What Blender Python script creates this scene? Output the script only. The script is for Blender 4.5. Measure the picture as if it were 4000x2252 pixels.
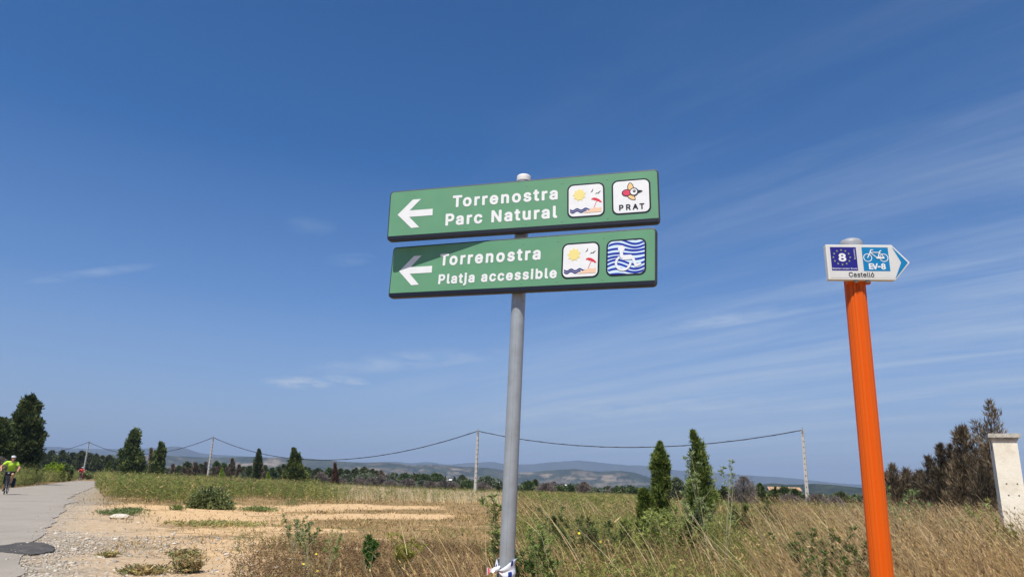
import bpy, bmesh, math, random
import numpy as np
from mathutils import Vector, Matrix
from mathutils.geometry import tessellate_polygon

for _o in list(bpy.data.objects):
    bpy.data.objects.remove(_o)
SC = bpy.context.scene
COL = SC.collection
rad = math.radians

# ------------------------------------------------------------------ camera
EYE = np.array([0.0, 0.0, 1.3])
FPX, PITCH, ROLL = 2780.0, rad(15.5), rad(1.9)
_r = np.array([1.0, 0, 0]); _u = np.array([0, -math.sin(PITCH), math.cos(PITCH)])
FWD = np.array([0, math.cos(PITCH), math.sin(PITCH)])
RIGHT = _r * math.cos(ROLL) + _u * math.sin(ROLL)
UP = _u * math.cos(ROLL) - _r * math.sin(ROLL)
cd = bpy.data.cameras.new('camera')
cd.sensor_width = 36.0
cd.lens = FPX / 4000.0 * 36.0
cd.clip_start = 0.05
cd.clip_end = 40000
cam = bpy.data.objects.new('camera', cd)
COL.objects.link(cam)
cam.matrix_world = Matrix(((RIGHT[0], UP[0], -FWD[0], EYE[0]), (RIGHT[1], UP[1], -FWD[1], EYE[1]),
                           (RIGHT[2], UP[2], -FWD[2], EYE[2]), (0, 0, 0, 1)))
SC.camera = cam

# ------------------------------------------------------------------ daylight
SUN_EL, SUN_AZ = rad(60.0), rad(199.0)          # azimuth clockwise from +Y: behind the camera, a little to the left
SUN_DIR = Vector((math.cos(SUN_EL) * math.sin(SUN_AZ), math.cos(SUN_EL) * math.cos(SUN_AZ), math.sin(SUN_EL)))
SC.view_settings.view_transform = 'Standard'
SC.view_settings.look = 'None'
SC.view_settings.exposure = 0.30
SC.view_settings.gamma = 1.0
SC.view_settings.use_curve_mapping = False
sl = bpy.data.lights.new('sun', 'SUN')
sl.energy = 4.9
sl.angle = rad(0.53)
sl.color = (1.0, 0.955, 0.87)
so = bpy.data.objects.new('sun', sl)
COL.objects.link(so)
so.rotation_euler = SUN_DIR.to_track_quat('Z', 'Y').to_euler()
so.location = (-5, -15, 30)

W = bpy.data.worlds.new('World')
SC.world = W
W.use_nodes = True


class NT:
    """tiny helper round a node tree"""
    def __init__(s, tree):
        s.t = tree; s.n = tree.nodes; s.l = tree.links

    def add(s, typ, **kw):
        nd = s.n.new(typ)
        for k, v in kw.items():
            if k == 'inp':
                for kk, vv in v.items():
                    if isinstance(vv, bpy.types.NodeSocket):
                        s.l.new(vv, nd.inputs[kk])
                    else:
                        nd.inputs[kk].default_value = vv
            else:
                setattr(nd, k, v)
        return nd

    def math(s, op, a, b=None, clamp=False):
        nd = s.n.new('ShaderNodeMath'); nd.operation = op; nd.use_clamp = clamp
        for i, v in enumerate((a, b)):
            if v is None:
                continue
            if isinstance(v, bpy.types.NodeSocket):
                s.l.new(v, nd.inputs[i])
            else:
                nd.inputs[i].default_value = v
        return nd.outputs[0]

    def mix(s, fac, a, b):
        nd = s.n.new('ShaderNodeMix'); nd.data_type = 'RGBA'
        for sock, v in ((nd.inputs[0], fac), (nd.inputs[6], a), (nd.inputs[7], b)):
            if isinstance(v, bpy.types.NodeSocket):
                s.l.new(v, sock)
            else:
                sock.default_value = v if not isinstance(v, tuple) or len(v) == 4 else (*v, 1)
        return nd.outputs[2]

    def mul(s, a, b):
        nd = s.n.new('ShaderNodeMix'); nd.data_type = 'RGBA'; nd.blend_type = 'MULTIPLY'
        nd.inputs[0].default_value = 1.0
        for sock, v in ((nd.inputs[6], a), (nd.inputs[7], b)):
            if isinstance(v, bpy.types.NodeSocket):
                s.l.new(v, sock)
            else:
                sock.default_value = v if len(v) == 4 else (*v, 1)
        return nd.outputs[2]

    def ramp(s, fac, stops, interp='LINEAR'):
        nd = s.n.new('ShaderNodeValToRGB')
        nd.color_ramp.interpolation = interp
        el = nd.color_ramp.elements
        while len(el) < len(stops):
            el.new(0.5)
        for e, (p, c) in zip(el, stops):
            e.position = p
            e.color = (c, c, c, 1) if isinstance(c, (int, float)) else (*c, 1)
        s.l.new(fac, nd.inputs[0])
        return nd.outputs[0]

    def noise(s, vec, scale, detail=4, rough=0.55, dist=0.0):
        nd = s.n.new('ShaderNodeTexNoise')
        nd.inputs['Scale'].default_value = scale
        nd.inputs['Detail'].default_value = detail
        nd.inputs['Roughness'].default_value = rough
        nd.inputs['Distortion'].default_value = dist
        if vec is not None:
            s.l.new(vec, nd.inputs['Vector'])
        return nd.outputs['Fac']


def build_world():
    w = NT(W.node_tree)
    w.n.clear()
    out = w.add('ShaderNodeOutputWorld')
    bg = w.add('ShaderNodeBackground')
    bg.inputs['Strength'].default_value = 0.091
    sky = w.add('ShaderNodeTexSky', sky_type='NISHITA')
    sky.sun_disc = False
    sky.sun_elevation = SUN_EL
    sky.sun_rotation = SUN_AZ
    sky.altitude = 2000.0
    sky.air_density = 1.0
    sky.dust_density = 0.2
    sky.ozone_density = 10.0
    # thin cirrus: direction projected on a high flat layer
    tc = w.add('ShaderNodeTexCoord')
    sep = w.add('ShaderNodeSeparateXYZ', inp={0: tc.outputs['Generated']})
    zz = w.math('ADD', w.math('MAXIMUM', sep.outputs[2], 0.0), 0.10)
    qx = w.math('DIVIDE', sep.outputs[0], zz)
    qy = w.math('DIVIDE', sep.outputs[1], zz)
    q = w.add('ShaderNodeCombineXYZ', inp={0: qx, 1: qy}).outputs[0]

    def mapped(rot, sx, sy, loc=(0, 0, 0)):
        m = w.add('ShaderNodeMapping', vector_type='TEXTURE')
        m.inputs['Location'].default_value = loc
        m.inputs['Rotation'].default_value = (0, 0, rot)
        m.inputs['Scale'].default_value = (sx, sy, 1)
        w.l.new(q, m.inputs['Vector'])
        return m.outputs[0]
    # streaks run along one wind direction; the sheet of cirrus thickens towards one side of the sky
    a1 = w.noise(mapped(rad(-46), 3.4, 0.40), 1.5, 12, 0.66, 0.45)
    a2 = w.noise(mapped(rad(-40), 2.6, 1.0, (3, 1, 0)), 1.2, 7, 0.62, 0.7)
    a3 = w.noise(mapped(rad(-52), 1.9, 0.24, (1, 2, 0)), 1.5, 6, 0.6, 0.2)
    front = w.math('ADD', w.math('MULTIPLY', qx, 0.80), w.math('MULTIPLY', qy, 0.36))
    front = w.math('ADD', front, w.math('MULTIPLY', w.math('SUBTRACT', a2, 0.5), 1.6))
    mask = w.ramp(w.math('DIVIDE', front, 4.0), [(0.14, 0.0), (0.36, 0.45), (0.62, 1.0)])
    st = w.math('MULTIPLY', w.ramp(a1, [(0.38, 0.0), (0.72, 1.0)]), w.ramp(a3, [(0.28, 0.45), (0.66, 1.0)]))
    veil = w.math('MULTIPLY', w.ramp(a2, [(0.32, 0.2), (0.75, 1.0)]), 0.24)
    al = w.math('MULTIPLY', w.math('ADD', w.math('MULTIPLY', st, 0.64), veil), mask)
    # a few small separate wisps and puffs
    for (cx, cy, rot, ra, rb, amt, ns) in WISPS:
        dx = w.math('SUBTRACT', qx, cx)
        dy = w.math('SUBTRACT', qy, cy)
        ca, sa = math.cos(rot), math.sin(rot)
        uu = w.math('DIVIDE', w.math('ADD', w.math('MULTIPLY', dx, ca), w.math('MULTIPLY', dy, sa)), ra)
        vv = w.math('DIVIDE', w.math('SUBTRACT', w.math('MULTIPLY', dy, ca), w.math('MULTIPLY', dx, sa)), rb)
        r2 = w.math('ADD', w.math('MULTIPLY', uu, uu), w.math('MULTIPLY', vv, vv))
        fall = w.math('SUBTRACT', 1.0, r2, True)
        nn = w.noise(q, ns, 5, 0.6, 0.3)
        al = w.math('ADD', al, w.math('MULTIPLY', w.math('MULTIPLY', fall, w.ramp(nn, [(0.36, 0.0), (0.62, 1.0)])), amt), True)
    skyc = w.mul(sky.outputs[0], SKY_TINT)
    # the pale band of thick air low over the land, the same all round
    low = w.ramp(w.math('MAXIMUM', sep.outputs[2], 0.0), [(0.0, 0.92), (0.06, 0.78), (0.13, 0.50), (0.24, 0.18), (0.42, 0.0)])
    skyc = w.mix(low, skyc, (3.55, 4.15, 5.15, 1))
    colr = w.mix(al, skyc, (CLOUD_C[0], CLOUD_C[1], CLOUD_C[2], 1))
    w.l.new(colr, bg.inputs['Color'])
    w.l.new(bg.outputs[0], out.inputs['Surface'])


def px_ray(x, y):
    return FWD + (x - 2000.0) / FPX * RIGHT - (y - 1126.0) / FPX * UP


def px_dir_q(x, y):
    d = px_ray(x, y); d = d / np.linalg.norm(d)
    return d[0] / (max(d[2], 0) + 0.10), d[1] / (max(d[2], 0) + 0.10)


def wisp(x0, y0, x1, y1, thick, amt, ns):
    a = np.array(px_dir_q(x0, y0)); b = np.array(px_dir_q(x1, y1))
    xm, ym = (x0 + x1) / 2, (y0 + y1) / 2
    c = np.array(px_dir_q(xm, ym)); t = np.array(px_dir_q(xm, ym - thick))
    d = b - a; rot = math.atan2(d[1], d[0])
    n = np.array([-math.sin(rot), math.cos(rot)])
    return (c[0], c[1], rot, np.linalg.norm(d) / 2, abs((t - c) @ n), amt, ns)


HAZE, HAZE_C = 1.6e-4, (0.50, 0.64, 0.88, 1)
SKY_TINT = (0.38, 0.93, 1.18)
CLOUD_C = (4.9, 5.8, 7.0)
CLOUD_OFF = (1.7, 0.4)
WISPS = [wisp(1030, 1500, 1310, 1490, 34, 0.85, 7), wisp(1310, 1494, 1400, 1472, 44, 0.80, 9),
         wisp(1150, 1455, 1980, 1370, 46, 0.42, 5), wisp(60, 1110, 640, 1028, 24, 0.30, 4),
         wisp(1120, 910, 1300, 860, 60, 0.12, 6), wisp(1250, 1030, 1480, 1000, 30, 0.2, 6),
         wisp(2480, 1300, 3150, 1195, 40, 0.38, 5), wisp(1600, 1640, 3300, 1560, 60, 0.3, 4)]
build_world()


# ------------------------------------------------------------------ helpers
def tag(o, label=None, cat=None, group=None, kind=None):
    if label: o['label'] = label
    if cat: o['category'] = cat
    if group: o['group'] = group
    if kind: o['kind'] = kind
    return o


def empty(name, loc, label, cat, group=None, rz=0.0):
    o = bpy.data.objects.new(name, None)
    o.empty_display_size = 0.2
    COL.objects.link(o)
    o.location = loc
    o.rotation_euler = (0, 0, rz)
    return tag(o, label, cat, group)


def link(name, me, mats, parent=None, loc=None):
    o = bpy.data.objects.new(name, me)
    COL.objects.link(o)
    if mats is not None and not me.materials:
        for m in (mats if isinstance(mats, (list, tuple)) else [mats]):
            me.materials.append(m)
    if parent: o.parent = parent
    if loc is not None: o.location = loc
    return o


def np_mesh(name, V, Fc, col=None, smooth=False):
    """V (n,3); Fc (m,k) int array, or a list of such arrays; col (n,3) linear colours"""
    me = bpy.data.meshes.new(name)
    Fs = Fc if isinstance(Fc, list) else [Fc]
    Fs = [np.asarray(f, dtype=np.int32) for f in Fs if len(f)]
    V = np.asarray(V, dtype=np.float32)
    me.vertices.add(len(V))
    me.vertices.foreach_set('co', V.ravel())
    li = np.concatenate([f.ravel() for f in Fs])
    tot = np.concatenate([np.full(len(f), f.shape[1], np.int32) for f in Fs])
    st = np.concatenate([[0], np.cumsum(tot)[:-1]]).astype(np.int32)
    me.loops.add(len(li))
    me.loops.foreach_set('vertex_index', li)
    me.polygons.add(len(tot))
    me.polygons.foreach_set('loop_start', st)
    me.polygons.foreach_set('loop_total', tot)
    if smooth:
        me.polygons.foreach_set('use_smooth', np.ones(len(tot), bool))
    if col is not None:
        at = me.attributes.new('col', 'FLOAT_COLOR', 'POINT')
        c4 = np.ones((len(V), 4), np.float32); c4[:, :3] = col
        at.data.foreach_set('color', c4.ravel())
    me.update(calc_edges=True)
    me.validate()
    return me


class MB:
    """collects shapes with material slots and links them as one mesh object"""
    def __init__(s):
        s.v = []; s.f = []; s.m = []; s.sm = []

    def poly(s, pts, mi=0):
        b = len(s.v); s.v += [tuple(p) for p in pts]
        s.f.append(list(range(b, b + len(pts)))); s.m.append(mi); s.sm.append(False)

    def raw(s, V, F, mi=0, smooth=False):
        b = len(s.v); s.v += [tuple(p) for p in V]
        for f in F:
            s.f.append([i + b for i in f]); s.m.append(mi); s.sm.append(smooth)

    def box(s, c, h, mi=0, rot=None):
        P = [Vector((x, y, z)) for x in (-h[0], h[0]) for y in (-h[1], h[1]) for z in (-h[2], h[2])]
        if rot is not None: P = [rot @ p for p in P]
        P = [p + Vector(c) for p in P]
        s.raw(P, [(0, 1, 3, 2), (4, 6, 7, 5), (0, 4, 5, 1), (2, 3, 7, 6), (0, 2, 6, 4), (1, 5, 7, 3)], mi)

    def tube(s, pts, r, n=10, mi=0, cap=True, smooth=True):
        pts = [Vector(p) for p in pts]
        rr = r if isinstance(r, (list, tuple)) else [r] * len(pts)
        V = []; F = []
        prev = None
        for i, p in enumerate(pts):
            t = (pts[min(i + 1, len(pts) - 1)] - pts[max(i - 1, 0)]).normalized()
            if prev is None:
                a = t.cross(Vector((0, 0, 1)))
                if a.length < 1e-3: a = t.cross(Vector((1, 0, 0)))
            else:
                a = prev - t * prev.dot(t)
            a.normalize(); prev = a
            b = t.cross(a)
            for k in range(n):
                an = 2 * math.pi * k / n
                V.append(p + (a * math.cos(an) + b * math.sin(an)) * rr[i])
        for i in range(len(pts) - 1):
            for k in range(n):
                F.append((i * n + k, i * n + (k + 1) % n, (i + 1) * n + (k + 1) % n, (i + 1) * n + k))
        s.raw(V, F, mi, smooth)
        if cap:
            s.poly(V[:n][::-1], mi); s.poly(V[-n:], mi)

    def lathe(s, prof, n=32, mi=0, c=(0, 0, 0), smooth=True):
        V = []; F = []
        for (r, z) in prof:
            for k in range(n):
                an = 2 * math.pi * k / n
                V.append((c[0] + r * math.cos(an), c[1] + r * math.sin(an), c[2] + z))
        for i in range(len(prof) - 1):
            for k in range(n):
                F.append((i * n + k, i * n + (k + 1) % n, (i + 1) * n + (k + 1) % n, (i + 1) * n + k))
        s.raw(V, F, mi, smooth)
        s.poly(V[-n:], mi); s.poly(V[:n][::-1], mi)

    def build(s, name, mats, parent=None, loc=None):
        me = bpy.data.meshes.new(name)
        me.from_pydata([tuple(v) for v in s.v], [], s.f)
        me.polygons.foreach_set('material_index', s.m)
        me.polygons.foreach_set('use_smooth', s.sm)
        me.update()
        return link(name, me, mats, parent, loc)


def mat(name, color, rough=0.6, metal=0.0, spec=0.4, var=0.12, scale=12.0, bump=0.0, dirt=None):
    m = bpy.data.materials.new(name); m.use_nodes = True
    t = NT(m.node_tree); b = t.n['Principled BSDF']
    tc = t.add('ShaderNodeTexCoord')
    f = t.noise(tc.outputs['Object'], scale, 5, 0.6)
    lo = tuple(c * (1 - var) for c in color); hi = tuple(min(1, c * (1 + var)) for c in color)
    c = t.ramp(f, [(0.3, lo), (0.7, hi)])
    if dirt:
        f2 = t.noise(tc.outputs['Object'], dirt[1], 6, 0.65)
        c = t.mix(t.math('MULTIPLY', t.ramp(f2, [(0.5, 0.0), (0.72, 1.0)]), dirt[2]), c, dirt[0])
    t.l.new(c, b.inputs['Base Color'])
    b.inputs['Roughness'].default_value = rough
    b.inputs['Metallic'].default_value = metal
    b.inputs['Specular IOR Level'].default_value = spec
    if bump:
        bp = t.add('ShaderNodeBump', inp={'Strength': bump, 'Distance': 0.02})
        t.l.new(t.noise(tc.outputs['Object'], scale * 3, 6, 0.65), bp.inputs['Height'])
        t.l.new(bp.outputs[0], b.inputs['Normal'])
    return m


def leaf_mat(name, trans=0.3, rough=0.6, spec=0.25):
    m = bpy.data.materials.new(name); m.use_nodes = True
    t = NT(m.node_tree); b = t.n['Principled BSDF']
    at = t.add('ShaderNodeAttribute', attribute_name='col')
    tc = t.add('ShaderNodeTexCoord')
    f = t.noise(tc.outputs['Object'], 7.0, 3)
    c = t.mul(at.outputs['Color'], t.ramp(f, [(0.3, 0.82), (0.7, 1.16)]))
    t.l.new(c, b.inputs['Base Color'])
    b.inputs['Roughness'].default_value = rough
    b.inputs['Specular IOR Level'].default_value = spec
    if trans:
        tr = t.add('ShaderNodeBsdfTranslucent', inp={'Color': c})
        mx = t.add('ShaderNodeMixShader', inp={0: trans})
        t.l.new(b.outputs[0], mx.inputs[1]); t.l.new(tr.outputs[0], mx.inputs[2])
        t.l.new(mx.outputs[0], t.n['Material Output'].inputs['Surface'])
    return m


def sstep(a, b, x):
    t = np.clip((np.asarray(x, float) - a) / (b - a), 0, 1)
    return t * t * (3 - 2 * t)


def gz(x, y):
    return 0.12 * sstep(18, 34, y) * sstep(10, 22, -np.asarray(x, float))


def at_y(x, y, Y):
    d = px_ray(x, y)
    return EYE + d * (Y / d[1])


def gp(x, y):
    """where the ray through a photo pixel meets the ground"""
    z = 0.0
    for _ in range(6):
        d = px_ray(x, y); p = EYE + d * ((z - EYE[2]) / d[2]); z = float(gz(p[0], p[1]))
    return p


def proj(V):
    d = np.asarray(V) - EYE
    z = np.maximum(d @ FWD, 1e-3)
    return np.stack([2000 + FPX * (d @ RIGHT) / z, 1126 - FPX * (d @ UP) / z], -1)


def vnoise(x, y, seed=0):
    """smooth value noise, numpy"""
    x = np.asarray(x, float); y = np.asarray(y, float)
    xi = np.floor(x).astype(np.int64); yi = np.floor(y).astype(np.int64)
    fx = x - xi; fy = y - yi
    fx = fx * fx * (3 - 2 * fx); fy = fy * fy * (3 - 2 * fy)

    def h(a, b):
        n = (a * 374761393 + b * 668265263 + seed * 974634777) & 0xFFFFFFFF
        n = ((n ^ (n >> 13)) * 1274126177) & 0xFFFFFFFF
        return ((n ^ (n >> 16)) & 0xFFFF) / 65535.0
    return (h(xi, yi) * (1 - fx) + h(xi + 1, yi) * fx) * (1 - fy) + (h(xi, yi + 1) * (1 - fx) + h(xi + 1, yi + 1) * fx) * fy


def fbm(x, y, seed=0, oct=4):
    s = 0; a = 0.5; n = 0
    for k in range(oct):
        s = s + a * vnoise(x * 2 ** k, y * 2 ** k, seed + k); n += a; a *= 0.5
    return s / n


def pip(P, poly):
    x, y = P[:, 0], P[:, 1]
    r = np.zeros(len(P), bool)
    n = len(poly)
    for i in range(n):
        x0, y0 = poly[i][:2]; x1, y1 = poly[(i + 1) % n][:2]
        c = ((y0 > y) != (y1 > y)) & (x < (x1 - x0) * (y - y0) / (y1 - y0 + 1e-12) + x0)
        r ^= c
    return r
# ------------------------------------------------------------------ ground, road, gravel, hills, haze
road_right_px = [(101, 2241), (73, 2175), (143, 2108), (196, 2046), (245, 2000), (262, 1968), (304, 1960), (262, 1948), (314, 1923), (346, 1909), (419, 1883)]
road_left_px = [(0, 1911), (31, 1906), (140, 1895), (225, 1885), (307, 1876)]
RR = [gp(*p)[:2] for p in road_right_px]
RL = [gp(*p)[:2] for p in road_left_px]
d0 = (RR[0] - RR[4]); d0 = d0 / np.linalg.norm(d0)
RR = [RR[0] + np.array([5.2, -12.0]), RR[0] + np.array([1.1, -3.5])] + RR
far_y = RL[-1][1] + 5
dl = RL[0] - RL[-1]; dl = dl / np.linalg.norm(dl)
RL = [RL[0] + dl * 75, RL[0] + dl * 40, RL[0] + dl * 20] + RL
road_far = [np.array([RL[-1][0] + 6, far_y]), np.array([-30, far_y + 1]), np.array([20, far_y - 6])]
road_in = [np.array([20, far_y - 11]), np.array([-30, far_y - 4.5])]
ROAD = RL + road_far + road_in + RR[::-1]
random.seed(4)


def roughen(poly, step=0.8, amp=0.10):
    o = []
    for i in range(len(poly)):
        a, b = np.array(poly[i]), np.array(poly[(i + 1) % len(poly)])
        L = np.linalg.norm(b - a); n = max(1, int(L / step)) if L < 60 else int(L / 4)
        t = (b - a) / max(L, 1e-6); nn = np.array([-t[1], t[0]])
        for k in range(n):
            p = a + (b - a) * k / n
            o.append(p + nn * random.uniform(-amp, amp) * (1 if k else 0.3))
    return o


ROADP = roughen(ROAD)

# distance to the road's right edge, for the gravel strip
edge = np.array(RR)


def edge_dist(x, y):
    d = np.full(len(x), 1e9)
    for a, b in zip(edge[:-1], edge[1:]):
        ab = b - a; t = np.clip(((x - a[0]) * ab[0] + (y - a[1]) * ab[1]) / (ab @ ab), 0, 1)
        d = np.minimum(d, np.hypot(x - a[0] - t * ab[0], y - a[1] - t * ab[1]))
    return d



xs = np.concatenate([-np.geomspace(75, 9000, 40)[::-1], np.arange(-74, 46, 0.5), np.geomspace(46, 9000, 42)])
ys = np.concatenate([-np.geomspace(4, 4000, 24)[::-1], np.arange(-3, 130, 0.5), np.geomspace(130.5, 11000, 60)])
GX, GY = np.meshgrid(xs, ys)
gxf, gyf = GX.ravel(), GY.ravel()
near = sstep(140, 110, gyf) * sstep(-80, -70, gxf) * sstep(50, 42, gxf)
inroad = pip(np.stack([gxf, gyf], 1), ROAD)
zz = gz(gxf, gyf) + near * sstep(.2, 1.8, edge_dist(gxf, gyf)) * (~inroad) * (0.10 * (fbm(gxf * .35, gyf * .35, 3) - .5) + 0.05 * (fbm(gxf * 1.3, gyf * 1.3, 7) - .5))
zz = np.where(inroad, gz(gxf, gyf) - 0.01, zz)
GV = np.stack([gxf, gyf, zz], 1)
ny, nx = GX.shape
ii = np.arange(ny * nx).reshape(ny, nx)
GF = np.stack([ii[:-1, :-1].ravel(), ii[:-1, 1:].ravel(), ii[1:, 1:].ravel(), ii[1:, :-1].ravel()], 1)
front = gyf > 3
pp = proj(GV)
px, py = pp[:, 0], pp[:, 1]


def sand_amount(px, py, gx, gy):
    s = 0.16 + 0.0 * px
    py = py + 30 * (fbm(gx * .22, gy * .22, 51, 4) - .5)
    s = np.maximum(s, (0.50 + 0.40 * vnoise(gx * .5, gy * .5, 44)) * sstep(1450, 950, px + (py - 2050) * 0.9) * sstep(1950, 1985, py))
    s = np.maximum(s, 0.85 * sstep(1968, 1976, py) * sstep(1998, 1988, py) * sstep(560, 640, px) * sstep(1900, 1600, px))
    s = np.maximum(s, 0.88 * sstep(2000, 2008, py) * sstep(2034, 2024, py) * sstep(1080, 1200, px) * sstep(1900, 1700, px))
    s = np.maximum(s, 0.62 * sstep(2060, 2070, py) * sstep(2090, 2080, py) * sstep(900, 1000, px) * sstep(1500, 1300, px))
    s = np.maximum(s, 0.5 * sstep(1900, 1955, py) * sstep(2120, 2000, py) * sstep(2000, 2100, px) * sstep(2600, 2400, px))
    return s


S = np.where(front, sand_amount(px, py, gxf, gyf), 0.4)
S = np.where(gyf < 9, 0.35, S)
Fr = sstep(110, 200, np.hypot(gxf, gyf))
ed = edge_dist(gxf, gyf)
Gv = np.clip(1.1 - ed / (1.2 + 1.0 * vnoise(gxf * .3, gyf * .3, 5)), 0, 1) * (gyf < 60) * (~inroad | (ed < 1))
Gv = np.maximum(Gv, 0.55 * sstep(3.4, 1.5, ed) * (gyf < 26))
gm = np_mesh('ground', GV, GF, np.stack([np.clip(S, 0, 1), Gv, Fr], 1), smooth=True)
m = bpy.data.materials.new('dry field soil'); m.use_nodes = True
t = NT(m.node_tree); b = t.n['Principled BSDF']
geo = t.add('ShaderNodeNewGeometry'); P = geo.outputs['Position']
at = t.add('ShaderNodeAttribute', attribute_name='col')
sp = t.add('ShaderNodeSeparateColor', inp={0: at.outputs['Color']})
n1 = t.noise(P, 0.55, 8, 0.65, 0.4)
n2 = t.noise(P, 3.2, 8, 0.7)
n3 = t.noise(P, 22.0, 6, 0.7)
sandc = t.ramp(n2, [(0.25, (0.44, 0.28, 0.145)), (0.5, (0.62, 0.415, 0.220)), (0.75, (0.72, 0.51, 0.295))])
sandc = t.mul(sandc, t.ramp(n3, [(0.25, 0.72), (0.55, 1.04), (0.8, 1.12)]))
lit = t.ramp(n3, [(0.2, (0.12, 0.078, 0.036)), (0.45, (0.27, 0.175, 0.082)), (0.6, (0.36, 0.24, 0.115)), (0.8, (0.48, 0.345, 0.185))])
lit = t.mix(t.ramp(t.noise(P, 0.9, 5), [(0.5, 0.0), (0.68, 0.55)]), lit, (0.14, 0.13, 0.045))
fac = t.math('ADD', t.math('SUBTRACT', sp.outputs[0], 0.5), t.math('MULTIPLY', t.math('SUBTRACT', n1, 0.5), 2.2))
fac = t.math('ADD', fac, t.math('MULTIPLY', t.math('SUBTRACT', n2, 0.5), 1.2))
c = t.mix(t.ramp(t.math('ADD', fac, 0.5), [(0.38, 0.0), (0.62, 1.0)]), lit, sandc)
vo = t.add('ShaderNodeTexVoronoi', inp={'Vector': P, 'Scale': 16.0})
stn = t.ramp(t.add('ShaderNodeSeparateColor', inp={0: vo.outputs['Color']}).outputs[0], [(0.0, (0.25, 0.22, 0.18)), (0.5, (0.43, 0.37, 0.29)), (1.0, (0.62, 0.55, 0.45))])
stn = t.mul(stn, t.ramp(vo.outputs['Distance'], [(0.0, 1.1), (0.6, 0.75)]))
c = t.mix(t.math('MULTIPLY', sp.outputs[1], t.ramp(n2, [(0.3, 0.35), (0.6, 1.0)])), c, stn)
fv = t.add('ShaderNodeTexVoronoi', inp={'Vector': P, 'Scale': 0.009})
fcol = t.ramp(t.add('ShaderNodeSeparateColor', inp={0: fv.outputs['Color']}).outputs[1],
              [(0.0, (0.05, 0.065, 0.025)), (0.35, (0.09, 0.095, 0.04)), (0.6, (0.19, 0.15, 0.08)), (0.8, (0.07, 0.08, 0.03)), (1.0, (0.30, 0.22, 0.13))])
fcol = t.mul(fcol, t.ramp(t.noise(P, 0.05, 6, 0.7), [(0.3, 0.5), (0.7, 1.3)]))
c = t.mix(sp.outputs[2], c, fcol)
t.l.new(c, b.inputs['Base Color'])
b.inputs['Roughness'].default_value = 0.95
b.inputs['Specular IOR Level'].default_value = 0.1
hsum = t.math('ADD', t.math('MULTIPLY', n3, 0.6), t.math('ADD', n2, t.math('MULTIPLY', t.math('MULTIPLY', vo.outputs['Distance'], sp.outputs[1]), -0.8)))
bp = t.add('ShaderNodeBump', inp={'Strength': 0.7, 'Distance': 0.05, 'Height': hsum})
t.l.new(bp.outputs[0], b.inputs['Normal'])
ground = tag(link('ground', gm, m), kind='structure')

# road
mr = bpy.data.materials.new('worn asphalt'); mr.use_nodes = True
t = NT(mr.node_tree); b = t.n['Principled BSDF']
P = t.add('ShaderNodeNewGeometry').outputs['Position']
c = t.ramp(t.noise(P, 0.5, 8, 0.65, 0.3), [(0.3, (0.300, 0.262, 0.215)), (0.5, (0.330, 0.290, 0.240)), (0.7, (0.365, 0.320, 0.265))])
c = t.mul(c, t.ramp(t.noise(P, 60, 4, 0.7), [(0.3, 0.75), (0.7, 1.18)]))
mp = t.add('ShaderNodeMapping', inp={'Vector': P, 'Rotation': (0, 0, rad(30)), 'Scale': (2.4, 0.12, 1)})
c = t.mul(c, t.ramp(t.noise(mp.outputs[0], 1.0, 4), [(0.35, 0.95), (0.65, 1.03)]))
t.l.new(c, b.inputs['Base Color']); b.inputs['Roughness'].default_value = 0.9
b.inputs['Specular IOR Level'].default_value = 0.2
bp = t.add('ShaderNodeBump', inp={'Strength': 0.35, 'Distance': 0.01, 'Height': t.noise(P, 70, 4, 0.7)})
t.l.new(bp.outputs[0], b.inputs['Normal'])


def slab(name, poly, dz, drop, material, parent=None):
    bm = bmesh.new()
    vs = [bm.verts.new((p[0], p[1], float(gz(p[0], p[1])) + dz)) for p in poly]
    f = bm.faces.new(vs)
    if f.normal.z < 0: f.normal_flip()
    bm.normal_update()
    lo = [bm.verts.new((v.co.x, v.co.y, v.co.z - drop)) for v in vs]
    for i in range(len(vs)):
        j = (i + 1) % len(vs)
        bm.faces.new((vs[i], lo[i], lo[j], vs[j]))
    bmesh.ops.recalc_face_normals(bm, faces=bm.faces)
    bmesh.ops.triangulate(bm, faces=bm.faces)
    me = bpy.data.meshes.new(name); bm.to_mesh(me); bm.free()
    return link(name, me, material, parent)


# the road is a strip of quads between its two edges so that it can follow the rise of the ground
bmr = bmesh.new()
RP = np.array(ROADP)
gridx = []
vsr = [bmr.verts.new((p[0], p[1], 0)) for p in ROADP]
fr = bmr.faces.new(vsr)
bmesh.ops.triangulate(bmr, faces=[fr])
for _ in range(3):
    long_e = [e for e in bmr.edges if e.calc_length() > 4]
    bmesh.ops.subdivide_edges(bmr, edges=long_e, cuts=1, use_grid_fill=False)
    bmesh.ops.triangulate(bmr, faces=bmr.faces[:])
for v in bmr.verts:
    v.co.z = float(gz(v.co.x, v.co.y)) + 0.016
bd = [e for e in bmr.edges if e.is_boundary]
for f_ in bmr.faces: f_.smooth = True
for e_ in bd: e_.smooth = False
ex = bmesh.ops.extrude_edge_only(bmr, edges=bd)
for v in [g for g in ex['geom'] if isinstance(g, bmesh.types.BMVert)]:
    v.co.z -= 0.08
bmesh.ops.recalc_face_normals(bmr, faces=bmr.faces)
rme = bpy.data.meshes.new('road'); bmr.to_mesh(rme); bmr.free()
road = tag(link('road', rme, mr), kind='structure')

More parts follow.
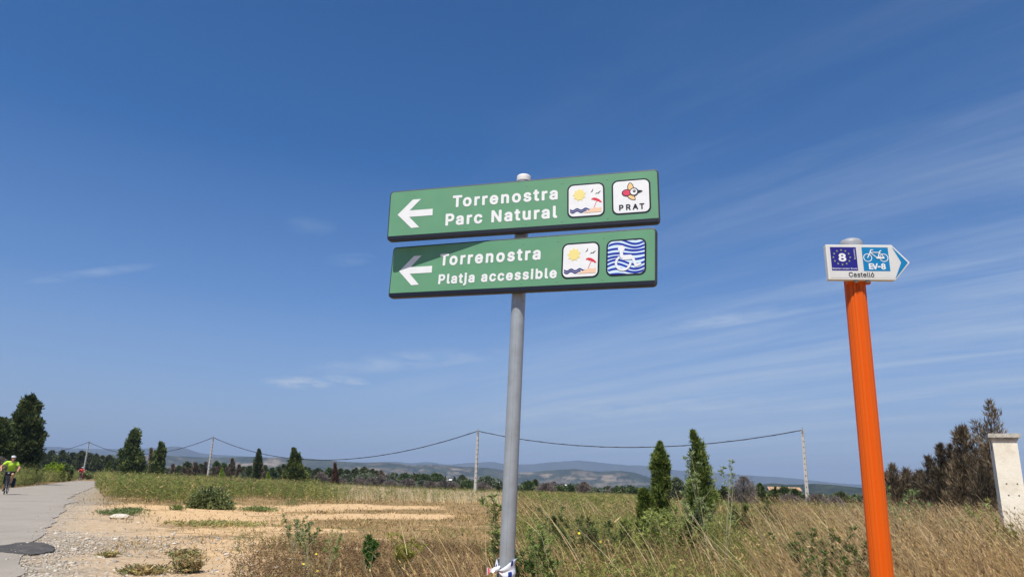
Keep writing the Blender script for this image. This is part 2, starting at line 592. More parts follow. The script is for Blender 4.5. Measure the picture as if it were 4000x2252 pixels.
mpatch = mat('fresh dark asphalt', (0.100, 0.092, 0.086), 0.95, var=0.6, scale=45, bump=1.0, spec=0.2, dirt=((0.24, 0.215, 0.18), 4.0, 0.75))
patch_px = [(0, 2133), (60, 2123), (110, 2119), (150, 2121), (185, 2130), (217, 2143), (205, 2155), (175, 2165), (120, 2170), (60, 2165), (20, 2160), (-60, 2158), (-90, 2145)]
pp_ = roughen([gp(*p)[:2] for p in patch_px], 0.09, 0.055)
patch = slab('asphalt_patch', pp_, 0.023, 0.02, mpatch, road)
patch['label'] = 'dark fresh asphalt patch on the worn road'

# ---- hills: ridge lines by bearing, built as hills with their own distance, height and depth
def bearing(p):
    d = px_ray(*p)
    return math.atan2(d[0], d[1]), d[2] / math.hypot(d[0], d[1])


def hill_layer(name, crest_px, D, depth, seed, cols, scars=(), ncol=900, nrow=46, rough=0.10, base=-3.0):
    A = np.array([bearing(p) for p in crest_px])
    az = np.linspace(A[0, 0], A[-1, 0], ncol)
    tan = np.interp(az, A[:, 0], A[:, 1])
    k = np.hanning(9); k /= k.sum()
    tp = np.pad(tan, 4, mode='edge'); tan = np.convolve(tp, k, 'valid')
    s = np.linspace(-1, 1, nrow)
    AZ, SS = np.meshgrid(az, s)
    Rr = D + SS * depth + (fbm(AZ * 14, SS * 0 + seed, seed) - .5) * depth * 0.35
    crest = EYE[2] + D * np.interp(AZ, az, tan)
    hx, hy = Rr * np.sin(AZ), Rr * np.cos(AZ)
    n = fbm(hx / (depth * .28), hy / (depth * .28), seed, 5)
    n2 = fbm(hx / (depth * .07), hy / (depth * .07), seed + 9, 3)
    shp = 1 - np.abs(SS) ** 1.35
    gul = np.clip(1 - 0.75 * (1 - np.abs(2 * n - 1)) * np.clip(np.abs(SS) * 2.2, 0, 1), 0, 1)
    z = base + (crest - base) * shp * gul * (1 + rough * 0.25 * (n2 - .5))
    V = np.stack([hx.ravel(), hy.ravel(), z.ravel()], 1)
    ii = np.arange(nrow * ncol).reshape(nrow, ncol)
    F = np.stack([ii[:-1, :-1].ravel(), ii[:-1, 1:].ravel(), ii[1:, 1:].ravel(), ii[1:, :-1].ravel()], 1)
    m1 = sstep(.40, .66, fbm(hx / (depth * .10), hy / (depth * .10), seed + 3, 4)).ravel()[:, None]
    m2 = sstep(.56, .66, fbm(hx / (depth * .16), hy / (depth * .05), seed + 5, 4)).ravel()[:, None]
    c = np.array(cols[0]) * (1 - m1) + np.array(cols[1]) * m1
    c = c * (1 - cols[3] * m2) + np.array(cols[2]) * cols[3] * m2
    if scars:
        pv = proj(V)
        for (x, y, rx, ry, amt) in scars:
            w = np.clip(1.25 - ((pv[:, 0] - x) / rx) ** 2 - ((pv[:, 1] - y) / ry) ** 2, 0, 1) * (SS.ravel() < 0.1)
            w = np.clip(w * 2.2 - 1.1 * vnoise(pv[:, 0] / 9, pv[:, 1] / 4, seed), 0, 1)[:, None] * amt * .55
            c = c * (1 - w) + np.array((0.44, 0.33, 0.235)) * w
    me = np_mesh(name, V, F, c, smooth=True)
    return tag(link(name, me, M_HILL), kind='structure')


M_HILL = bpy.data.materials.new('scrub covered hillside'); M_HILL.use_nodes = True
t = NT(M_HILL.node_tree); b = t.n['Principled BSDF']
P = t.add('ShaderNodeNewGeometry').outputs['Position']
at = t.add('ShaderNodeAttribute', attribute_name='col')
c = t.mul(at.outputs['Color'], t.ramp(t.noise(P, 0.035, 8, 0.72), [(0.32, 0.45), (0.5, 0.95), (0.68, 1.5)]))
t.l.new(c, b.inputs['Base Color']); b.inputs['Roughness'].default_value = 1.0
b.inputs['Specular IOR Level'].default_value = 0.0
bp = t.add('ShaderNodeBump', inp={'Strength': 0.8, 'Distance': 12.0, 'Height': t.noise(P, 0.03, 6, 0.7)})
t.l.new(bp.outputs[0], b.inputs['Normal'])

far_ridge = [(-900, 1760), (-500, 1742), (-200, 1745), (60, 1736), (163, 1738), (252, 1741), (320, 1748), (386, 1751), (460, 1750), (563, 1748), (652, 1744), (690, 1742), (721, 1746), (777, 1763),
             (842, 1771), (953, 1777), (1100, 1786), (1281, 1797), (1458, 1802), (1544, 1798), (1609, 1804), (1650, 1799), (1692, 1801), (1720, 1806), (1760, 1808), (1815, 1803), (1870, 1800), (1917, 1796), (1935, 1798), (1966, 1806),
             (2025, 1809), (2079, 1808), (2151, 1800), (2200, 1798), (2259, 1793), (2340, 1802), (2452, 1814), (2500, 1813), (2537, 1818), (2632, 1832), (2767, 1838), (2900, 1851),
             (3042, 1860), (3168, 1873), (3284, 1884), (3366, 1889), (3500, 1900), (3700, 1925), (3950, 1955), (4400, 1975)]
near_ridge = [(-900, 1790), (-400, 1772), (0, 1778), (300, 1772), (480, 1776), (650, 1774), (760, 1781), (860, 1782), (953, 1778), (1034, 1781), (1120, 1784), (1206, 1789), (1290, 1794), (1332, 1799), (1433, 1806), (1498, 1802),
              (1560, 1808), (1609, 1815), (1690, 1811), (1735, 1812), (1800, 1817), (1890, 1820), (1930, 1826), (1962, 1832), (2010, 1842), (2070, 1841), (2130, 1835), (2178, 1832), (2215, 1829), (2250, 1827), (2295, 1836),
              (2340, 1838), (2376, 1835), (2430, 1834), (2484, 1843), (2538, 1861), (2575, 1880), (2640, 1905), (2760, 1922), (2900, 1934)]
wood_ridge = [(2860, 1922), (2920, 1900), (2965, 1889), (3013, 1883), (3071, 1889), (3120, 1888), (3178, 1886), (3260, 1891), (3371, 1903), (3470, 1918), (3600, 1930), (3800, 1948), (4300, 1972)]
g_far = ((0.030, 0.040, 0.028), (0.045, 0.052, 0.034), (0.14, 0.11, 0.08), 0.25)
g_near = ((0.026, 0.036, 0.018), (0.055, 0.060, 0.034), (0.26, 0.19, 0.13), 0.45)
g_wood = ((0.018, 0.028, 0.011), (0.036, 0.045, 0.020), (0.16, 0.12, 0.075), 0.22)
hill_layer('hills', far_ridge, 7000, 1100, 11, g_far)
scars = [(1060, 1806, 40, 13, .95), (1000, 1813, 90, 5, .6), (1110, 1803, 40, 4, .8), (940, 1812, 60, 5, .7), (680, 1822, 60, 4, .6), (900, 1818, 80, 3, .5), (1420, 1828, 50, 5, .8), (1460, 1833, 30, 5, .7),
         (2050, 1846, 40, 6, .8), (2135, 1855, 32, 7, .8), (2220, 1865, 40, 5, .7), (2300, 1868, 36, 5, .8), (2378, 1868, 34, 14, .9), (2440, 1876, 50, 5, .5), (1750, 1846, 50, 3, .7), (1640, 1836, 50, 3, .6), (1790, 1830, 36, 3, .6),
         (1850, 1868, 50, 6, .6), (2160, 1880, 120, 4, .45), (2480, 1888, 80, 4, .5), (1700, 1860, 70, 3, .4), (2320, 1890, 90, 3, .35)]
hill_layer('hills', near_ridge, 3000, 620, 23, g_near, scars)
hill_layer('hills', wood_ridge, 1700, 300, 37, g_wood, ncol=420)

# ---- the air between here and the hills
if HAZE > 0:
    hz = bpy.data.materials.new('pale summer haze'); hz.use_nodes = True
    t = NT(hz.node_tree); t.n.remove(t.n['Principled BSDF'])
    pv = t.add('ShaderNodeVolumePrincipled')
    pv.inputs['Color'].default_value = HAZE_C
    pv.inputs['Density'].default_value = HAZE
    pv.inputs['Anisotropy'].default_value = 0.0
    t.l.new(pv.outputs[0], t.n['Material Output'].inputs['Volume'])
    hb = MB()
    hb.box((0, 3500, 198), (9600, 7900, 202.5))
    tag(hb.build('haze', hz), kind='stuff')
GLYPHS = {
 'b': {
  '-': '453;360,268 340,277 104,276 90,267 81,248 81,185 92,164 111,155 347,157 361,165 370,185 370,248',
  '8': '453;378,482 350,510 305,535 261,546 202,548 158,538 122,522 92,501 70,478 57,457 44,427 39,402 38,371 40,349 49,319 62,295 82,269 59,246 42,221 29,195 20,156 20,115 27,84 40,54 62,25 78,9 103,-8 137,-25 189,-37 252,-39 301,-30 347,-10 376,10 401,37 411,52 427,88 432,114 434,144 427,183 412,218 391,248 369,269 387,290 403,320 414,361 414,399 408,426 396,456|282,185 292,175 300,162 304,146 304,132 297,112 280,94 251,84 226,81 194,85 177,92 163,102 150,122 149,149 155,168 173,187 185,195 201,200 234,202 263,196|271,413 283,396 286,369 280,348 268,335 249,325 218,322 195,328 182,337 169,354 165,375 169,397 182,413 193,421 222,427 248,425',
  'A': '480;300,531 279,541 199,541 184,536 174,526 -15,11 -16,-4 -7,-22 14,-33 88,-33 106,-25 117,-8 153,96 160,110 320,110 363,-8 374,-25 392,-33 465,-33 480,-27 490,-17 495,-3 495,6 490,23 308,517',
  'E': '419;396,531 375,541 57,541 43,536 33,526 27,511 27,-3 38,-23 57,-33 377,-33 392,-27 402,-17 408,-3 407,61 398,80 385,88 160,90 157,93 158,196 359,196 378,207 387,226 386,295 378,308 365,317 158,319 158,418 382,420 396,429 405,448 405,511',
  'N': '523;487,531 466,541 396,541 377,532 368,518 366,208 158,532 139,541 57,541 37,531 27,511 27,-3 38,-23 57,-33 128,-33 147,-23 156,-10 158,299 364,-23 384,-33 466,-33 487,-22 496,-3 496,511',
  'P': '445;396,478 374,499 351,515 321,528 280,539 256,541 57,541 43,536 35,530 27,511 27,-3 38,-23 57,-33 128,-33 142,-27 150,-21 157,-3 158,153 262,154 311,163 328,169 367,190 392,213 406,229 426,265 434,288 441,330 441,365 437,392 427,427 411,458|295,400 302,391 309,374 311,360 311,335 303,307 290,290 278,283 252,276 158,276 158,419 250,419 277,412',
  'R': '449;401,476 381,496 353,515 316,531 281,539 257,541 57,541 43,536 35,530 27,511 27,-3 38,-23 57,-33 128,-33 142,-27 152,-17 157,-3 157,163 160,165 228,164 322,-11 329,-22 335,-27 350,-33 430,-33 445,-27 452,-21 460,-4 458,11 359,194 382,210 401,229 412,244 431,282 440,318 441,376 437,400 427,432 417,452|297,400 307,385 312,359 310,329 303,313 297,305 282,295 254,289 158,288 158,419 251,419 280,412',
  'T': '449;440,531 419,541 29,541 9,532 0,518 -1,448 4,434 14,424 29,419 160,417 160,-3 169,-22 190,-33 259,-33 278,-23 287,-10 289,-3 289,417 419,419 437,427 443,434 449,449 449,511',
  'V': '480;486,531 465,541 392,541 378,536 369,528 360,511 241,167 121,505 110,530 102,536 87,541 14,541 -1,536 -11,526 -16,511 -12,490 170,-5 180,-22 201,-33 281,-33 296,-27 306,-17 493,497 495,512',
  'a': '389;326,370 301,390 273,403 236,414 189,418 139,411 107,401 67,378 42,356 22,327 9,296 9,288 14,274 21,266 33,259 85,244 104,241 122,250 139,276 152,287 174,296 195,299 227,292 238,281 243,264 237,260 154,250 97,237 58,220 42,208 25,192 15,178 4,155 -1,131 -3,99 0,76 7,53 18,30 30,13 53,-8 83,-26 119,-37 145,-41 175,-41 202,-37 221,-32 249,-19 259,-27 274,-33 339,-33 360,-22 369,-3 369,274 366,294 357,323 338,356|242,143 242,130 236,110 223,95 206,84 169,78 149,80 130,90 125,99 125,112 132,121 140,126 174,135',
  'b': '424;362,362 346,377 320,395 296,406 262,415 232,418 203,416 168,407 147,397 146,511 137,531 116,541 50,541 29,531 20,511 20,-3 29,-22 50,-33 115,-33 130,-27 141,-16 169,-31 196,-39 225,-41 254,-40 285,-33 320,-18 347,0 370,23 390,52 403,79 412,105 421,150 422,214 417,251 405,295 385,333|271,275 285,252 291,231 295,206 295,172 292,154 278,113 258,90 247,84 231,80 210,80 198,83 178,94 165,108 157,124 146,167 145,197 148,221 152,240 162,265 169,275 184,288 200,295 218,297 248,292 260,286',
  'c': '396;356,355 332,377 291,401 250,414 204,418 160,412 122,400 84,377 55,350 33,317 12,267 4,230 1,178 6,130 18,90 34,57 57,25 84,-1 122,-23 165,-37 202,-41 250,-37 291,-25 328,-3 355,20 377,52 394,90 394,111 383,127 369,135 309,150 300,150 280,140 265,107 247,89 222,80 205,79 186,81 165,92 144,117 131,158 129,196 135,235 147,263 165,285 188,295 205,297 222,296 247,287 263,271 279,240 299,230 311,230 351,240 371,245 382,252 392,268 392,289 380,320',
  'e': '404;345,362 307,391 267,408 229,416 181,416 147,410 110,395 72,367 48,341 22,295 13,270 4,229 1,176 6,129 18,89 37,52 68,13 103,-13 134,-28 175,-39 218,-41 262,-36 301,-23 340,-1 371,30 393,72 397,86 396,101 387,115 375,122 321,136 375,136 393,145 404,165 404,215 399,256 386,298 368,332|294,136 282,127 271,107 262,96 255,89 236,81 220,79 189,81 168,89 157,98 143,114 135,136|248,283 262,267 267,257 266,254 138,254 144,266 159,282 184,295 199,297 221,296 235,292',
  'i': '167;140,532 127,543 105,554 94,556 74,556 62,553 43,545 25,530 13,508 9,494 9,473 13,458 22,442 39,424 66,412 44,410 32,403 25,396 20,381 20,-3 29,-22 50,-33 117,-32 137,-22 146,-4 146,381 141,396 135,403 122,410 102,412 125,422 135,429 148,445 156,462 159,474 159,494 155,508',
  'j': '167;140,532 125,545 105,554 92,556 61,554 37,541 24,528 13,510 9,495 9,472 11,461 24,438 43,422 66,412 49,411 35,406 25,396 20,382 20,-34 17,-47 13,-52 -20,-55 -33,-64 -41,-77 -42,-145 -32,-166 -14,-175 22,-175 56,-168 82,-157 98,-146 117,-127 133,-100 144,-67 146,-48 146,381 141,396 135,403 117,411 101,412 122,420 136,430 147,444 156,462 159,475 157,499 148,521',
  'l': '189;137,531 116,541 49,541 29,531 20,512 20,70 28,34 47,2 60,-12 85,-26 106,-32 125,-35 155,-35 187,-30 203,-20 212,-1 212,12 204,54 195,75 180,85 149,85 146,90 146,511',
  'n': '410;346,370 328,386 298,403 281,410 250,416 224,418 196,415 168,407 141,394 128,406 114,411 50,411 29,401 20,381 20,-3 29,-22 50,-33 116,-33 131,-27 141,-17 146,-3 146,234 149,251 155,268 165,280 178,290 202,296 219,296 240,290 252,278 261,257 264,236 264,-3 269,-17 279,-27 294,-33 360,-33 381,-22 390,-3 389,270 377,320 361,351',
  'o': '415;348,362 315,388 282,405 242,415 204,418 160,412 122,400 84,377 55,350 33,317 12,267 4,230 1,178 6,130 18,90 34,57 57,25 84,-1 122,-23 165,-37 202,-41 242,-39 282,-28 306,-17 330,-2 356,22 385,63 403,108 412,155 414,202 409,246 396,290 380,322|251,283 263,271 273,255 285,214 286,174 282,149 275,124 256,97 245,88 232,83 210,79 194,80 178,84 163,94 143,119 134,145 130,165 130,210 142,253 149,267 164,283 183,294 205,297 221,296 240,291',
  'r': '259;266,407 247,416 201,418 172,412 138,397 128,406 115,411 50,411 35,406 25,396 20,381 20,-3 29,-22 50,-33 116,-33 131,-27 141,-17 146,-3 146,241 149,256 158,272 177,287 196,293 247,290 261,295 268,302 276,320 276,386',
  's': '365;312,373 287,392 262,405 224,415 183,418 144,414 105,402 72,383 44,358 33,342 20,316 14,279 15,255 19,235 27,217 38,198 59,175 94,154 129,141 221,118 232,111 235,101 227,90 217,84 195,79 169,79 148,84 140,89 130,100 120,126 103,137 86,139 27,126 15,120 9,112 4,99 4,86 14,53 24,34 40,13 52,2 74,-15 103,-28 144,-39 187,-41 227,-37 265,-27 305,-6 333,20 356,59 364,93 364,119 360,141 356,153 338,185 317,206 275,230 157,262 144,269 141,276 144,285 158,295 171,299 192,300 210,297 221,291 232,278 244,255 259,246 276,245 330,258 341,263 348,269 355,280 355,301 338,340',
  't': '227;150,493 129,504 62,504 48,498 38,488 33,475 32,412 3,411 -11,406 -21,396 -26,382 -26,325 -21,310 -15,303 -3,297 32,294 32,75 40,42 50,22 65,2 89,-17 107,-26 149,-36 191,-36 220,-31 236,-21 245,-2 245,11 235,57 226,76 205,86 165,83 161,84 159,91 159,294 207,295 227,305 236,325 236,381 227,401 213,410 159,412 159,474',
  'u': '410;381,401 360,411 294,411 279,406 269,396 264,381 264,149 261,130 255,112 242,97 225,87 202,83 177,87 164,94 152,112 148,128 146,381 141,396 131,406 116,411 49,411 35,406 28,400 20,381 21,106 33,59 55,19 72,2 95,-16 115,-26 146,-35 165,-37 200,-37 216,-35 243,-27 268,-15 280,-27 295,-33 361,-32 375,-27 382,-21 390,-3 390,381',
 },
 'r': {
  'C': '510;438,453 415,477 397,491 360,511 311,525 291,528 244,528 200,520 154,501 124,481 93,451 68,417 45,368 34,326 27,265 30,207 40,155 49,129 63,100 90,60 125,27 152,9 200,-11 244,-19 304,-17 329,-12 360,-2 397,18 415,32 440,57 461,87 475,117 485,155 483,166 478,171 472,172 402,171 397,166 388,139 378,120 364,102 340,84 318,74 294,68 267,65 241,68 217,74 189,88 173,100 152,124 134,155 125,179 116,235 116,274 120,306 129,341 142,368 155,390 173,408 198,426 225,437 270,444 300,440 322,433 350,418 371,398 382,382 391,363 397,343 402,338 408,336 478,338 483,343 485,352 472,398 455,432',
  'E': '419;382,516 372,521 60,521 54,520 49,515 47,509 47,0 52,-8 60,-13 375,-13 381,-11 386,-6 387,57 385,65 377,70 140,70 137,73 138,216 355,216 362,219 367,229 367,287 365,293 357,298 138,299 138,438 375,439 382,444 385,451 385,509',
  'M': '628;577,516 568,521 476,521 470,520 464,513 340,192 315,118 286,201 163,513 157,520 151,521 60,521 53,518 47,509 47,0 52,-8 60,-13 122,-13 130,-10 135,-1 134,352 273,-2 280,-11 286,-13 342,-13 348,-11 353,-6 492,352 491,-1 497,-10 504,-13 568,-13 575,-10 580,0 580,509',
  'R': '449;385,463 366,482 342,498 308,512 279,519 255,521 60,521 54,520 49,515 47,509 47,0 52,-8 60,-13 125,-13 131,-11 136,-6 137,182 140,185 239,184 338,0 347,-11 428,-13 433,-11 438,-6 440,2 432,20 333,201 367,224 393,252 408,279 419,313 421,331 421,374 417,397 407,428 397,447|307,418 323,397 330,379 332,361 332,342 328,320 323,308 312,292 286,275 257,269 138,268 138,439 252,439 283,432',
  'V': '480;472,516 462,521 395,521 389,520 383,513 279,216 241,99 211,192 96,515 91,520 85,521 16,521 10,520 5,515 4,508 8,494 187,9 195,-8 204,-13 279,-13 285,-11 290,-6 470,489 475,506',
  'a': '389;312,355 297,368 270,383 234,394 191,398 141,391 110,381 82,365 55,341 38,316 29,296 30,285 37,279 101,261 111,268 120,285 130,296 149,308 179,317 210,318 231,312 248,302 260,281 262,252 260,247 246,241 149,229 100,217 69,203 57,195 39,177 32,167 23,146 19,129 17,101 20,79 27,57 34,42 47,25 63,9 87,-6 111,-15 148,-21 186,-20 217,-12 238,-2 263,18 265,-6 274,-12 336,-13 346,-7 349,0 349,271 346,291 337,320 325,341|262,169 262,129 260,115 242,85 225,72 195,60 168,57 134,64 116,76 106,91 105,114 112,130 122,138 137,146 159,152',
  'd': '424;381,516 371,521 311,521 305,520 300,515 298,353 267,380 238,392 197,398 165,395 127,383 100,368 73,343 52,315 38,286 26,246 21,196 22,159 30,115 43,79 59,50 80,25 104,5 127,-7 149,-15 175,-20 218,-20 252,-11 278,5 299,26 300,-1 307,-11 371,-13 377,-11 382,-6 384,0 384,509|265,295 278,277 288,257 299,207 299,171 296,151 288,122 280,103 267,85 256,75 238,65 217,60 192,60 178,63 160,70 144,83 129,103 122,118 110,165 109,201 111,224 115,242 125,268 142,292 152,301 169,311 189,316 210,318 231,314 250,306',
  'e': '404;331,347 296,375 260,390 226,396 184,396 154,391 122,378 87,353 62,326 52,311 38,282 26,242 21,194 22,159 30,116 42,84 60,52 85,24 114,3 158,-15 189,-20 236,-20 275,-12 307,2 332,19 357,45 371,69 377,88 376,97 371,102 304,117 294,111 281,87 260,69 244,63 224,59 193,60 175,64 157,73 138,88 118,120 110,153 112,156 371,156 378,159 384,169 384,212 375,269 356,315|263,297 283,270 292,245 292,234 112,234 117,256 130,281 144,296 165,310 186,316 215,317 238,312',
  'i': '167;121,388 114,391 52,391 45,388 40,380 40,0 45,-10 52,-13 114,-13 121,-10 126,-1 126,379|128,515 116,527 92,536 75,536 50,526 35,510 29,490 30,469 35,457 42,449 54,438 79,430 98,432 118,442 132,457 139,475 137,496',
  'l': '189;123,516 114,521 52,521 44,517 40,509 40,73 44,50 50,32 65,12 75,2 89,-6 109,-12 128,-15 152,-15 179,-11 187,-7 192,3 181,60 171,66 139,65 132,68 126,88 126,509',
  'n': '410;328,358 313,372 295,383 274,391 247,396 209,396 172,387 145,373 125,354 124,380 117,390 52,391 47,390 42,385 40,379 40,0 45,-10 52,-13 114,-13 120,-11 125,-6 126,0 126,236 129,254 139,280 151,294 174,310 200,316 221,316 250,307 270,288 280,265 284,239 284,0 285,-6 290,-11 296,-13 358,-13 363,-11 368,-6 370,0 369,267 357,316 345,340',
  'o': '415;335,347 303,372 267,388 229,396 185,396 157,391 123,378 92,357 63,327 42,291 28,249 21,195 22,160 26,133 40,88 59,54 85,25 112,4 148,-12 185,-20 229,-20 267,-12 295,-1 330,24 355,52 372,82 385,116 392,158 394,200 389,244 376,286 353,326|265,298 281,281 293,258 305,216 305,160 298,130 291,112 278,92 263,77 247,67 224,60 202,59 178,63 159,72 145,83 134,95 120,122 114,143 109,176 109,199 113,227 119,251 130,275 140,288 155,302 172,311 191,316 212,318 230,315 243,311',
  'r': '259;252,392 245,396 231,398 204,398 180,394 154,383 125,361 122,385 113,391 52,391 47,390 42,385 40,379 40,0 45,-10 52,-13 114,-13 120,-11 125,-6 126,0 126,244 129,260 137,277 144,287 157,298 173,307 193,312 209,313 244,310 253,315 256,323 256,384',
  's': '365;302,355 276,376 240,391 211,396 164,396 130,390 97,376 75,361 54,338 39,308 34,272 36,249 42,232 57,207 74,189 107,170 136,160 231,136 247,125 255,107 252,89 241,75 213,62 183,57 152,62 127,74 114,89 106,111 96,118 30,106 24,96 25,80 37,52 57,25 74,9 107,-8 146,-19 185,-21 231,-16 270,-3 301,17 323,40 340,75 344,95 344,116 336,150 317,178 302,192 271,210 240,220 165,238 144,245 130,255 124,263 121,274 121,282 125,293 134,303 154,315 180,320 206,319 230,310 246,293 258,270 265,265 274,265 327,278 335,284 336,295 322,328',
  't': '227;136,478 126,484 59,482 54,477 52,471 52,392 5,391 -3,386 -6,379 -6,327 -3,320 6,315 52,314 52,77 60,45 72,25 83,13 110,-6 134,-14 151,-16 189,-16 206,-14 218,-10 223,-5 225,1 215,55 210,63 202,66 176,62 156,64 145,70 140,81 139,314 204,315 211,318 216,327 216,379 213,386 205,391 139,392 139,471',
  'u': '410;365,388 358,391 296,391 290,390 285,385 284,379 284,146 281,128 271,100 257,83 235,69 205,62 178,65 163,71 150,79 135,99 129,119 126,135 126,379 125,385 120,390 114,391 52,391 47,390 42,385 40,379 41,109 53,63 62,45 77,25 95,8 119,-6 149,-15 167,-18 207,-16 240,-7 263,5 284,24 285,-1 292,-11 358,-13 363,-11 368,-6 370,0 370,379',
  'ó': '415;335,347 303,372 267,388 229,396 185,396 157,391 123,378 92,357 63,327 42,291 28,249 21,195 22,160 26,133 40,88 59,54 85,25 112,4 148,-12 185,-20 229,-20 267,-12 295,-1 330,24 355,52 372,82 385,116 392,158 394,200 389,244 376,286 353,326|265,298 281,281 293,258 305,216 305,160 298,130 291,112 278,92 263,77 247,67 224,60 202,59 178,63 159,72 145,83 134,95 120,122 114,143 109,176 109,199 113,227 119,251 130,275 140,288 155,302 172,311 191,316 212,318 230,315 243,311|303,538 296,541 228,541 220,538 170,437 169,429 172,422 181,416 231,416 238,419 307,522 309,530',
 },
}
# ------------------------------------------------------------------ lettering
KERN = {'To': -70, 'Pl': 0, 'AT': -60, 'Pa': -20, 'V-': -30}


def text_shapes(txt, style, cap, x0, x1, base, squeeze=1.0, word=None):
    """triangles of a line of text, cap height CAP, tracked so that it runs from x0 to x1"""
    src = GLYPHS[style]
    capb, capu = (-32.0, 541.0) if style == 'b' else (-12.5, 521.0)
    s = cap / (capu - capb); sx = s * squeeze
    pens = []; pen = 0.0
    for i, ch in enumerate(txt):
        pens.append(pen)
        pen += 190 if ch == ' ' else int(src[ch].split(';')[0]) + KERN.get(txt[i:i + 2], 0)
    loops = {ch: [[tuple(float(q) for q in p.split(',')) for p in l.split(' ')] for l in src[ch].split(';')[1].split('|')] for ch in set(txt) if ch != ' '}
    firstx = min(p[0] for l in loops[txt[0]] for p in l); lastw = max(p[0] for l in loops[txt[-1]] for p in l)
    extra = ((x1 - x0) - (pens[-1] + lastw - firstx) * sx) / max(len(txt) - 1, 1)
    V = []; F = []
    for i, ch in enumerate(txt):
        if ch == ' ' or (word is not None and txt[:i].count(' ') != word): continue
        b = len(V)
        area = lambda l: sum(l[k - 1][0] * l[k][1] - l[k][0] * l[k - 1][1] for k in range(len(l)))
        for lo in [l for l in loops[ch] if area(l) > 0]:
            holes = [l for l in loops[ch] if area(l) < 0 and pip(np.array([l[0]]), lo)[0]]
            b = len(V)
            for l in [lo] + holes:
                V += [(x0 + (pens[i] + x - firstx) * sx + extra * i, base + (y - capb) * s) for x, y in l]
            for f in tessellate_polygon([[Vector((x, y, 0)) for x, y in l] for l in [lo] + holes]):
                F.append([q + b for q in f])
    return V, F


class Flat(MB):
    """flat print on the plane of a board: x along the board, y up it, z out of it"""
    def p(s, pts, z, mi=0):
        MB.poly(s, [(x, -z, y) for x, y in pts], mi)

    def text(s, txt, style, cap, x0, x1, base, z, mi=0, squeeze=1.0, rot=None, word=None):
        V, F = text_shapes(txt, style, cap, x0, x1, base, squeeze, word)
        if rot: V = [rot(x, y) for x, y in V]
        s.raw([(x, -z, y) for x, y in V], F, mi)

    def disc(s, cx, cy, rx, z, mi=0, ry=None, n=28, rot=0.0):
        ry = ry or rx; c, si = math.cos(rot), math.sin(rot)
        s.p([(cx + rx * math.cos(a) * c - ry * math.sin(a) * si, cy + rx * math.cos(a) * si + ry * math.sin(a) * c)
             for a in [2 * math.pi * k / n for k in range(n)]], z, mi)

    def stroke(s, pts, w, z, mi=0, ends=True):
        for k, (a, b) in enumerate(zip(pts[:-1], pts[1:])):
            dx, dy = b[0] - a[0], b[1] - a[1]; L = math.hypot(dx, dy) or 1e-9
            nx, ny = -dy / L * w / 2, dx / L * w / 2
            zz = z + 0.00004 * (k % 3)
            s.p([(a[0] + nx, a[1] + ny), (a[0] - nx, a[1] - ny), (b[0] - nx, b[1] - ny), (b[0] + nx, b[1] + ny)], zz, mi)
        if ends:
            for k, a in enumerate(pts):
                s.disc(a[0], a[1], w / 2, z + 0.00016 + 0.00004 * (k % 2), mi, n=14)

    def ring(s, outer, inner, z, mi=0):
        n = len(outer)
        for k in range(n):
            j = (k + 1) % n
            s.p([outer[k], outer[j], inner[j], inner[k]], z, mi)


def rrect(cx, cy, hx, hy, r, n=7):
    o = []
    for (sx, sy, a0) in ((1, -1, -90), (1, 1, 0), (-1, 1, 90), (-1, -1, 180)):
        for k in range(n):
            a = rad(a0 + 90 * k / (n - 1))
            o.append((cx + sx * (hx - r) + r * math.cos(a), cy + sy * (hy - r) + r * math.sin(a)))
    return o


M_GREEN = mat('green sign sheeting', (0.122, 0.300, 0.168), 0.42, spec=0.35, var=0.06, scale=5, dirt=((0.17, 0.30, 0.19), 7.0, 0.35))
M_WHITE = mat('white sign film', (0.76, 0.765, 0.76), 0.45, var=0.04, scale=20)
M_NAVY = mat('blue black print', (0.008, 0.010, 0.022), 0.5, spec=0.3)
M_RIM = mat('dark grey board rim', (0.055, 0.055, 0.058), 0.5, metal=0.25, var=0.2, scale=30)
M_BLACK = mat('black print', (0.006, 0.006, 0.007), 0.5)
M_YELL = mat('faded yellow print', (0.80, 0.67, 0.24), 0.5, var=0.04)
M_RED = mat('red print', (0.62, 0.03, 0.055), 0.5, var=0.04)
M_SANDP = mat('sand coloured print', (0.78, 0.53, 0.36), 0.5, var=0.04)
M_DEEP = mat('deep blue print', (0.004, 0.012, 0.16), 0.5)
M_ROYAL = mat('royal blue print', (0.003, 0.02, 0.33), 0.5)
M_PALE = mat('pale blue print', (0.58, 0.74, 0.86), 0.5, var=0.03)
M_PEACH = mat('peach print', (0.86, 0.55, 0.24), 0.5, var=0.04)
M_PINK = mat('crimson print', (0.66, 0.045, 0.10), 0.5, var=0.04)
M_GALV = mat('galvanised steel', (0.36, 0.385, 0.40), 0.48, metal=0.35, spec=0.5, var=0.10, scale=11, dirt=((0.25, 0.235, 0.20), 16, 0.35))
M_ORANGE = mat('orange powder coat', (0.66, 0.102, 0.0015), 0.45, spec=0.28, var=0.03, scale=3)
M_PLAST = mat('grey plastic', (0.30, 0.31, 0.33), 0.5, var=0.08, scale=20)
M_WHITEP = mat('white painted aluminium', (0.68, 0.675, 0.64), 0.4, var=0.03)
M_EURO = mat('dark violet blue print', (0.012, 0.010, 0.20), 0.5)
M_CYAN = mat('route blue print', (0.0, 0.185, 0.42), 0.5, var=0.04)
M_STAR = mat('dull gold star print', (0.30, 0.34, 0.13), 0.5)

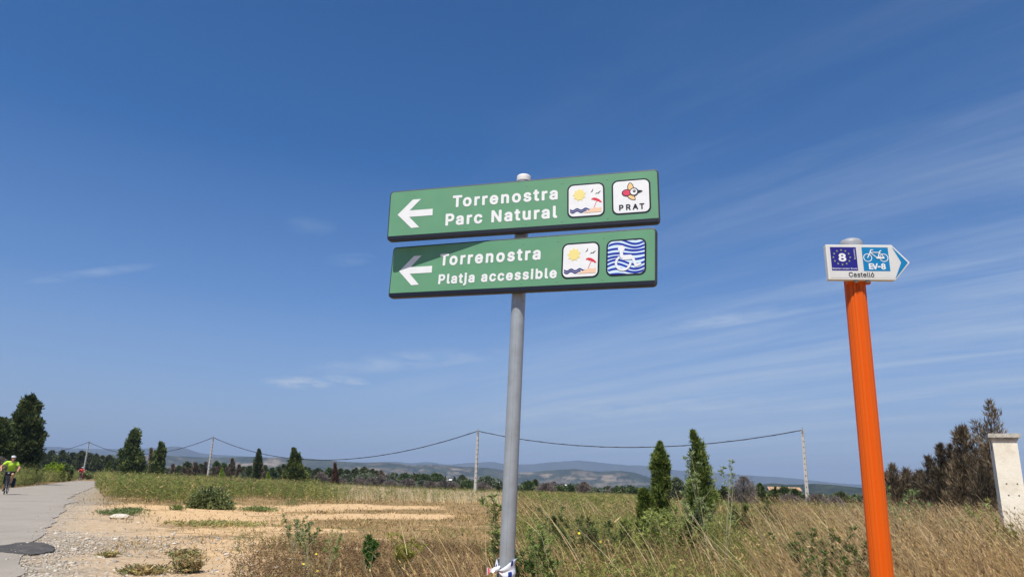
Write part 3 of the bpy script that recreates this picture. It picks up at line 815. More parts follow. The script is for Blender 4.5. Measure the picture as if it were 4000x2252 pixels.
# ------------------------------------------------------------------ destination signpost
PX_, PY_, LEAN = 0.0195, 3.7815, 0.0135
signpost = empty('signpost', (PX_ - LEAN * 0.945, PY_, 0), 'grey steel signpost carrying two green boards with white left arrows', 'signpost')
pm = MB()
pts = [(LEAN * z, 0, z) for z in (-0.25, 0.6, 1.4, 2.2, 3.018)]
pm.tube(pts, 0.0382, 40, 0)
pole = pm.build('pole', M_GALV, signpost)
sm = MB(); sm.tube([(LEAN * z - 0.006, -0.0381, z) for z in (0.0, 1.0, 2.0, 3.0)], 0.0011, 6); sm.build('weld_seam', M_GALV, pole)
cp = MB()
c0 = Vector((LEAN * 3.02, 0, 3.016))
cp.lathe([(0.0405, -0.03), (0.041, -0.004), (0.0395, 0.002), (0.034, 0.007), (0.02, 0.0105), (0.004, 0.0115)], 36, c=c0)
cp.build('pole_cap', mat('pale plastic cap', (0.62, 0.60, 0.57), 0.55), pole)


def pict_frame(f, cx, cy, hx, hy, z, inner_mat):
    o = rrect(cx, cy, hx, hy, 0.034); i = rrect(cx, cy, hx - 0.0085, hy - 0.0085, 0.027)
    f.p(o, z, 0)
    f.p(i, z + 0.0008, inner_mat)
    return o, i


def beach_pict(parent, cx, cy, hx, hy, z):
    f = Flat()
    pict_frame(f, cx, cy, hx, hy, z, 1)
    zz = z + 0.0016
    q = lambda P: [(cx + a * hx / 0.1025, cy + b * hy / 0.0985) for a, b in P]
    sun = []
    for k in range(18):
        a = rad(15 + 20 * k); r = 0.0385 if k % 2 == 0 else 0.0268
        sun.append((-0.0352 + r * math.cos(a) * 0.98, 0.0325 + r * math.sin(a)))
    f.p(q(sun), zz, 2)
    f.disc(cx - 0.0352, cy + 0.0325, 0.0285, zz + 0.0003, 2)
    for B in ([(0.0264, 0.040), (0.0300, 0.0502), (0.0352, 0.0515), (0.0345, 0.0560), (0.0413, 0.0665), (0.0385, 0.0555), (0.0390, 0.0490), (0.0315, 0.0460)],
              [(0.0506, 0.0300), (0.0590, 0.0392), (0.0680, 0.0365), (0.0715, 0.0440), (0.0845, 0.0478), (0.0755, 0.0410), (0.0715, 0.0330), (0.0600, 0.0345)]):
        f.p(q(B), zz, 3)
    can = [(0.0285, 0.0022), (0.0345, 0.0088), (0.0450, 0.0112), (0.0580, 0.0085), (0.0730, -0.0005), (0.0840, -0.0120), (0.0892, -0.0210), (0.0830, -0.0180), (0.0770, -0.0195),
           (0.0700, -0.0120), (0.0630, -0.0125), (0.0560, -0.0050), (0.0480, -0.0065), (0.0410, -0.0005), (0.0350, -0.0010)]
    f.p(q(can), zz, 4)
    f.stroke(q([(0.0590, -0.0080), (0.0437, -0.0480)]), 0.0026, zz + 0.0002, 4, False)
    for (y0, xe) in ((-0.0525, 0.026), (-0.0640, 0.004)):
        n = 20; top = []; bot = []
        for k in range(n + 1):
            x = -0.087 + (xe + 0.087) * k / n
            y = y0 + 0.0052 * math.sin((x + 0.060) / 0.0465 * 2 * math.pi)
            top.append((x, y + 0.0042)); bot.append((x, y - 0.0042))
        for k in range(n):
            f.p(q([top[k], top[k + 1], bot[k + 1], bot[k]]), zz, 5)
    f.p(q([(-0.016, -0.0735), (0.022, -0.0565), (0.0437, -0.0470), (0.0540, -0.0472), (0.0680, -0.0505), (0.0850, -0.0455), (0.0845, -0.0735)]), zz + 0.0004, 6)
    return f.build('beach_pictogram', [M_NAVY, M_WHITE, M_YELL, M_BLACK, M_RED, M_DEEP, M_SANDP], parent)


def bird_pict(parent, cx, cy, hx, hy, z):
    f = Flat()
    pict_frame(f, cx, cy, hx, hy, z, 1)
    zz = z + 0.0016

    def drop(tip, base, w, mi, z0):
        t = np.array(tip); b_ = np.array(base); d = b_ - t; L = np.linalg.norm(d); d = d / L; n = np.array([-d[1], d[0]])
        prof = [(0, .0), (.06, .34), (.18, .62), (.38, .92), (.6, 1.0), (.8, .86), (.94, .5), (1, .0)]
        P = [t + d * L * s_ + n * w * e for s_, e in prof] + [t + d * L * s_ - n * w * e for s_, e in prof[-2:0:-1]]
        O = []
        c = sum(P) / len(P)
        for p in P:
            v = p - c
            O.append(p + v / np.linalg.norm(v) * 0.0045)
        f.p([(cx + p[0], cy + p[1]) for p in O], z0, 0)
        f.p([(cx + p[0], cy + p[1]) for p in P], z0 + 0.0004, mi)
    drop((-0.0045, 0.0770), (0.0000, 0.0330), 0.0130, 2, zz)
    drop((0.0190, -0.0190), (-0.0180, 0.0190), 0.0125, 2, zz)
    f.disc(cx - 0.0230, cy + 0.0225, 0.0265, zz + 0.0008, 0, 0.0205)
    f.disc(cx - 0.0225, cy + 0.0225, 0.0215, zz + 0.0012, 3, 0.0160)
    f.p([(cx + a, cy + b_) for a, b_ in [(0.026, 0.036), (0.040, 0.0330), (0.056, 0.0305), (0.0625, 0.0265), (0.050, 0.0205), (0.032, 0.0140)]], zz + 0.0016, 0)
    f.disc(cx + 0.0155, cy + 0.0255, 0.0235, zz + 0.0020, 0)
    f.disc(cx + 0.0150, cy + 0.0255, 0.0182, zz + 0.0024, 1)
    f.disc(cx + 0.0175, cy + 0.0285, 0.0078, zz + 0.0028, 0)
    f.disc(cx + 0.0165, cy + 0.0300, 0.0024, zz + 0.0032, 1)
    f.text('PRAT', 'b', 0.0330, cx - 0.0655, cx + 0.0685, cy - 0.0770, zz, 0)
    return f.build('bird_pictogram', [M_NAVY, M_WHITE, M_PEACH, M_PINK], parent)


def access_pict(parent, cx, cy, hx, hy, z):
    f = Flat()
    o, i = pict_frame(f, cx, cy, hx, hy, z, 1)
    zz = z + 0.0014
    ihx, ihy, ir = hx - 0.0085, hy - 0.0085, 0.027

    def half_h(x):
        d = abs(x) - (ihx - ir)
        return ihy if d <= 0 else ihy - ir + math.sqrt(max(ir * ir - d * d, 0))
    n = 30
    for k in range(-1, 9):
        y0 = 0.085 - k * 0.0223
        for j in range(n):
            xa, xb = -ihx + 2 * ihx * j / n, -ihx + 2 * ihx * (j + 1) / n

            def band(x):
                y = y0 + 0.0165 * math.cos((x + 0.052) / 0.205 * 2 * math.pi) * (0.65 + 0.35 * math.cos(k * 1.1))
                h = half_h(x) - 0.0002
                return max(-h, min(h, y + 0.0058)), max(-h, min(h, y - 0.0058))
            ta, ba = band(xa); tb, bb = band(xb)
            if ta - ba < 1e-4 and tb - bb < 1e-4: continue
            f.p([(cx + xa, cy + ta), (cx + xb, cy + tb), (cx + xb, cy + bb), (cx + xa, cy + ba)], zz, 2)
    z2 = zz + 0.0008
    f.disc(cx - 0.0245, cy + 0.0475, 0.0175, z2, 3)
    f.stroke([(cx - 0.0255, cy + 0.036), (cx - 0.0215, cy + 0.0035), (cx + 0.024, cy + 0.0035)], 0.0165, z2 + 0.0004, 3)
    f.stroke([(cx - 0.012, cy - 0.008), (cx + 0.036, cy - 0.006), (cx + 0.052, cy - 0.048), (cx + 0.073, cy - 0.040)], 0.0135, z2 + 0.0008, 3)
    arc = [(cx - 0.0135 + 0.0375 * math.cos(rad(a)), cy - 0.0300 + 0.0375 * math.sin(rad(a))) for a in range(128, 366, 14)]
    f.stroke(arc, 0.0115, z2 + 0.0012, 3)
    return f.build('accessible_pictogram', [M_NAVY, M_PALE, M_ROYAL, M_WHITE], parent)


def sign_board(name, loc, yaw, tilt, label, W_=1.5413, H_=0.30, T=0.036):
    hx, hy = W_ / 2, H_ / 2
    bm = bmesh.new()
    rings = [(0.0, 0.0045), (0.0025, 0.0), (T - 0.006, 0.0), (T, 0.006)]
    prev = None
    for (y, ins) in rings:
        cur = [bm.verts.new((x, y, z)) for x, z in rrect(0, 0, hx + 0.004 - ins, hy + 0.004 - ins, 0.022 - min(ins, .004), 8)]
        if prev:
            for k in range(len(cur)):
                j = (k + 1) % len(cur)
                bm.faces.new((prev[k], prev[j], cur[j], cur[k]))
        else:
            bm.faces.new(cur)
        prev = cur
    bm.faces.new(prev[::-1])
    bmesh.ops.recalc_face_normals(bm, faces=bm.faces)
    me = bpy.data.meshes.new(name); bm.to_mesh(me); bm.free()
    o = link(name, me, M_RIM, signpost)
    o.location = Vector(loc) - signpost.location
    o.rotation_euler = (0, -tilt, -yaw)
    o['label'] = label
    f = Flat(); f.p(rrect(0, 0.0, hx - 0.0035, hy - 0.0035, 0.017, 8), 0.0012)
    f.build('green_face', M_GREEN, o)
    f = Flat()
    bot = [p for p in rrect(0, 0, hx - 0.003, hy - 0.003, 0.017, 8) if p[1] < -0.1268]
    left = sorted([p for p in bot if p[0] < 0], key=lambda p: -p[1]); right = sorted([p for p in bot if p[0] > 0], key=lambda p: p[1])
    f.p([(-hx + 0.003, -0.1265)] + left + right + [(hx - 0.003, -0.1265)], 0.0020)
    f.build('dark_stripe', M_NAVY, o)
    # two clamp brackets behind the board hold it to the pole
    for z in (0.085, -0.085):
        br = MB(); br.box((0.006, T + 0.004, z), (0.05, 0.006, 0.012)); br.build('bracket', M_GALV, o)
    return o


ARROW = [(-0.7170, 0.0030), (-0.6275, 0.0905), (-0.5765, 0.0908), (-0.6430, 0.0240), (-0.5015, 0.0238), (-0.5008, -0.0160), (-0.6438, -0.0157), (-0.5775, -0.0840), (-0.6270, -0.0850)]
bU = sign_board('sign_board', (0.0159, 3.7009, 2.8016), rad(14.5), 0.0119, 'upper green board reading Torrenostra Parc Natural')
bL = sign_board('sign_board', (0.0053, 3.7039, 2.4605), rad(22.0), -0.0251, 'lower green board reading Torrenostra Platja accessible')
ZT = 0.0026
for bo in (bU, bL):
    f = Flat(); f.p(ARROW, ZT); f.build('arrow', M_WHITE, bo)
f = Flat(); f.text('Torrenostra', 'b', 0.0722, -0.3826, 0.2276, 0.0222, ZT); f.build('lettering', M_WHITE, bU)
for wd in (0, 1):
    f = Flat(); f.text('Parc Natural', 'b', 0.0722, -0.4204, 0.2250, -0.0862, ZT, word=wd); f.build('lettering', M_WHITE, bU)
f = Flat(); f.text('Torrenostra', 'b', 0.0712, -0.4553, 0.1537, 0.0206, ZT); f.build('lettering', M_WHITE, bL)
for wd in (0, 1):
    f = Flat(); f.text('Platja accessible', 'b', 0.0580, -0.4537, 0.2499, -0.0878, ZT, word=wd); f.build('lettering', M_WHITE, bL)
beach_pict(bU, 0.3829, 0.0045, 0.1025, 0.0985, ZT)
bird_pict(bU, 0.6272, 0.0060, 0.1035, 0.0998, ZT)
beach_pict(bL, 0.3771, 0.0024, 0.1028, 0.0980, ZT)
access_pict(bL, 0.6199, 0.0036, 0.1040, 0.0980, ZT)
f = MB(); f.lathe([(0.0042, 0), (0.0036, 0.0009), (0.0015, 0.0012)], 12)
f.v = [(x, -z, y) for x, y, z in f.v]
rv = f.build('rivet', M_GREEN, bU, (-0.62, -0.0013, -0.108))
for bo in (bU, bL):
    for x in (-0.62, -0.30, 0.05, 0.25, 0.50):
        for z in (-0.108, 0.118):
            if bo is bU and x == -0.62 and z < 0: continue
            c_ = rv.copy(); COL.objects.link(c_); c_.parent = bo; c_.location = (x, -0.0013, z)

# ------------------------------------------------------------------ striped plastic tape tied round the signpost
def tape():
    P = MB(); R0 = 0.0382
    cx0, cy0 = PX_ - 0.0008, PY_
    z0 = 0.905
    n = 40
    rows = 8
    rng = random.Random(5)
    V = []
    for j in range(rows + 1):
        v = j / rows
        for k in range(n + 1):
            u = k / n
            a = rad(205 + 335 * u)                      # from the knot at the left front, round the front and the back
            fan = math.sin(min(u * 3.2, 1) * math.pi / 2)
            zt = z0 - 0.004 + 0.052 * fan * min(1, u * 2.8)
            zb = z0 - 0.006 - 0.050 * fan
            fold = 0.0035 * math.sin(v * 19 + u * 3) * (1 - 0.5 * fan) + 0.003 * math.sin(v * 11 - u * 7)
            r = R0 + 0.0065 + fold
            V.append((cx0 + r * math.cos(a), cy0 + r * math.sin(a), zb + (zt - zb) * v))
    F = []; M = []
    for j in range(rows):
        for k in range(n):
            F.append((j * (n + 1) + k, j * (n + 1) + k + 1, (j + 1) * (n + 1) + k + 1, (j + 1) * (n + 1) + k))
            u, v = k / n, j / rows
            m = 0
            if 0.22 < u < 0.30 and v < 0.42: m = 1
            if 0.25 < u < 0.31 and 0.70 < v < 0.9: m = 1
            if 0.04 < u < 0.11 and 0.35 < v < 0.5: m = 2
            if 0.50 < u < 0.6 and v > 0.4: m = 1
            M.append(m)
    b0 = len(P.v); P.v += V
    for f_, m_ in zip(F, M):
        P.f.append([i + b0 for i in f_]); P.m.append(m_); P.sm.append(True)
    a = rad(205); kx, ky = cx0 + (R0 + 0.012) * math.cos(a), cy0 + (R0 + 0.012) * math.sin(a)
    P.tube([(kx - .012, ky - .004, z0 - .012), (kx, ky - 0.008, z0), (kx + 0.012, ky - 0.004, z0 + 0.012)], [0.006, 0.011, 0.006], 10, 0)
    # upper free end: a creased triangle, and a crumpled tail to the left
    tri = [(kx, ky - .004, z0), (kx - 0.012, ky - 0.004, z0 + 0.014), (kx - 0.006, ky - 0.002, z0 + 0.047), (kx + 0.004, ky - 0.001, z0 + 0.025)]
    P.poly(tri, 0); P.poly([(kx - 0.009, ky - 0.0065, z0 + 0.014), (kx - 0.006, ky - 0.006, z0 + 0.026), (kx - 0.001, ky - 0.0065, z0 + 0.012)], 1)
    tail = []
    for k in range(9):
        s = k / 8
        tail.append(((kx - 0.052 * s, ky - 0.006 + 0.006 * math.sin(s * 9), z0 + 0.004 + 0.004 * math.sin(s * 7)),
                     (kx - 0.050 * s, ky - 0.010 + 0.007 * math.cos(s * 8), z0 - 0.004 - 0.024 * s + 0.004 * math.sin(s * 12))))
    for k in range(8):
        P.poly([tail[k][0], tail[k + 1][0], tail[k + 1][1], tail[k][1]], 2 if k == 6 else 3 if k > 4 else 0)
    o = P.build('barrier_tape', [mat('white plastic tape', (0.75, 0.77, 0.82), 0.35, var=0.05), mat('blue tape print', (0.01, 0.03, 0.22), 0.4),
                                 mat('red tape print', (0.62, 0.06, 0.05), 0.4), mat('pinkish tape', (0.72, 0.52, 0.52), 0.4)])
    sd = o.modifiers.new('thickness', 'SOLIDIFY'); sd.thickness = 0.0007
    tag(o, 'white plastic tape with blue print knotted round the grey signpost', 'tape')


tape()

# ------------------------------------------------------------------ orange cycle route marker
MX, MY = 1.5335, 3.070
marker = empty('route_marker', (MX, MY, 0), 'fluted orange post with a white arrow board reading Castelló', 'signpost')
LM = 0.0070
N = 240
prof = []
groove = [rad(a) for base_ in range(0, 360, 60) for a in (base_ + 12, base_ + 20, base_ + 28, base_ + 52)]
for k in range(N):
    a = 2 * math.pi * k / N
    dmin = min(abs((a - g + math.pi) % (2 * math.pi) - math.pi) for g in groove)
    r = 0.0440 - (0.0050 if dmin < rad(2.0) else 0.0)
    prof.append((r * math.cos(a), r * math.sin(a)))
V = []; F = []
zs = [-0.3, 0.5, 1.5, 2.402]
for z in zs:
    V += [(x + LM * (z - 0.99), y, z) for x, y in prof]
for i in range(len(zs) - 1):
    for k in range(N):
        F.append((i * N + k, i * N + (k + 1) % N, (i + 1) * N + (k + 1) % N, (i + 1) * N + k))
pb = MB(); pb.raw(V, F, 0, True); pb.poly(V[-N:], 0)
post = pb.build('post', M_ORANGE, marker)
cb = MB()
cb.lathe([(0.046, -0.02), (0.0485, 0.0), (0.0490, 0.012), (0.047, 0.022), (0.040, 0.031), (0.026, 0.037), (0.008, 0.040)], 40, c=(LM * 1.41, 0, 2.400))
cb.build('post_cap', M_PLAST, post)
# board with one pointed end
mb_yaw, mb_tilt = 0.0568, 0.0078
hw, hh, tip = 0.2883 / 2, 0.1630 / 2, 0.0708
T = 0.026
outline = [(-hw, -hh), (hw, -hh), (hw + tip, 0), (hw, hh), (-hw, hh)]
bm = bmesh.new()
fr_ = [bm.verts.new((x, 0, z)) for x, z in outline]; bk_ = [bm.verts.new((x, T, z)) for x, z in outline]
bm.faces.new(fr_); bm.faces.new(bk_[::-1])
for k in range(5):
    j = (k + 1) % 5
    bm.faces.new((fr_[k], fr_[j], bk_[j], bk_[k]))
bmesh.ops.recalc_face_normals(bm, faces=bm.faces)
bmesh.ops.bevel(bm, geom=bm.edges[:], offset=0.0012, segments=1, affect='EDGES')
me = bpy.data.meshes.new('arrow_board'); bm.to_mesh(me); bm.free()
ab = link('arrow_board', me, M_WHITEP, marker)
ab.location = (1.5416 - MX, 3.0 - MY, 2.3064)
ab.rotation_euler = (0, -mb_tilt, -mb_yaw)
f = Flat(); k_ = 0.0075
# textured sheeting: a reflective film with a fine honeycomb
f.p([(-hw + k_, -hh + k_), (hw - 0.004, -hh + k_), (hw + tip - 0.011, 0), (hw - 0.004, hh - k_), (-hw + k_, hh - k_)], 0.0008)
mh = mat('honeycomb reflective film', (0.62, 0.615, 0.59), 0.45, var=0.02)
t = NT(mh.node_tree); bs = t.n['Principled BSDF']
vor = t.add('ShaderNodeTexVoronoi', inp={'Vector': t.add('ShaderNodeTexCoord').outputs['Object'], 'Scale': 260.0}, feature='DISTANCE_TO_EDGE')
old = bs.inputs['Base Color'].links[0].from_socket
t.l.new(t.mul(old, t.ramp(vor.outputs['Distance'], [(0.0, 0.86), (0.1, 1.05)])), bs.inputs['Base Color'])
f.build('film', mh, ab)
f = Flat()
f.p([(-0.1266, -0.0400), (-0.0132, -0.0398), (-0.0132, 0.0688), (-0.1266, 0.0690)], 0.0014, 0)
for k in range(12):
    a = rad(90 + 30 * k); sx, sy = -0.0790 + 0.0365 * math.cos(a), 0.0212 + 0.0340 * math.sin(a)
    st = []
    for q in range(10):
        r = 0.0056 if q % 2 == 0 else 0.0024
        st.append((sx + r * math.cos(rad(90 + 36 * q)), sy + r * math.sin(rad(90 + 36 * q))))
    f.p(st, 0.0020, 1)
f.text('8', 'b', 0.0375, -0.0932, -0.0640, 0.0022, 0.0020, 2, squeeze=1.22)
f.text('Mediterranean Route', 'r', 0.0068, -0.1240, -0.0165, -0.0340, 0.0020, 2)
f.text('EuroVelo', 'r', 0.0066, 0.0, 0.0465, 0.0, 0.0020, 2, rot=lambda x, y: (-0.0192 - y, 0.0135 + x))
f.build('emblem', [M_EURO, M_STAR, M_WHITE], ab)
f = Flat()
f.p([(0.0113, -0.0412), (0.1256, -0.0410), (0.1256, 0.0688), (0.0113, 0.0692)], 0.0014, 0)
for wx in (0.0336, 0.1036):
    o_ = [(wx + 0.0190 * math.cos(rad(a)), 0.0205 + 0.0190 * math.sin(rad(a))) for a in range(0, 360, 10)]
    i_ = [(wx + 0.0158 * math.cos(rad(a)), 0.0205 + 0.0158 * math.sin(rad(a))) for a in range(0, 360, 10)]
    f.ring(o_, i_, 0.0020, 1)
f.stroke([(0.0336, 0.0205), (0.0460, 0.0450), (0.0505, 0.0570), (0.0590, 0.0565)], 0.0042, 0.0024, 1)
f.stroke([(0.0460, 0.0450), (0.0860, 0.0450)], 0.0036, 0.0027, 1)
f.stroke([(0.0485, 0.0420), (0.0740, 0.0205)], 0.0036, 0.0030, 1)
f.stroke([(0.0790, 0.0230), (0.0880, 0.0500), (0.0935, 0.0535)], 0.0044, 0.0033, 1)
f.stroke([(0.0740, 0.0195), (0.1020, 0.0195)], 0.0080, 0.0036, 1)
f.stroke([(0.0870, 0.0440), (0.1036, 0.0215)], 0.0032, 0.0039, 1)
f.text('EV-8', 'b', 0.0275, 0.0345, 0.1070, -0.0335, 0.0022, 1)
f.build('bicycle_panel', [M_CYAN, M_WHITE], ab)
f = Flat(); f.p([(hw - 0.0012, 0.0728), (0.2048, -0.0006), (hw - 0.0012, -0.0752), (0.1760, 0.0002)], 0.0014); f.build('chevron', M_CYAN, ab)
f = Flat(); f.text('Castelló', 'r', 0.0215, -0.0565, 0.0535, -0.0690, 0.0016); f.build('lettering', M_BLACK, ab)
cl = MB(); cl.box((-0.004, T + 0.010, -hh - 0.004), (0.051, 0.010, 0.006)); cl.build('clamp', M_ORANGE, ab)
for x in (-0.022, 0.028):
    bo = MB(); bo.lathe([(0.009, -0.007), (0.009, 0.0), (0.004, 0.0005)], 14, c=(x, T * 0.5, -hh - 0.001)); bo.build('bolt', M_PLAST, ab)
# ------------------------------------------------------------------ utility poles and their cable
M_CONC = mat('weathered concrete', (0.46, 0.44, 0.40), 0.85, var=0.14, scale=4, bump=0.3, spec=0.2)
M_HOLE_SHADE = mat('painted hole shade', (0.05, 0.048, 0.045), 0.9)  # near-black colour stands in for the shade inside holes
M_STEEL = mat('dull steel', (0.25, 0.26, 0.27), 0.5, metal=0.4)
M_CABLE = mat('black cable sheath', (0.012, 0.012, 0.013), 0.6)
POLES = []
pole_spec = [((-102.9, 180.0), 8.40, 'perforated concrete utility pole behind the red cyclist'),
             ((-56.45, 140.0), 8.45, 'perforated concrete utility pole second from the road bend'),
             ((-3.93, 97.0), 8.35, 'perforated concrete utility pole just beside the grey signpost'),
             ((32.72, 80.0), 8.40, 'last utility pole of the line, beyond the cypress saplings')]


def utility_pole(x, y, h, label, rz):
    e = empty('utility_pole', (x, y, float(gz(x, y))), label, 'utility pole', 'utility poles carrying the cable', rz)
    b = MB()
    wb, wt = 0.19, 0.115
    V = []; F = []
    sec = [(-1, -.75), (-.55, -.75), (-.45, -.5), (.45, -.5), (.55, -.75), (1, -.75), (1, .75), (.55, .75), (.45, .5), (-.45, .5), (-.55, .75), (-1, .75)]
    ns = len(sec)
    for z in (-0.4, 2.0, 4.5, h):
        w = wb + (wt - wb) * max(z, 0) / h
        V += [(a * w, c * w, z) for a, c in sec]
    for i in range(3):
        for k in range(ns):
            F.append((i * ns + k, i * ns + (k + 1) % ns, (i + 1) * ns + (k + 1) % ns, (i + 1) * ns + k))
    b.raw(V, F); b.poly(V[-ns:])
    sh = b.build('shaft', M_CONC, e)
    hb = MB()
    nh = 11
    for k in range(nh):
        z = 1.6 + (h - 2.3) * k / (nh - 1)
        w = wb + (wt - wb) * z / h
        hb.box((w * 1.004, 0, z), (0.012, w * 0.36, 0.085))  # dark boxes set on the faces, painting the shade of the holes
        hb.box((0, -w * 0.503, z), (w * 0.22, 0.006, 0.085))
    ho = hb.build('recess_shade', M_HOLE_SHADE, sh); ho['kind'] = 'stuff'
    f = MB(); f.tube([(0, 0, h - 0.05), (0, 0, h + 0.22)], 0.03, 8)
    f.box((0.0, -0.10, h - 0.10), (0.05, 0.12, 0.04)); f.build('cable_bracket', M_STEEL, e)
    f = MB(); f.box((0.0, 0, h - 0.42), (wt * 1.15, wt * 0.95, 0.03)); f.build('band', M_STEEL, e)
    POLES.append((x, y, float(gz(x, y)) + h - 0.08))


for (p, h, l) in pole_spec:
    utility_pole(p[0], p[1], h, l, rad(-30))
P0 = (-168.0, 236.0, 8.5)
cpts = []
chain = [P0] + POLES
for (a, b_, sag) in zip(chain[:-1], chain[1:], (3.1, 3.0, 4.0, 2.0)):
    a, b_ = np.array(a), np.array(b_)
    for k in range(40):
        s = k / 40
        p = a + (b_ - a) * s; p[2] -= sag * 4 * s * (1 - s)
        cpts.append(tuple(p))
cpts.append(chain[-1])
cb = MB(); cb.tube(cpts, 0.052, 6)
tw = [(p[0], p[1] + 0.06 * math.sin(i * 1.9), p[2] + 0.06 * math.cos(i * 1.9)) for i, p in enumerate(cpts)]
cb.tube(tw, 0.02, 5)
tag(cb.build('overhead_cable', M_CABLE), 'thick black overhead cable sagging between the concrete utility poles', 'cable')

# ------------------------------------------------------------------ gate pillar at the right edge
gp_c = at_y(3936, 1850, 13.4)
GPX, GPY = gp_c[0], 13.4
yawp = rad(-26)
pil = empty('gate_pillar', (GPX, GPY, 0), 'cream rendered gate pillar with a flat cap at the right edge', 'pillar', rz=yawp)
M_REND = mat('cream render', (0.84, 0.77, 0.63), 0.9, var=0.06, scale=5, bump=0.25, spec=0.15, dirt=((0.50, 0.40, 0.27), 2.2, 0.5))
M_STUB = mat('rusty stub', (0.20, 0.17, 0.13), 0.9)
M_CAPS = mat('weathered cap stone', (0.52, 0.48, 0.41), 0.9, var=0.25, scale=14, bump=0.5, dirt=((0.17, 0.16, 0.14), 16, 0.7))
topz = at_y(3930, 1708, 13.2)[2]
hwid = 0.190
b = MB(); b.box((0, 0, topz / 2), (hwid, hwid, topz / 2)); sh = b.build('shaft', M_REND, pil)
b = MB(); b.box((0, 0, 0.10), (hwid + 0.02, hwid + 0.02, 0.30)); b.build('plinth', mat('stained plinth', (0.40, 0.37, 0.32), 0.9, var=0.2, scale=8), pil)
b = MB(); b.box((0, 0, topz - 0.02), (hwid + 0.02, hwid + 0.02, 0.022)); b.box((0, 0, topz + 0.038), (hwid + 0.052, hwid + 0.052, 0.036))
for k in range(9):
    x = -hwid - 0.04 + (2 * hwid + 0.08) * k / 8
    b.box((x, -hwid - 0.053, topz + 0.036), (0.021, 0.004, 0.032))
b.build('pillar_cap', M_CAPS, pil)
b = MB()
for (x, z) in ((-0.066, 1.63), (0.097, 1.63), (-0.058, 1.43), (0.097, 1.43)):
    b2 = MB(); b2.lathe([(0.015, 0.0), (0.012, 0.004), (0.004, 0.005)], 12, c=(x, z, hwid))
    b2.v = [(p[0], -p[2], p[1]) for p in b2.v]
    b2.build('bolt_stub', M_STUB, pil)
b = MB(); b.box((-hwid - 0.002, -0.02, topz - 0.14), (0.005, 0.018, 0.085)); b.build('slot_shade', M_HOLE_SHADE, pil)  # dark box on the face, its colour painting the shade of a narrow opening

# ------------------------------------------------------------------ house with a tiled roof, small far buildings
M_TILE = mat('terracotta tiles', (0.46, 0.285, 0.165), 0.85, var=0.25, scale=1.2, bump=0.3)
M_WALL = mat('pale house wall', (0.55, 0.50, 0.42), 0.9, var=0.06, scale=0.5)
M_WWALL = mat('whitewashed wall', (0.78, 0.77, 0.74), 0.9, var=0.04, scale=0.3)
M_WIN = mat('dark window glass', (0.03, 0.035, 0.04), 0.2, spec=0.6)


def house(cx, Y, ybase_px, ytop_px, w, d, label, cat, rz, eave=3.0, wall=M_WALL, roof=M_TILE):
    c = at_y(cx, (ybase_px + ytop_px) / 2, Y)
    top = at_y(cx, ytop_px, Y)[2]
    e = empty('house', (c[0], Y, 0), label, cat, None, rz)
    eave = min(eave, top - 0.6)
    b = MB(); b.box((0, 0, eave / 2), (w / 2, d / 2, eave / 2))
    for s in (-1, 1):
        b.poly([(s * w / 2, -d / 2, eave), (s * w / 2, d / 2, eave), (s * w / 2, 0, top - 0.12)])
    b.build('wall', wall, e)
    r = MB(); ov = 0.35
    for s in (-1, 1):
        dn = (top - 0.10 - eave) / (d / 2)
        A = [(-w / 2 - ov, s * (d / 2 + ov), eave - dn * ov), (w / 2 + ov, s * (d / 2 + ov), eave - dn * ov), (w / 2 + ov, 0, top - .1), (-w / 2 - ov, 0, top - .1)]
        B_ = [(x, y, z + 0.12) for x, y, z in A]
        r.raw(A + B_, [(0, 1, 2, 3), (7, 6, 5, 4), (0, 4, 5, 1), (1, 5, 6, 2), (2, 6, 7, 3), (3, 7, 4, 0)])
        nrow = int(w / 0.45)
        for k in range(nrow):
            x = -w / 2 + w * (k + .5) / nrow
            r.tube([(x, s * (d / 2 + ov), eave - dn * ov + 0.13), (x, 0, top + 0.03)], 0.10, 6, smooth=True)
    r.tube([(-w / 2 - ov, 0, top + 0.02), (w / 2 + ov, 0, top + 0.02)], 0.13, 8)
    r.build('roof', roof, e)
    for k in range(2):
        wn = MB(); wn.box((-w / 4 + k * w / 2, -d / 2 - 0.01, eave * .55), (0.5, 0.03, 0.6)); wn.build('window', M_WIN, e)
    return e


house(3062, 165, 1925, 1903, 6.2, 7.0, 'house with a terracotta tiled gable roof behind green trees', 'house', rad(-16), eave=3.2)
house(1750, 520, 1875, 1870, 4.6, 5, 'small white building among trees left of the signpost', 'house', 0, wall=M_WWALL, roof=M_WWALL)
house(1958, 560, 1890, 1882, 3.0, 4, 'tiny white building hard against the grey signpost', 'house', 0.3, wall=M_WWALL, roof=M_WWALL)
house(3348, 480, 1956, 1949, 2.4, 3, 'tiny white house on the plain beside the orange post', 'house', 0.2, wall=M_WWALL, roof=M_WWALL)
house(2203, 900, 1894, 1891, 7.0, 4, 'small white farmhouse below the quarried hill', 'house', 0.2, wall=M_WWALL, roof=M_WWALL)

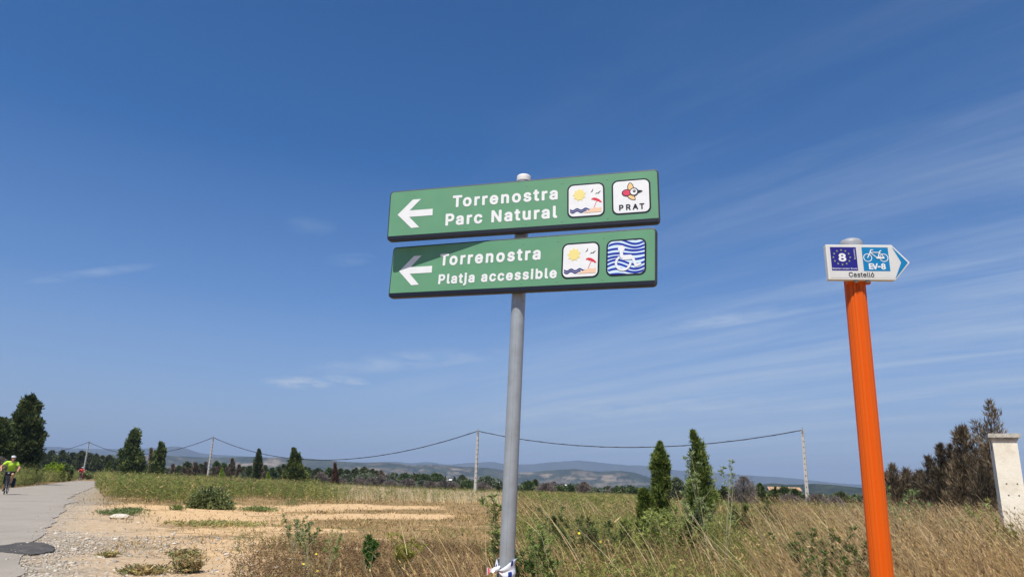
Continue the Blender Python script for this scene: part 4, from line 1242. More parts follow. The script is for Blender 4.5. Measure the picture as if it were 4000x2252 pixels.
# ------------------------------------------------------------------ cyclists
def capsule(p0, r0, p1, r1, n=14, m=5):
    p0, p1 = Vector(p0), Vector(p1)
    d = p1 - p0; L = d.length
    t = d.normalized() if L > 1e-6 else Vector((0, 0, 1))
    a = t.cross(Vector((0.13, 0.95, 0.28))).normalized(); b = t.cross(a)
    rings = []
    for k in range(m + 1):
        an = -math.pi / 2 + math.pi / 2 * k / m
        rings.append((p0 + t * (r0 * math.sin(an)), r0 * math.cos(an)))
    for k in range(m + 1):
        an = math.pi / 2 * k / m
        rings.append((p1 + t * (r1 * math.sin(an)), r1 * math.cos(an)))
    V = []; F = []
    for c, r in rings:
        for k in range(n):
            an = 2 * math.pi * k / n
            V.append(c + (a * math.cos(an) + b * math.sin(an)) * max(r, 1e-4))
    for i in range(len(rings) - 1):
        for k in range(n):
            F.append((i * n + k, i * n + (k + 1) % n, (i + 1) * n + (k + 1) % n, (i + 1) * n + k))
    return V, F


def fleshed(name, caps, voxel, material, parent, smooth=6):
    """one continuous surface grown from tapered limbs"""
    b = MB()
    for c in caps:
        V, F = capsule(*c)
        b.raw(V, F)
        b.poly(V[:14][::-1]); b.poly(V[-14:])
    tmp = b.build('tmp', None)
    rm = tmp.modifiers.new('r', 'REMESH'); rm.mode = 'VOXEL'; rm.voxel_size = voxel; rm.use_smooth_shade = True
    sm = tmp.modifiers.new('s', 'SMOOTH'); sm.iterations = smooth; sm.factor = 0.4
    dg = bpy.context.evaluated_depsgraph_get(); dg.update()
    me = bpy.data.meshes.new_from_object(tmp.evaluated_get(dg))
    me.name = name
    bpy.data.objects.remove(tmp)
    me.materials.clear()
    return link(name, me, material, parent)


M_SKIN = mat('tanned skin', (0.46, 0.24, 0.155), 0.55, var=0.08, scale=6)
M_TYRE = mat('tyre rubber', (0.018, 0.018, 0.018), 0.8)
M_ALU = mat('brushed rim', (0.40, 0.41, 0.42), 0.35, metal=0.7)
M_FRAMEB = mat('dark bicycle paint', (0.025, 0.028, 0.032), 0.35)
M_BSHORT = mat('black cycling cloth', (0.012, 0.012, 0.013), 0.85)
M_SHOE = mat('dark shoe', (0.02, 0.016, 0.014), 0.7)
M_HELM = mat('white helmet shell', (0.72, 0.73, 0.76), 0.35, var=0.03)
M_HAIR = mat('dark grey hair', (0.05, 0.045, 0.04), 0.8)
M_EYE = mat('dark eye', (0.01, 0.009, 0.008), 0.3)


def bicycle(loc, rz, label, pannier, pan_label=None, front_pan=False):
    e = empty('bicycle', loc, label, 'bicycle', None, rz)
    # x: rider's left, y: backwards (the bicycle rides towards -y), z: up
    R = 0.345
    HF, HR, BB = (0, -0.56, R), (0, 0.50, R), (0, 0.02, 0.285)
    head_t, head_b, seat_t = Vector((0, -0.36, 0.92)), Vector((0, -0.41, 0.74)), Vector((0, 0.20, 0.80))
    f = MB()
    f.tube([head_b, BB], 0.021, 10); f.tube([head_t, seat_t], 0.017, 10); f.tube([seat_t, BB], 0.017, 10); f.tube([head_t + Vector((0, -.005, .02)), head_b], 0.021, 10)
    for s in (-1, 1):
        f.tube([BB, (s * 0.05, HR[1], R)], 0.010, 8); f.tube([seat_t, (s * 0.05, HR[1], R)], 0.009, 8)
    f.build('frame', M_FRAMEB, e)
    f = MB()
    for s in (-1, 1):
        f.tube([(s * 0.052, -0.43, 0.72), (s * 0.055, HF[1], R)], 0.014, 8)
    f.box((0, -0.43, 0.735), (0.062, 0.022, 0.02)); f.tube([head_b, head_t + Vector((0, 0.008, 0.06))], 0.014, 8)
    f.build('fork', M_FRAMEB, e)
    f = MB(); f.tube([head_t + Vector((0, 0, 0.03)), (0, -0.40, 1.03)], 0.015, 8)
    f.tube([(-0.34, -0.33, 1.07), (-0.2, -0.37, 1.055), (0, -0.40, 1.045), (0.2, -0.37, 1.055), (0.34, -0.33, 1.07)], 0.0135, 8)
    hb = f.build('handlebar', M_FRAMEB, e)
    for s in (-1, 1):
        g = MB(); g.tube([(s * 0.24, -0.36, 1.06), (s * 0.345, -0.33, 1.07)], 0.017, 10); g.build('grip', M_TYRE, hb)
    f = MB(); f.box((0, -0.44, 0.985), (0.045, 0.03, 0.03)); f.lathe([(0.034, 0), (0.036, 0.02), (0.03, 0.03)], 14, c=(0, -0.47, 0.955)); f.build('headlight', M_ALU, e)
    f = MB(); f.tube([(0, 0.20, 0.80), (0, 0.235, 0.93)], 0.013, 8)
    f.raw([(0.015, -0.05, .945), (-0.015, -0.05, .945), (0.075, 0.22, .95), (-0.075, 0.22, .95), (0.02, -0.05, .965), (-0.02, -0.05, .965), (0.09, 0.25, .985), (-0.09, 0.25, .985), (0.04, 0.1, .965), (-0.04, 0.1, .965)],
          [(4, 5, 9, 8), (8, 9, 7, 6), (0, 4, 8, 2), (8, 6, 2), (1, 3, 9, 5), (9, 3, 7), (2, 6, 7, 3), (0, 2, 3, 1), (0, 1, 5, 4)])
    f.build('saddle', M_TYRE, e)
    for c, steer in ((HF, 0.06), (HR, 0.0)):
        w = MB(); n = 40
        w.tube([(0, R * 0.955 * math.cos(2 * math.pi * k / n), R * 0.955 * math.sin(2 * math.pi * k / n)) for k in range(n + 1)], 0.022, 8, cap=False)
        tw_ = w.build('wheel', M_TYRE, e, c); tw_.rotation_euler = (0, 0, steer)
        w = MB(); w.tube([(0, R * 0.89 * math.cos(2 * math.pi * k / n), R * 0.89 * math.sin(2 * math.pi * k / n)) for k in range(n + 1)], 0.012, 6, cap=False); w.build('rim', M_ALU, tw_)
        w = MB()
        for k in range(24):
            a = 2 * math.pi * k / 24
            w.tube([((-1) ** k * 0.03, 0.02 * math.cos(a + 1), 0.02 * math.sin(a + 1)), (0, R * 0.89 * math.cos(a), R * 0.89 * math.sin(a))], 0.0022, 4)
        w.tube([(-0.05, 0, 0), (0.05, 0, 0)], 0.018, 10); w.build('spokes', M_ALU, tw_)
    f = MB(); n = 24
    f.tube([(-0.045, BB[1], BB[2]), (0.045, BB[1], BB[2])], 0.02, 10)
    ring = [(-0.05, BB[1] + 0.09 * math.cos(2 * math.pi * k / n), BB[2] + 0.09 * math.sin(2 * math.pi * k / n)) for k in range(n + 1)]
    f.tube(ring, 0.006, 5, cap=False)
    f.tube([(0.06, BB[1], BB[2]), (0.075, -0.07, 0.43)], 0.012, 8); f.tube([(-0.06, BB[1], BB[2]), (-0.075, 0.11, 0.14)], 0.012, 8)
    cr = f.build('crank', M_ALU, e)
    for (x, y, z) in ((0.125, -0.07, 0.43), (-0.125, 0.11, 0.14)):
        p_ = MB(); p_.box((x, y, z), (0.045, 0.04, 0.012)); p_.build('pedal', M_TYRE, cr)
    f = MB()
    for s in (-1, 1):
        f.tube([(s * 0.06, HR[1], R + .02), (s * 0.07, HR[1] + 0.05, 0.76)], 0.006, 6)
    f.box((0, 0.50, 0.765), (0.07, 0.19, 0.008)); f.build('rear_rack', M_FRAMEB, e)
    for s in ((1,) if not front_pan else (1, -1)):
        g = MB()
        V = []; F = []
        for (z, hx, hy) in ((0.30, 0.05, 0.10), (0.36, 0.075, 0.14), (0.55, 0.085, 0.155), (0.70, 0.08, 0.15), (0.75, 0.05, 0.12)):
            for k in range(12):
                a = 2 * math.pi * k / 12
                ca, sa = math.cos(a), math.sin(a)
                V.append((s * 0.175 + hx * math.copysign(abs(ca) ** .6, ca), 0.52 + hy * math.copysign(abs(sa) ** .6, sa), z))
        for i in range(4):
            for k in range(12):
                F.append((i * 12 + k, i * 12 + (k + 1) % 12, (i + 1) * 12 + (k + 1) % 12, (i + 1) * 12 + k))
        g.raw(V, F, 0, True); g.poly(V[-12:]); g.poly(V[:12][::-1])
        g.build('pannier', pannier, e)
    return e


def rider(loc, rz, label, shirt, voxel, turn, shorts_long, shirt2=None, helm=M_HELM):
    e = empty('person', loc, label, 'person', None, rz)
    hipc = Vector((0, 0.16, 1.02))
    L = {'hip': Vector((0.095, 0.14, 0.99)), 'knee': Vector((0.155, -0.20, 0.915)), 'ank': Vector((0.13, -0.03, 0.535)), 'toe': Vector((0.14, -0.17, 0.475)), 'heel': Vector((0.125, 0.03, 0.485))}
    Rr = {'hip': Vector((-0.095, 0.14, 0.99)), 'knee': Vector((-0.135, -0.06, 0.60)), 'ank': Vector((-0.125, 0.14, 0.235)), 'toe': Vector((-0.135, 0.02, 0.175)), 'heel': Vector((-0.125, 0.20, 0.19))}
    chest = Vector((0.02, -0.10, 1.36)); neckb = Vector((0.03, -0.17, 1.50)); belly = Vector((0.005, 0.06, 1.17))
    head = Vector((0.045, -0.215, 1.655))
    SL, SR = Vector((0.215, -0.14, 1.455)), Vector((-0.180, -0.14, 1.470))
    EL, ER = Vector((0.375, -0.20, 1.24)), Vector((-0.395, -0.16, 1.275))
    HL, HR_ = Vector((0.330, -0.355, 1.105)), Vector((-0.330, -0.355, 1.105))
    caps = [(hipc, 0.155, belly, 0.150), (belly, 0.150, chest, 0.150), (chest + Vector((0.06, 0, .03)), 0.115, chest + Vector((-0.06, 0, .03)), 0.115),
            (neckb + Vector((0.09, 0.02, -.03)), 0.075, SL, 0.068), (neckb + Vector((-0.09, 0.02, -.03)), 0.075, SR, 0.068), (chest, 0.13, neckb, 0.075),
            (neckb, 0.06, head + Vector((0, 0.02, -0.06)), 0.055)]
    # head: skull, jaw, nose, ears, brow
    ct, st_ = math.cos(turn), math.sin(turn)

    def hd(x, y, z): return head + Vector((x * ct - y * st_, x * st_ + y * ct, z))
    caps += [(hd(0, 0.012, 0.035), 0.088, hd(0, -0.012, 0.03), 0.084), (hd(0, -0.02, -0.03), 0.066, hd(0, -0.045, -0.075), 0.042),
             (hd(0, -0.095, 0.012), 0.010, hd(0, -0.108, -0.018), 0.016), (hd(0.03, -0.078, -0.062), 0.01, hd(-0.03, -0.078, -0.062), 0.01),
             (hd(0.04, -0.082, 0.03), 0.013, hd(-0.04, -0.082, 0.03), 0.013),
             (hd(0.086, 0.01, 0.02), 0.014, hd(0.084, 0.012, -0.02), 0.011), (hd(-0.086, 0.01, 0.02), 0.014, hd(-0.084, 0.012, -0.02), 0.011)]
    for S_, E_, H_, s in ((SL, EL, HL, 1), (SR, ER, HR_, -1)):
        caps += [(S_, 0.062, S_.lerp(E_, .5), 0.055), (S_.lerp(E_, .5), 0.055, E_, 0.044), (E_, 0.046, E_.lerp(H_, .35), 0.045), (E_.lerp(H_, .35), 0.045, H_, 0.029)]
        d = Vector((s * 0.02, -0.05, -0.015))
        palm = H_ + d * 0.6
        caps += [(H_, 0.030, palm, 0.033)]
        for q, ln in enumerate((0.052, 0.058, 0.055, 0.044)):
            off = Vector((s * (-0.036 + 0.023 * q), 0, 0))
            k1 = palm + off + Vector((0, -0.030, 0.004)); k2 = k1 + Vector((0, -0.012, -0.028 * ln / .055)); k3 = k2 + Vector((0, 0.022, -0.010))
            caps += [(palm + off * .7, 0.011, k1, 0.0100), (k1, 0.0100, k2, 0.0092), (k2, 0.0092, k3, 0.0085)]
        t1 = palm + Vector((-s * 0.040, 0.012, -0.008)); t2 = t1 + Vector((-s * 0.008, -0.012, -0.026))
        caps += [(H_ + Vector((-s * .015, -.01, 0)), 0.014, t1, 0.0115), (t1, 0.0115, t2, 0.0100)]
    for D in (L, Rr):
        h, k, a = D['hip'], D['knee'], D['ank']
        caps += [(h, 0.098, h.lerp(k, .5), 0.080), (h.lerp(k, .5), 0.080, k, 0.058), (k, 0.057, k.lerp(a, .3), 0.057), (k.lerp(a, .3), 0.057, a, 0.036),
                 (a, 0.036, D['heel'], 0.034), (D['heel'], 0.033, D['toe'], 0.030)]
    body = fleshed('body', caps, voxel, M_SKIN, e)
    g = 0.012
    sh = [(hipc + Vector((0, -0.005, 0.03)), 0.158 + g, belly, 0.152 + g), (belly, 0.152 + g, chest, 0.152 + g), (chest + Vector((0.06, 0, .03)), 0.117 + g, chest + Vector((-0.06, 0, .03)), 0.117 + g),
          (neckb + Vector((0.08, 0.02, -.035)), 0.076 + g, SL, 0.070 + g), (neckb + Vector((-0.08, 0.02, -.035)), 0.076 + g, SR, 0.070 + g), (chest, 0.132 + g, neckb + Vector((0, .03, -.05)), 0.080)]
    for S_, E_ in ((SL, EL), (SR, ER)):
        sh += [(S_, 0.070 + g, S_.lerp(E_, .42), 0.064 + g)]
    fleshed('shirt', sh, voxel * 1.1, shirt, e, 4)
    so_ = [(hipc + Vector((0, 0.01, -0.01)), 0.160 + g, hipc + Vector((0, -.04, .05)), 0.150 + g)]
    for D, fr2 in ((L, 0.72), (Rr, 1.0)):
        h, k, a = D['hip'], D['knee'], D['ank']
        so_ += [(h, 0.100 + g, h.lerp(k, .5), 0.083 + g), (h.lerp(k, .5), 0.083 + g, h.lerp(k, fr2), 0.064 + g)]
        if fr2 == 1.0 and shorts_long: so_ += [(k, 0.062 + g, k.lerp(a, .22), 0.058 + g)]
    fleshed('shorts', so_, voxel * 1.1, M_BSHORT, e, 4)
    for D in (L, Rr):
        fleshed('shoe', [(D['heel'] + Vector((0, 0.01, -.008)), 0.040, D['toe'] + Vector((0, -.02, -.008)), 0.034), (D['ank'] + Vector((0, 0, -.03)), 0.043, D['heel'], 0.040),
                         (D['heel'].lerp(D['toe'], .4) + Vector((0, 0, .01)), 0.040, D['toe'], 0.034)], voxel, M_SHOE, e, 3)
    hb = MB(); V = []; F = []; n = 24
    for i in range(8):
        el = math.pi / 2 * i / 7
        for k in range(n):
            a = 2 * math.pi * k / n
            rx, ry = 0.105 * math.cos(el), 0.138 * math.cos(el)
            V.append(hd(rx * math.cos(a), ry * math.sin(a) + 0.004, 0.060 + 0.105 * math.sin(el) + (0.012 if math.sin(a) < 0 and i == 0 else 0)))
    for i in range(7):
        for k in range(n):
            F.append((i * n + k, i * n + (k + 1) % n, (i + 1) * n + (k + 1) % n, (i + 1) * n + k))
    hb.raw(V, F, 0, True)
    for k in range(n):
        F0 = [V[k], V[(k + 1) % n], head + (V[(k + 1) % n] - head) * 0.90, head + (V[k] - head) * 0.90]
        hb.poly(F0, 0)
    he = hb.build('helmet', helm, e)
    v = MB()
    for s in (-1, 0, 1):
        P_ = []
        for i in range(9):
            el = rad(28 + 110 * i / 8)
            P_.append(hd(s * 0.042, -0.142 * math.cos(el) * 0.97 + 0.004, 0.060 + 0.110 * math.sin(el) * (1 - .10 * abs(s))))
        v.tube(P_, [0.004, .010, .012, .012, .012, .012, .010, .008, .004], 6)
    v.build('vent', M_BSHORT, he)
    s_ = MB()
    for s in (-1, 1):
        s_.tube([hd(s * 0.094, 0.0, 0.06), hd(s * 0.088, -0.02, -0.03), hd(0, -0.05, -0.125)], 0.006, 6)
    s_.build('strap', M_BSHORT, he)
    for s in (-1, 1):
        ev = MB(); ev.lathe([(0.002, -0.008), (0.010, -0.004), (0.011, 0), (0.010, 0.004), (0.002, 0.008)], 10, c=hd(s * 0.032, -0.083, 0.012)); ev.build('eye', M_EYE, e)
    return e


M_LIME = mat('lime cycling jersey', (0.40, 0.62, 0.035), 0.75, var=0.10, scale=3, dirt=((0.10, 0.25, 0.02), 5.0, 0.8))
M_REDJ = mat('red cycling jersey', (0.62, 0.045, 0.04), 0.75, var=0.10, scale=5)
Yc = 36.0
c1 = at_y(22, 1924, Yc)
z1 = float(gz(c1[0], Yc)) + 0.035
c1 = (c1[0], Yc, z1)
M_PANB = mat('dark blue pannier cloth', (0.012, 0.02, 0.05), 0.8)
M_PANR = mat('red pannier cloth', (0.42, 0.025, 0.03), 0.8)
hd1 = rad(28.0)
bicycle(c1, hd1, 'dark bicycle ridden by the person in the lime shirt', M_PANB)
rider(c1, hd1, 'person in a lime green shirt and white helmet riding a dark bicycle', M_LIME, 0.011, 0.25, True)
Y2 = float(gp(313, 1877)[1])
c2 = at_y(313, 1877, Y2); c2 = (c2[0], Y2, float(gz(c2[0], Y2)) + 0.035)
bicycle(c2, rad(16), 'bicycle with red bags ridden by the person in the red shirt', M_PANR, front_pan=True)
rider(c2, rad(16), 'person in a red shirt cycling far off where the road bends', M_REDJ, 0.02, 0.0, True)
# ------------------------------------------------------------------ vegetation
M_LEAF = leaf_mat('foliage', 0.22, 0.6)
M_GRASS = leaf_mat('grass blades', 0.42, 0.65, 0.2)
M_BARK = mat('grey brown bark', (0.13, 0.10, 0.075), 0.9, var=0.3, scale=6, bump=0.4)
M_CHAR = mat('charred bark', (0.018, 0.016, 0.015), 0.95, var=0.4, scale=6)

G_CYP = [(0.016, 0.028, 0.009), (0.042, 0.060, 0.020), (0.110, 0.132, 0.044)]
G_CYPB = [(0.020, 0.036, 0.009), (0.060, 0.085, 0.022), (0.165, 0.195, 0.055)]
G_PINE = [(0.032, 0.042, 0.015), (0.062, 0.076, 0.026), (0.125, 0.138, 0.050)]
G_ROUND = [(0.030, 0.050, 0.015), (0.062, 0.092, 0.026), (0.125, 0.160, 0.052)]
G_OLIVE = [(0.065, 0.085, 0.045), (0.110, 0.130, 0.075), (0.170, 0.190, 0.115)]
G_BURN = [(0.050, 0.038, 0.023), (0.110, 0.083, 0.050), (0.215, 0.165, 0.102)]
G_BDARK = [(0.030, 0.024, 0.015), (0.064, 0.050, 0.031), (0.140, 0.108, 0.066)]
G_GREY = [(0.085, 0.072, 0.062), (0.150, 0.126, 0.108), (0.230, 0.196, 0.168)]
G_LIME = [(0.080, 0.130, 0.012), (0.160, 0.230, 0.018), (0.260, 0.330, 0.030)]
G_BUSH = [(0.060, 0.075, 0.026), (0.135, 0.160, 0.058), (0.250, 0.280, 0.115)]


def pal_pick(rng, pal, n, clump):
    """colour per tuft: whole clumps lean light or dark, single tufts vary round that"""
    pal = np.array(pal)
    u = np.clip(clump + rng.normal(0, 0.22, n), 0, 1) * 2
    i = np.clip(u.astype(int), 0, 1); f = (u - i)[:, None]
    return (pal[i] * (1 - f) + pal[i + 1] * f) * rng.uniform(0.85, 1.15, (n, 1))


def tufts(rng, P, D, length, width, col, k=3, spread=0.55):
    """k pointed leaf faces in a tuft at each P, pointing roughly along D"""
    n = len(P)
    P = np.repeat(P, k, 0); D = np.repeat(D, k, 0); col = np.repeat(col, k, 0)
    length = np.repeat(np.broadcast_to(length, n), k) * rng.uniform(.65, 1.25, n * k)
    width = np.repeat(np.broadcast_to(width, n), k) * rng.uniform(.7, 1.2, n * k)
    D = D + rng.normal(0, spread, D.shape); D /= np.linalg.norm(D, axis=1, keepdims=True) + 1e-9
    s = np.cross(D, rng.normal(0, 1, D.shape)); s /= np.linalg.norm(s, axis=1, keepdims=True) + 1e-9
    up = np.cross(s, D)
    a = P; tip = P + D * length[:, None]
    mid = P + D * length[:, None] * .45 + up * (length * .06)[:, None]
    b = mid + s * (width / 2)[:, None]; c = mid - s * (width / 2)[:, None]
    V = np.stack([a, b, tip, c], 1).reshape(-1, 3)
    m = n * k
    F = np.arange(m * 4).reshape(m, 4)
    C = np.repeat(col * rng.uniform(.85, 1.15, (m, 1)), 4, 0)
    return V, F, C


def join(parts):
    V = []; F = []; C = []; o = 0
    for v, f, c in parts:
        V.append(v); F.append(f + o); C.append(c); o += len(v)
    return np.concatenate(V), np.concatenate(F), np.concatenate(C)


def crown_from_outline(rng, zc, hw, xo, h, n, length, width, pal, up=0.9, out=0.75, lobes=0.22, k=3, fill=0.45, depth=1.0, thin=0.0, clump=0.20, vert=1.25):
    """tufts through the volume of a crown whose half width hw and centre offset xo are given at heights zc (0..h)"""
    zz = np.linspace(zc[0], zc[-1], 200)
    w = np.interp(zz, zc, hw)
    cdf = np.cumsum(w + 0.04 * max(w)); cdf = cdf / cdf[-1]
    z = np.interp(rng.uniform(0, 1, n), cdf, zz)
    th = rng.uniform(0, 2 * np.pi, n)
    R = np.interp(z, zc, hw)
    ph = rng.uniform(0, 6.28, 6)
    f1 = 2.2 + 3 * rng.uniform(0, 1)
    sc = max(hw)
    lob = (np.sin(2 * th + z / sc * 2.1 + ph[0]) + np.sin(3 * th - z / sc * 3.3 + ph[1]) * .8 + np.sin(5 * th + z / sc * 5.7 + ph[2]) * .6 + np.sin(z / sc * f1 * 2.3 + ph[3]) * .5)
    cl = fbm(th / 6.28 * 7 + 31 * ph[4], z / sc * 3.2, int(ph[5] * 100), 3)
    R = R * (1 + lobes * lob * .42 + lobes * 1.3 * (cl - .5))
    ox = lambda q: np.interp(q, zc, xo)
    # foliage hangs in clumps: clump centres near the skin of the crown, leaf tufts gathered round each, gaps between
    rc = max(clump * sc, float(np.mean(length)) * .45)
    M = int(np.clip(n / 26, 14, 700))
    ci = rng.integers(0, n, M)
    cr = R[ci] * rng.uniform(.45, 1.02, M)
    CC = np.stack([ox(z[ci]) + cr * np.cos(th[ci]), depth * cr * np.sin(th[ci]), z[ci]], 1)
    CO = np.stack([np.cos(th[ci]), np.sin(th[ci]), np.zeros(M)], 1)
    ctone = np.clip(.48 + (cl[ci] - .5) * 1.2 + rng.normal(0, .30, M), 0, 1)
    na = int(n * .74)
    pick = rng.integers(0, M, na)
    local_r = np.minimum(rc, .30 * R[ci][pick] + .35 * rc)[:, None]
    off = rng.normal(0, .55, (na, 3)) * local_r * np.array([1, 1, vert])
    Pa = CC[pick] + off
    Da = off / (np.linalg.norm(off, axis=1, keepdims=True) + 1e-6) * .55 + CO[pick] * out * .7 + np.array([0, 0, up])
    ta = ctone[pick]
    # looser fill inside so that the crown is not hollow, and a few sprays that stick out of it
    nb_ = n - na
    r = R[:nb_] * np.maximum(rng.uniform(0, 1, nb_) ** fill, 0.12)
    r = np.where(rng.uniform(0, 1, nb_) < .16, r * rng.uniform(1.0, 1.3, nb_), r * .92)
    Pb = np.stack([ox(z[:nb_]) + r * np.cos(th[:nb_]), depth * r * np.sin(th[:nb_]), z[:nb_]], 1)
    Db = np.stack([np.cos(th[:nb_]) * out, np.sin(th[:nb_]) * out, np.full(nb_, up)], 1)
    nt = max(int(n * (.10 if vert > 2 else .05)), 6)
    zt = zc[-1] * (1 - rng.uniform(0, .22, nt) ** 1.4 * 1.0) + float(np.mean(length)) * .15
    Rt = np.interp(np.minimum(zt, zc[-1]), zc, hw) * .55
    at_ = rng.uniform(0, 6.28, nt)
    Pt = np.stack([ox(zt) + Rt * np.cos(at_), Rt * np.sin(at_), zt], 1)
    Dt = np.stack([np.cos(at_) * .35, np.sin(at_) * .35, np.full(nt, 1.2)], 1)
    Pb = np.concatenate([Pb, Pt]); Db = np.concatenate([Db, Dt]); cl = np.concatenate([cl[:nb_], np.full(nt, .6)]); nb_ += nt
    P = np.concatenate([Pa, Pb]); D = np.concatenate([Da, Db]); tone = np.concatenate([ta, np.clip((cl[:nb_] - .5) * 1.7 + .40, 0, 1)])
    keep = (rng.uniform(0, 1, len(P)) > thin * (.15 + 1.05 * np.clip(P[:, 2] / zc[-1], 0, 1))) & (P[:, 2] > 0.02)
    P, D, tone = P[keep], D[keep], tone[keep]
    col = pal_pick(rng, pal, len(P), tone) * CROWN_GAIN
    return tufts(rng, P, D, length, width, col, k)


CROWN_GAIN = 1.45


def trunk(parent, pts, radii, material=None, limbs=()):
    b = MB(); b.tube(pts, radii, 8)
    for lp, lr in limbs: b.tube(lp, lr, 6)
    return b.build('trunk', material or M_BARK, parent)


SEED = [100]


def nrng():
    SEED[0] += 1
    return np.random.default_rng(SEED[0])


def outlined_tree(name, Y, rows, label, cat, pal, n, leaf, group=None, thin=0.0, burnt=False, up=0.9, lobes=0.22, k=3, fill=0.45, wfac=0.42, base_z=None):
    """rows: (photo y, left x, right x) from the top down; the tree is built at its own distance Y with round cross sections"""
    rng = nrng()
    rows = sorted(rows)
    Z = []; XO = []; HW = []
    for (y, xl, xr) in rows:
        a, b = at_y(xl, y, Y), at_y(xr, y, Y)
        Z.append((a[2] + b[2]) / 2); XO.append((a[0] + b[0]) / 2); HW.append(max((b[0] - a[0]) / 2, 0.01))
    xb = XO[-1]; g0 = float(gz(xb, Y)) if base_z is None else base_z
    Z = np.array(Z[::-1]) - g0; XO = np.array(XO[::-1]) - xb; HW = np.array(HW[::-1])
    if Z[0] > 0.25:
        Z = np.concatenate([[0.12], Z]); XO = np.concatenate([[XO[0]], XO]); HW = np.concatenate([[HW[0] * .85], HW])
    Z = np.maximum(Z, 0.05)
    e = empty(name, (xb, Y, g0), label, cat, group)
    fine = {'cypress_tree': (.75, 1.4, .12), 'cypress_sapling': (1.05, 1.1, .22), 'burnt_cypress': (1.35, .85, .16), 'pine_tree': (.75, 1.4, .20)}.get(name, (.8, 1.3, .20))
    leaf *= fine[0]; n = int(n * fine[1])
    if name == 'cypress_sapling': wfac *= .62
    if name == 'burnt_cypress': wfac = .10 if Y < 60 else .2; up = 1.7
    V, F, C = crown_from_outline(rng, Z, HW, XO, Z[-1], n, leaf, leaf * wfac, pal, up=up, lobes=lobes, k=k, fill=fill, thin=thin, clump=fine[2], vert=(1.7 if name == 'cypress_sapling' else 2.4) if 'cypress' in name else 1.2)
    link('crown', np_mesh('crown', V, F, C), M_LEAF, e)
    h = Z[-1]; r0 = max(0.05, HW.max() * .10)
    tz = np.linspace(0, h * .93, 7)
    pts = [(float(np.interp(z, Z, XO)) * (0 if q == 0 else 1), 0, float(z) - (0.1 if q == 0 else 0)) for q, z in enumerate(tz)]
    limbs = []
    for q in range(10):
        z = h * rng.uniform(.12, .85); x = float(np.interp(z, Z, XO)); w = float(np.interp(z, Z, HW)); a = rng.uniform(0, 6.28)
        limbs.append(([(x, 0, z), (x + w * .4 * math.cos(a), w * .4 * math.sin(a), z + w * .3), (x + w * .85 * math.cos(a), w * .85 * math.sin(a), z + w * .85)], [r0 * .35, r0 * .22, r0 * .06]))
    trunk(e, pts, [r0 * (1 - .88 * q / 6) for q in range(7)], M_CHAR if burnt else M_BARK, limbs)
    return e


# --- the tall cypresses by the road on the left
z3 = lambda x, y: (x * 0.2966, 1530 + y * 0.2966)


def zr(rows):
    o = []
    for (y, a, b) in rows:
        o.append((z3(0, y)[1], z3(a, 0)[0], z3(b, 0)[0]))
    return o


outlined_tree('cypress_tree', 62, zr([(92, 399, 436), (115, 360, 460), (150, 316, 479), (200, 308, 502), (255, 294, 493), (320, 224, 476), (380, 191, 514), (450, 203, 527), (540, 193, 535), (640, 206, 529), (740, 218, 512), (850, 239, 491), (950, 259, 461), (1040, 275, 435)]),
              'tallest dark cypress, broad and ragged, standing behind the lime shirted cyclist', 'tree', G_CYP, 9000, 0.42, 'dark cypresses by the road', lobes=.34, k=3)
outlined_tree('cypress_tree', 58, zr([(385, -18, 8), (430, -61, 31), (520, -74, 94), (640, -79, 144), (760, -86, 161), (880, -77, 167), (1000, -79, 139)]),
              'dark cypress cut off by the left edge of the photo', 'tree', G_CYP, 6000, 0.42, 'dark cypresses by the road', lobes=.3)
outlined_tree('cypress_tree', 66, zr([(398, 59, 96), (430, 29, 121), (520, 17, 148), (640, 15, 170), (760, 16, 184), (900, 26, 194), (1000, 43, 177)]),
              'shorter dark cypress filling the gap at the left of the tallest cypress', 'tree', G_CYP, 5000, 0.42, 'dark cypresses by the road', lobes=.3)
outlined_tree('dead_shrub', 50, [(1798, -8, 12), (1815, -15, 22), (1845, -15, 24), (1870, -10, 20)], 'pale dead brush at the left edge beside the lime shirted cyclist', 'shrub', G_GREY, 700, 0.35, wfac=.12)

# --- row of dark pines beyond the road
PIN = 'dark pines in a row beyond the road bend'
for (x, yt, w, Y, l) in [(172, 1772, 44, 202, 'first dark pine of the row, touching the tallest cypress'), (203, 1764, 50, 205, 'second dark pine of the row, behind the yellow green bush'),
                         (246, 1763, 46, 202, 'pointed dark pine of the row where the cable meets the treetops'), (282, 1772, 46, 208, 'dark pine of the row just left of the leaning utility pole'),
                         (318, 1764, 44, 203, 'dark pine of the row right behind the first utility pole top'), (348, 1772, 40, 207, 'dark pine of the row directly right of the first utility pole'),
                         (377, 1776, 36, 202, 'dark pine of the row midway between first pole and big green cypress'), (400, 1783, 34, 208, 'lower dark pine of the row, third from its right end'),
                         (428, 1781, 46, 204, 'second to last dark pine at the right end of the row'), (452, 1796, 30, 208, 'last dark pine of the row next to the big green cypress')]:
    h_ = 1862 - yt
    rows = [(yt, x - w * .10, x + w * .10), (yt + h_ * .10, x - w * .34, x + w * .30), (yt + h_ * .25, x - w * .46, x + w * .5), (yt + h_ * .5, x - w * .52, x + w * .56), (yt + h_ * .8, x - w * .5, x + w * .5), (1862, x - w * .42, x + w * .42)]
    outlined_tree('pine_tree', Y, rows, l, 'tree', G_PINE, 1500, 0.62, PIN, lobes=.38, up=.55)
outlined_tree('cypress_tree', 128, [(1806, 424, 430), (1820, 418, 436), (1840, 414, 440), (1863, 416, 440)], 'small narrow cypress in front of the right end of the pine row', 'tree', G_CYPB, 700, 0.4)
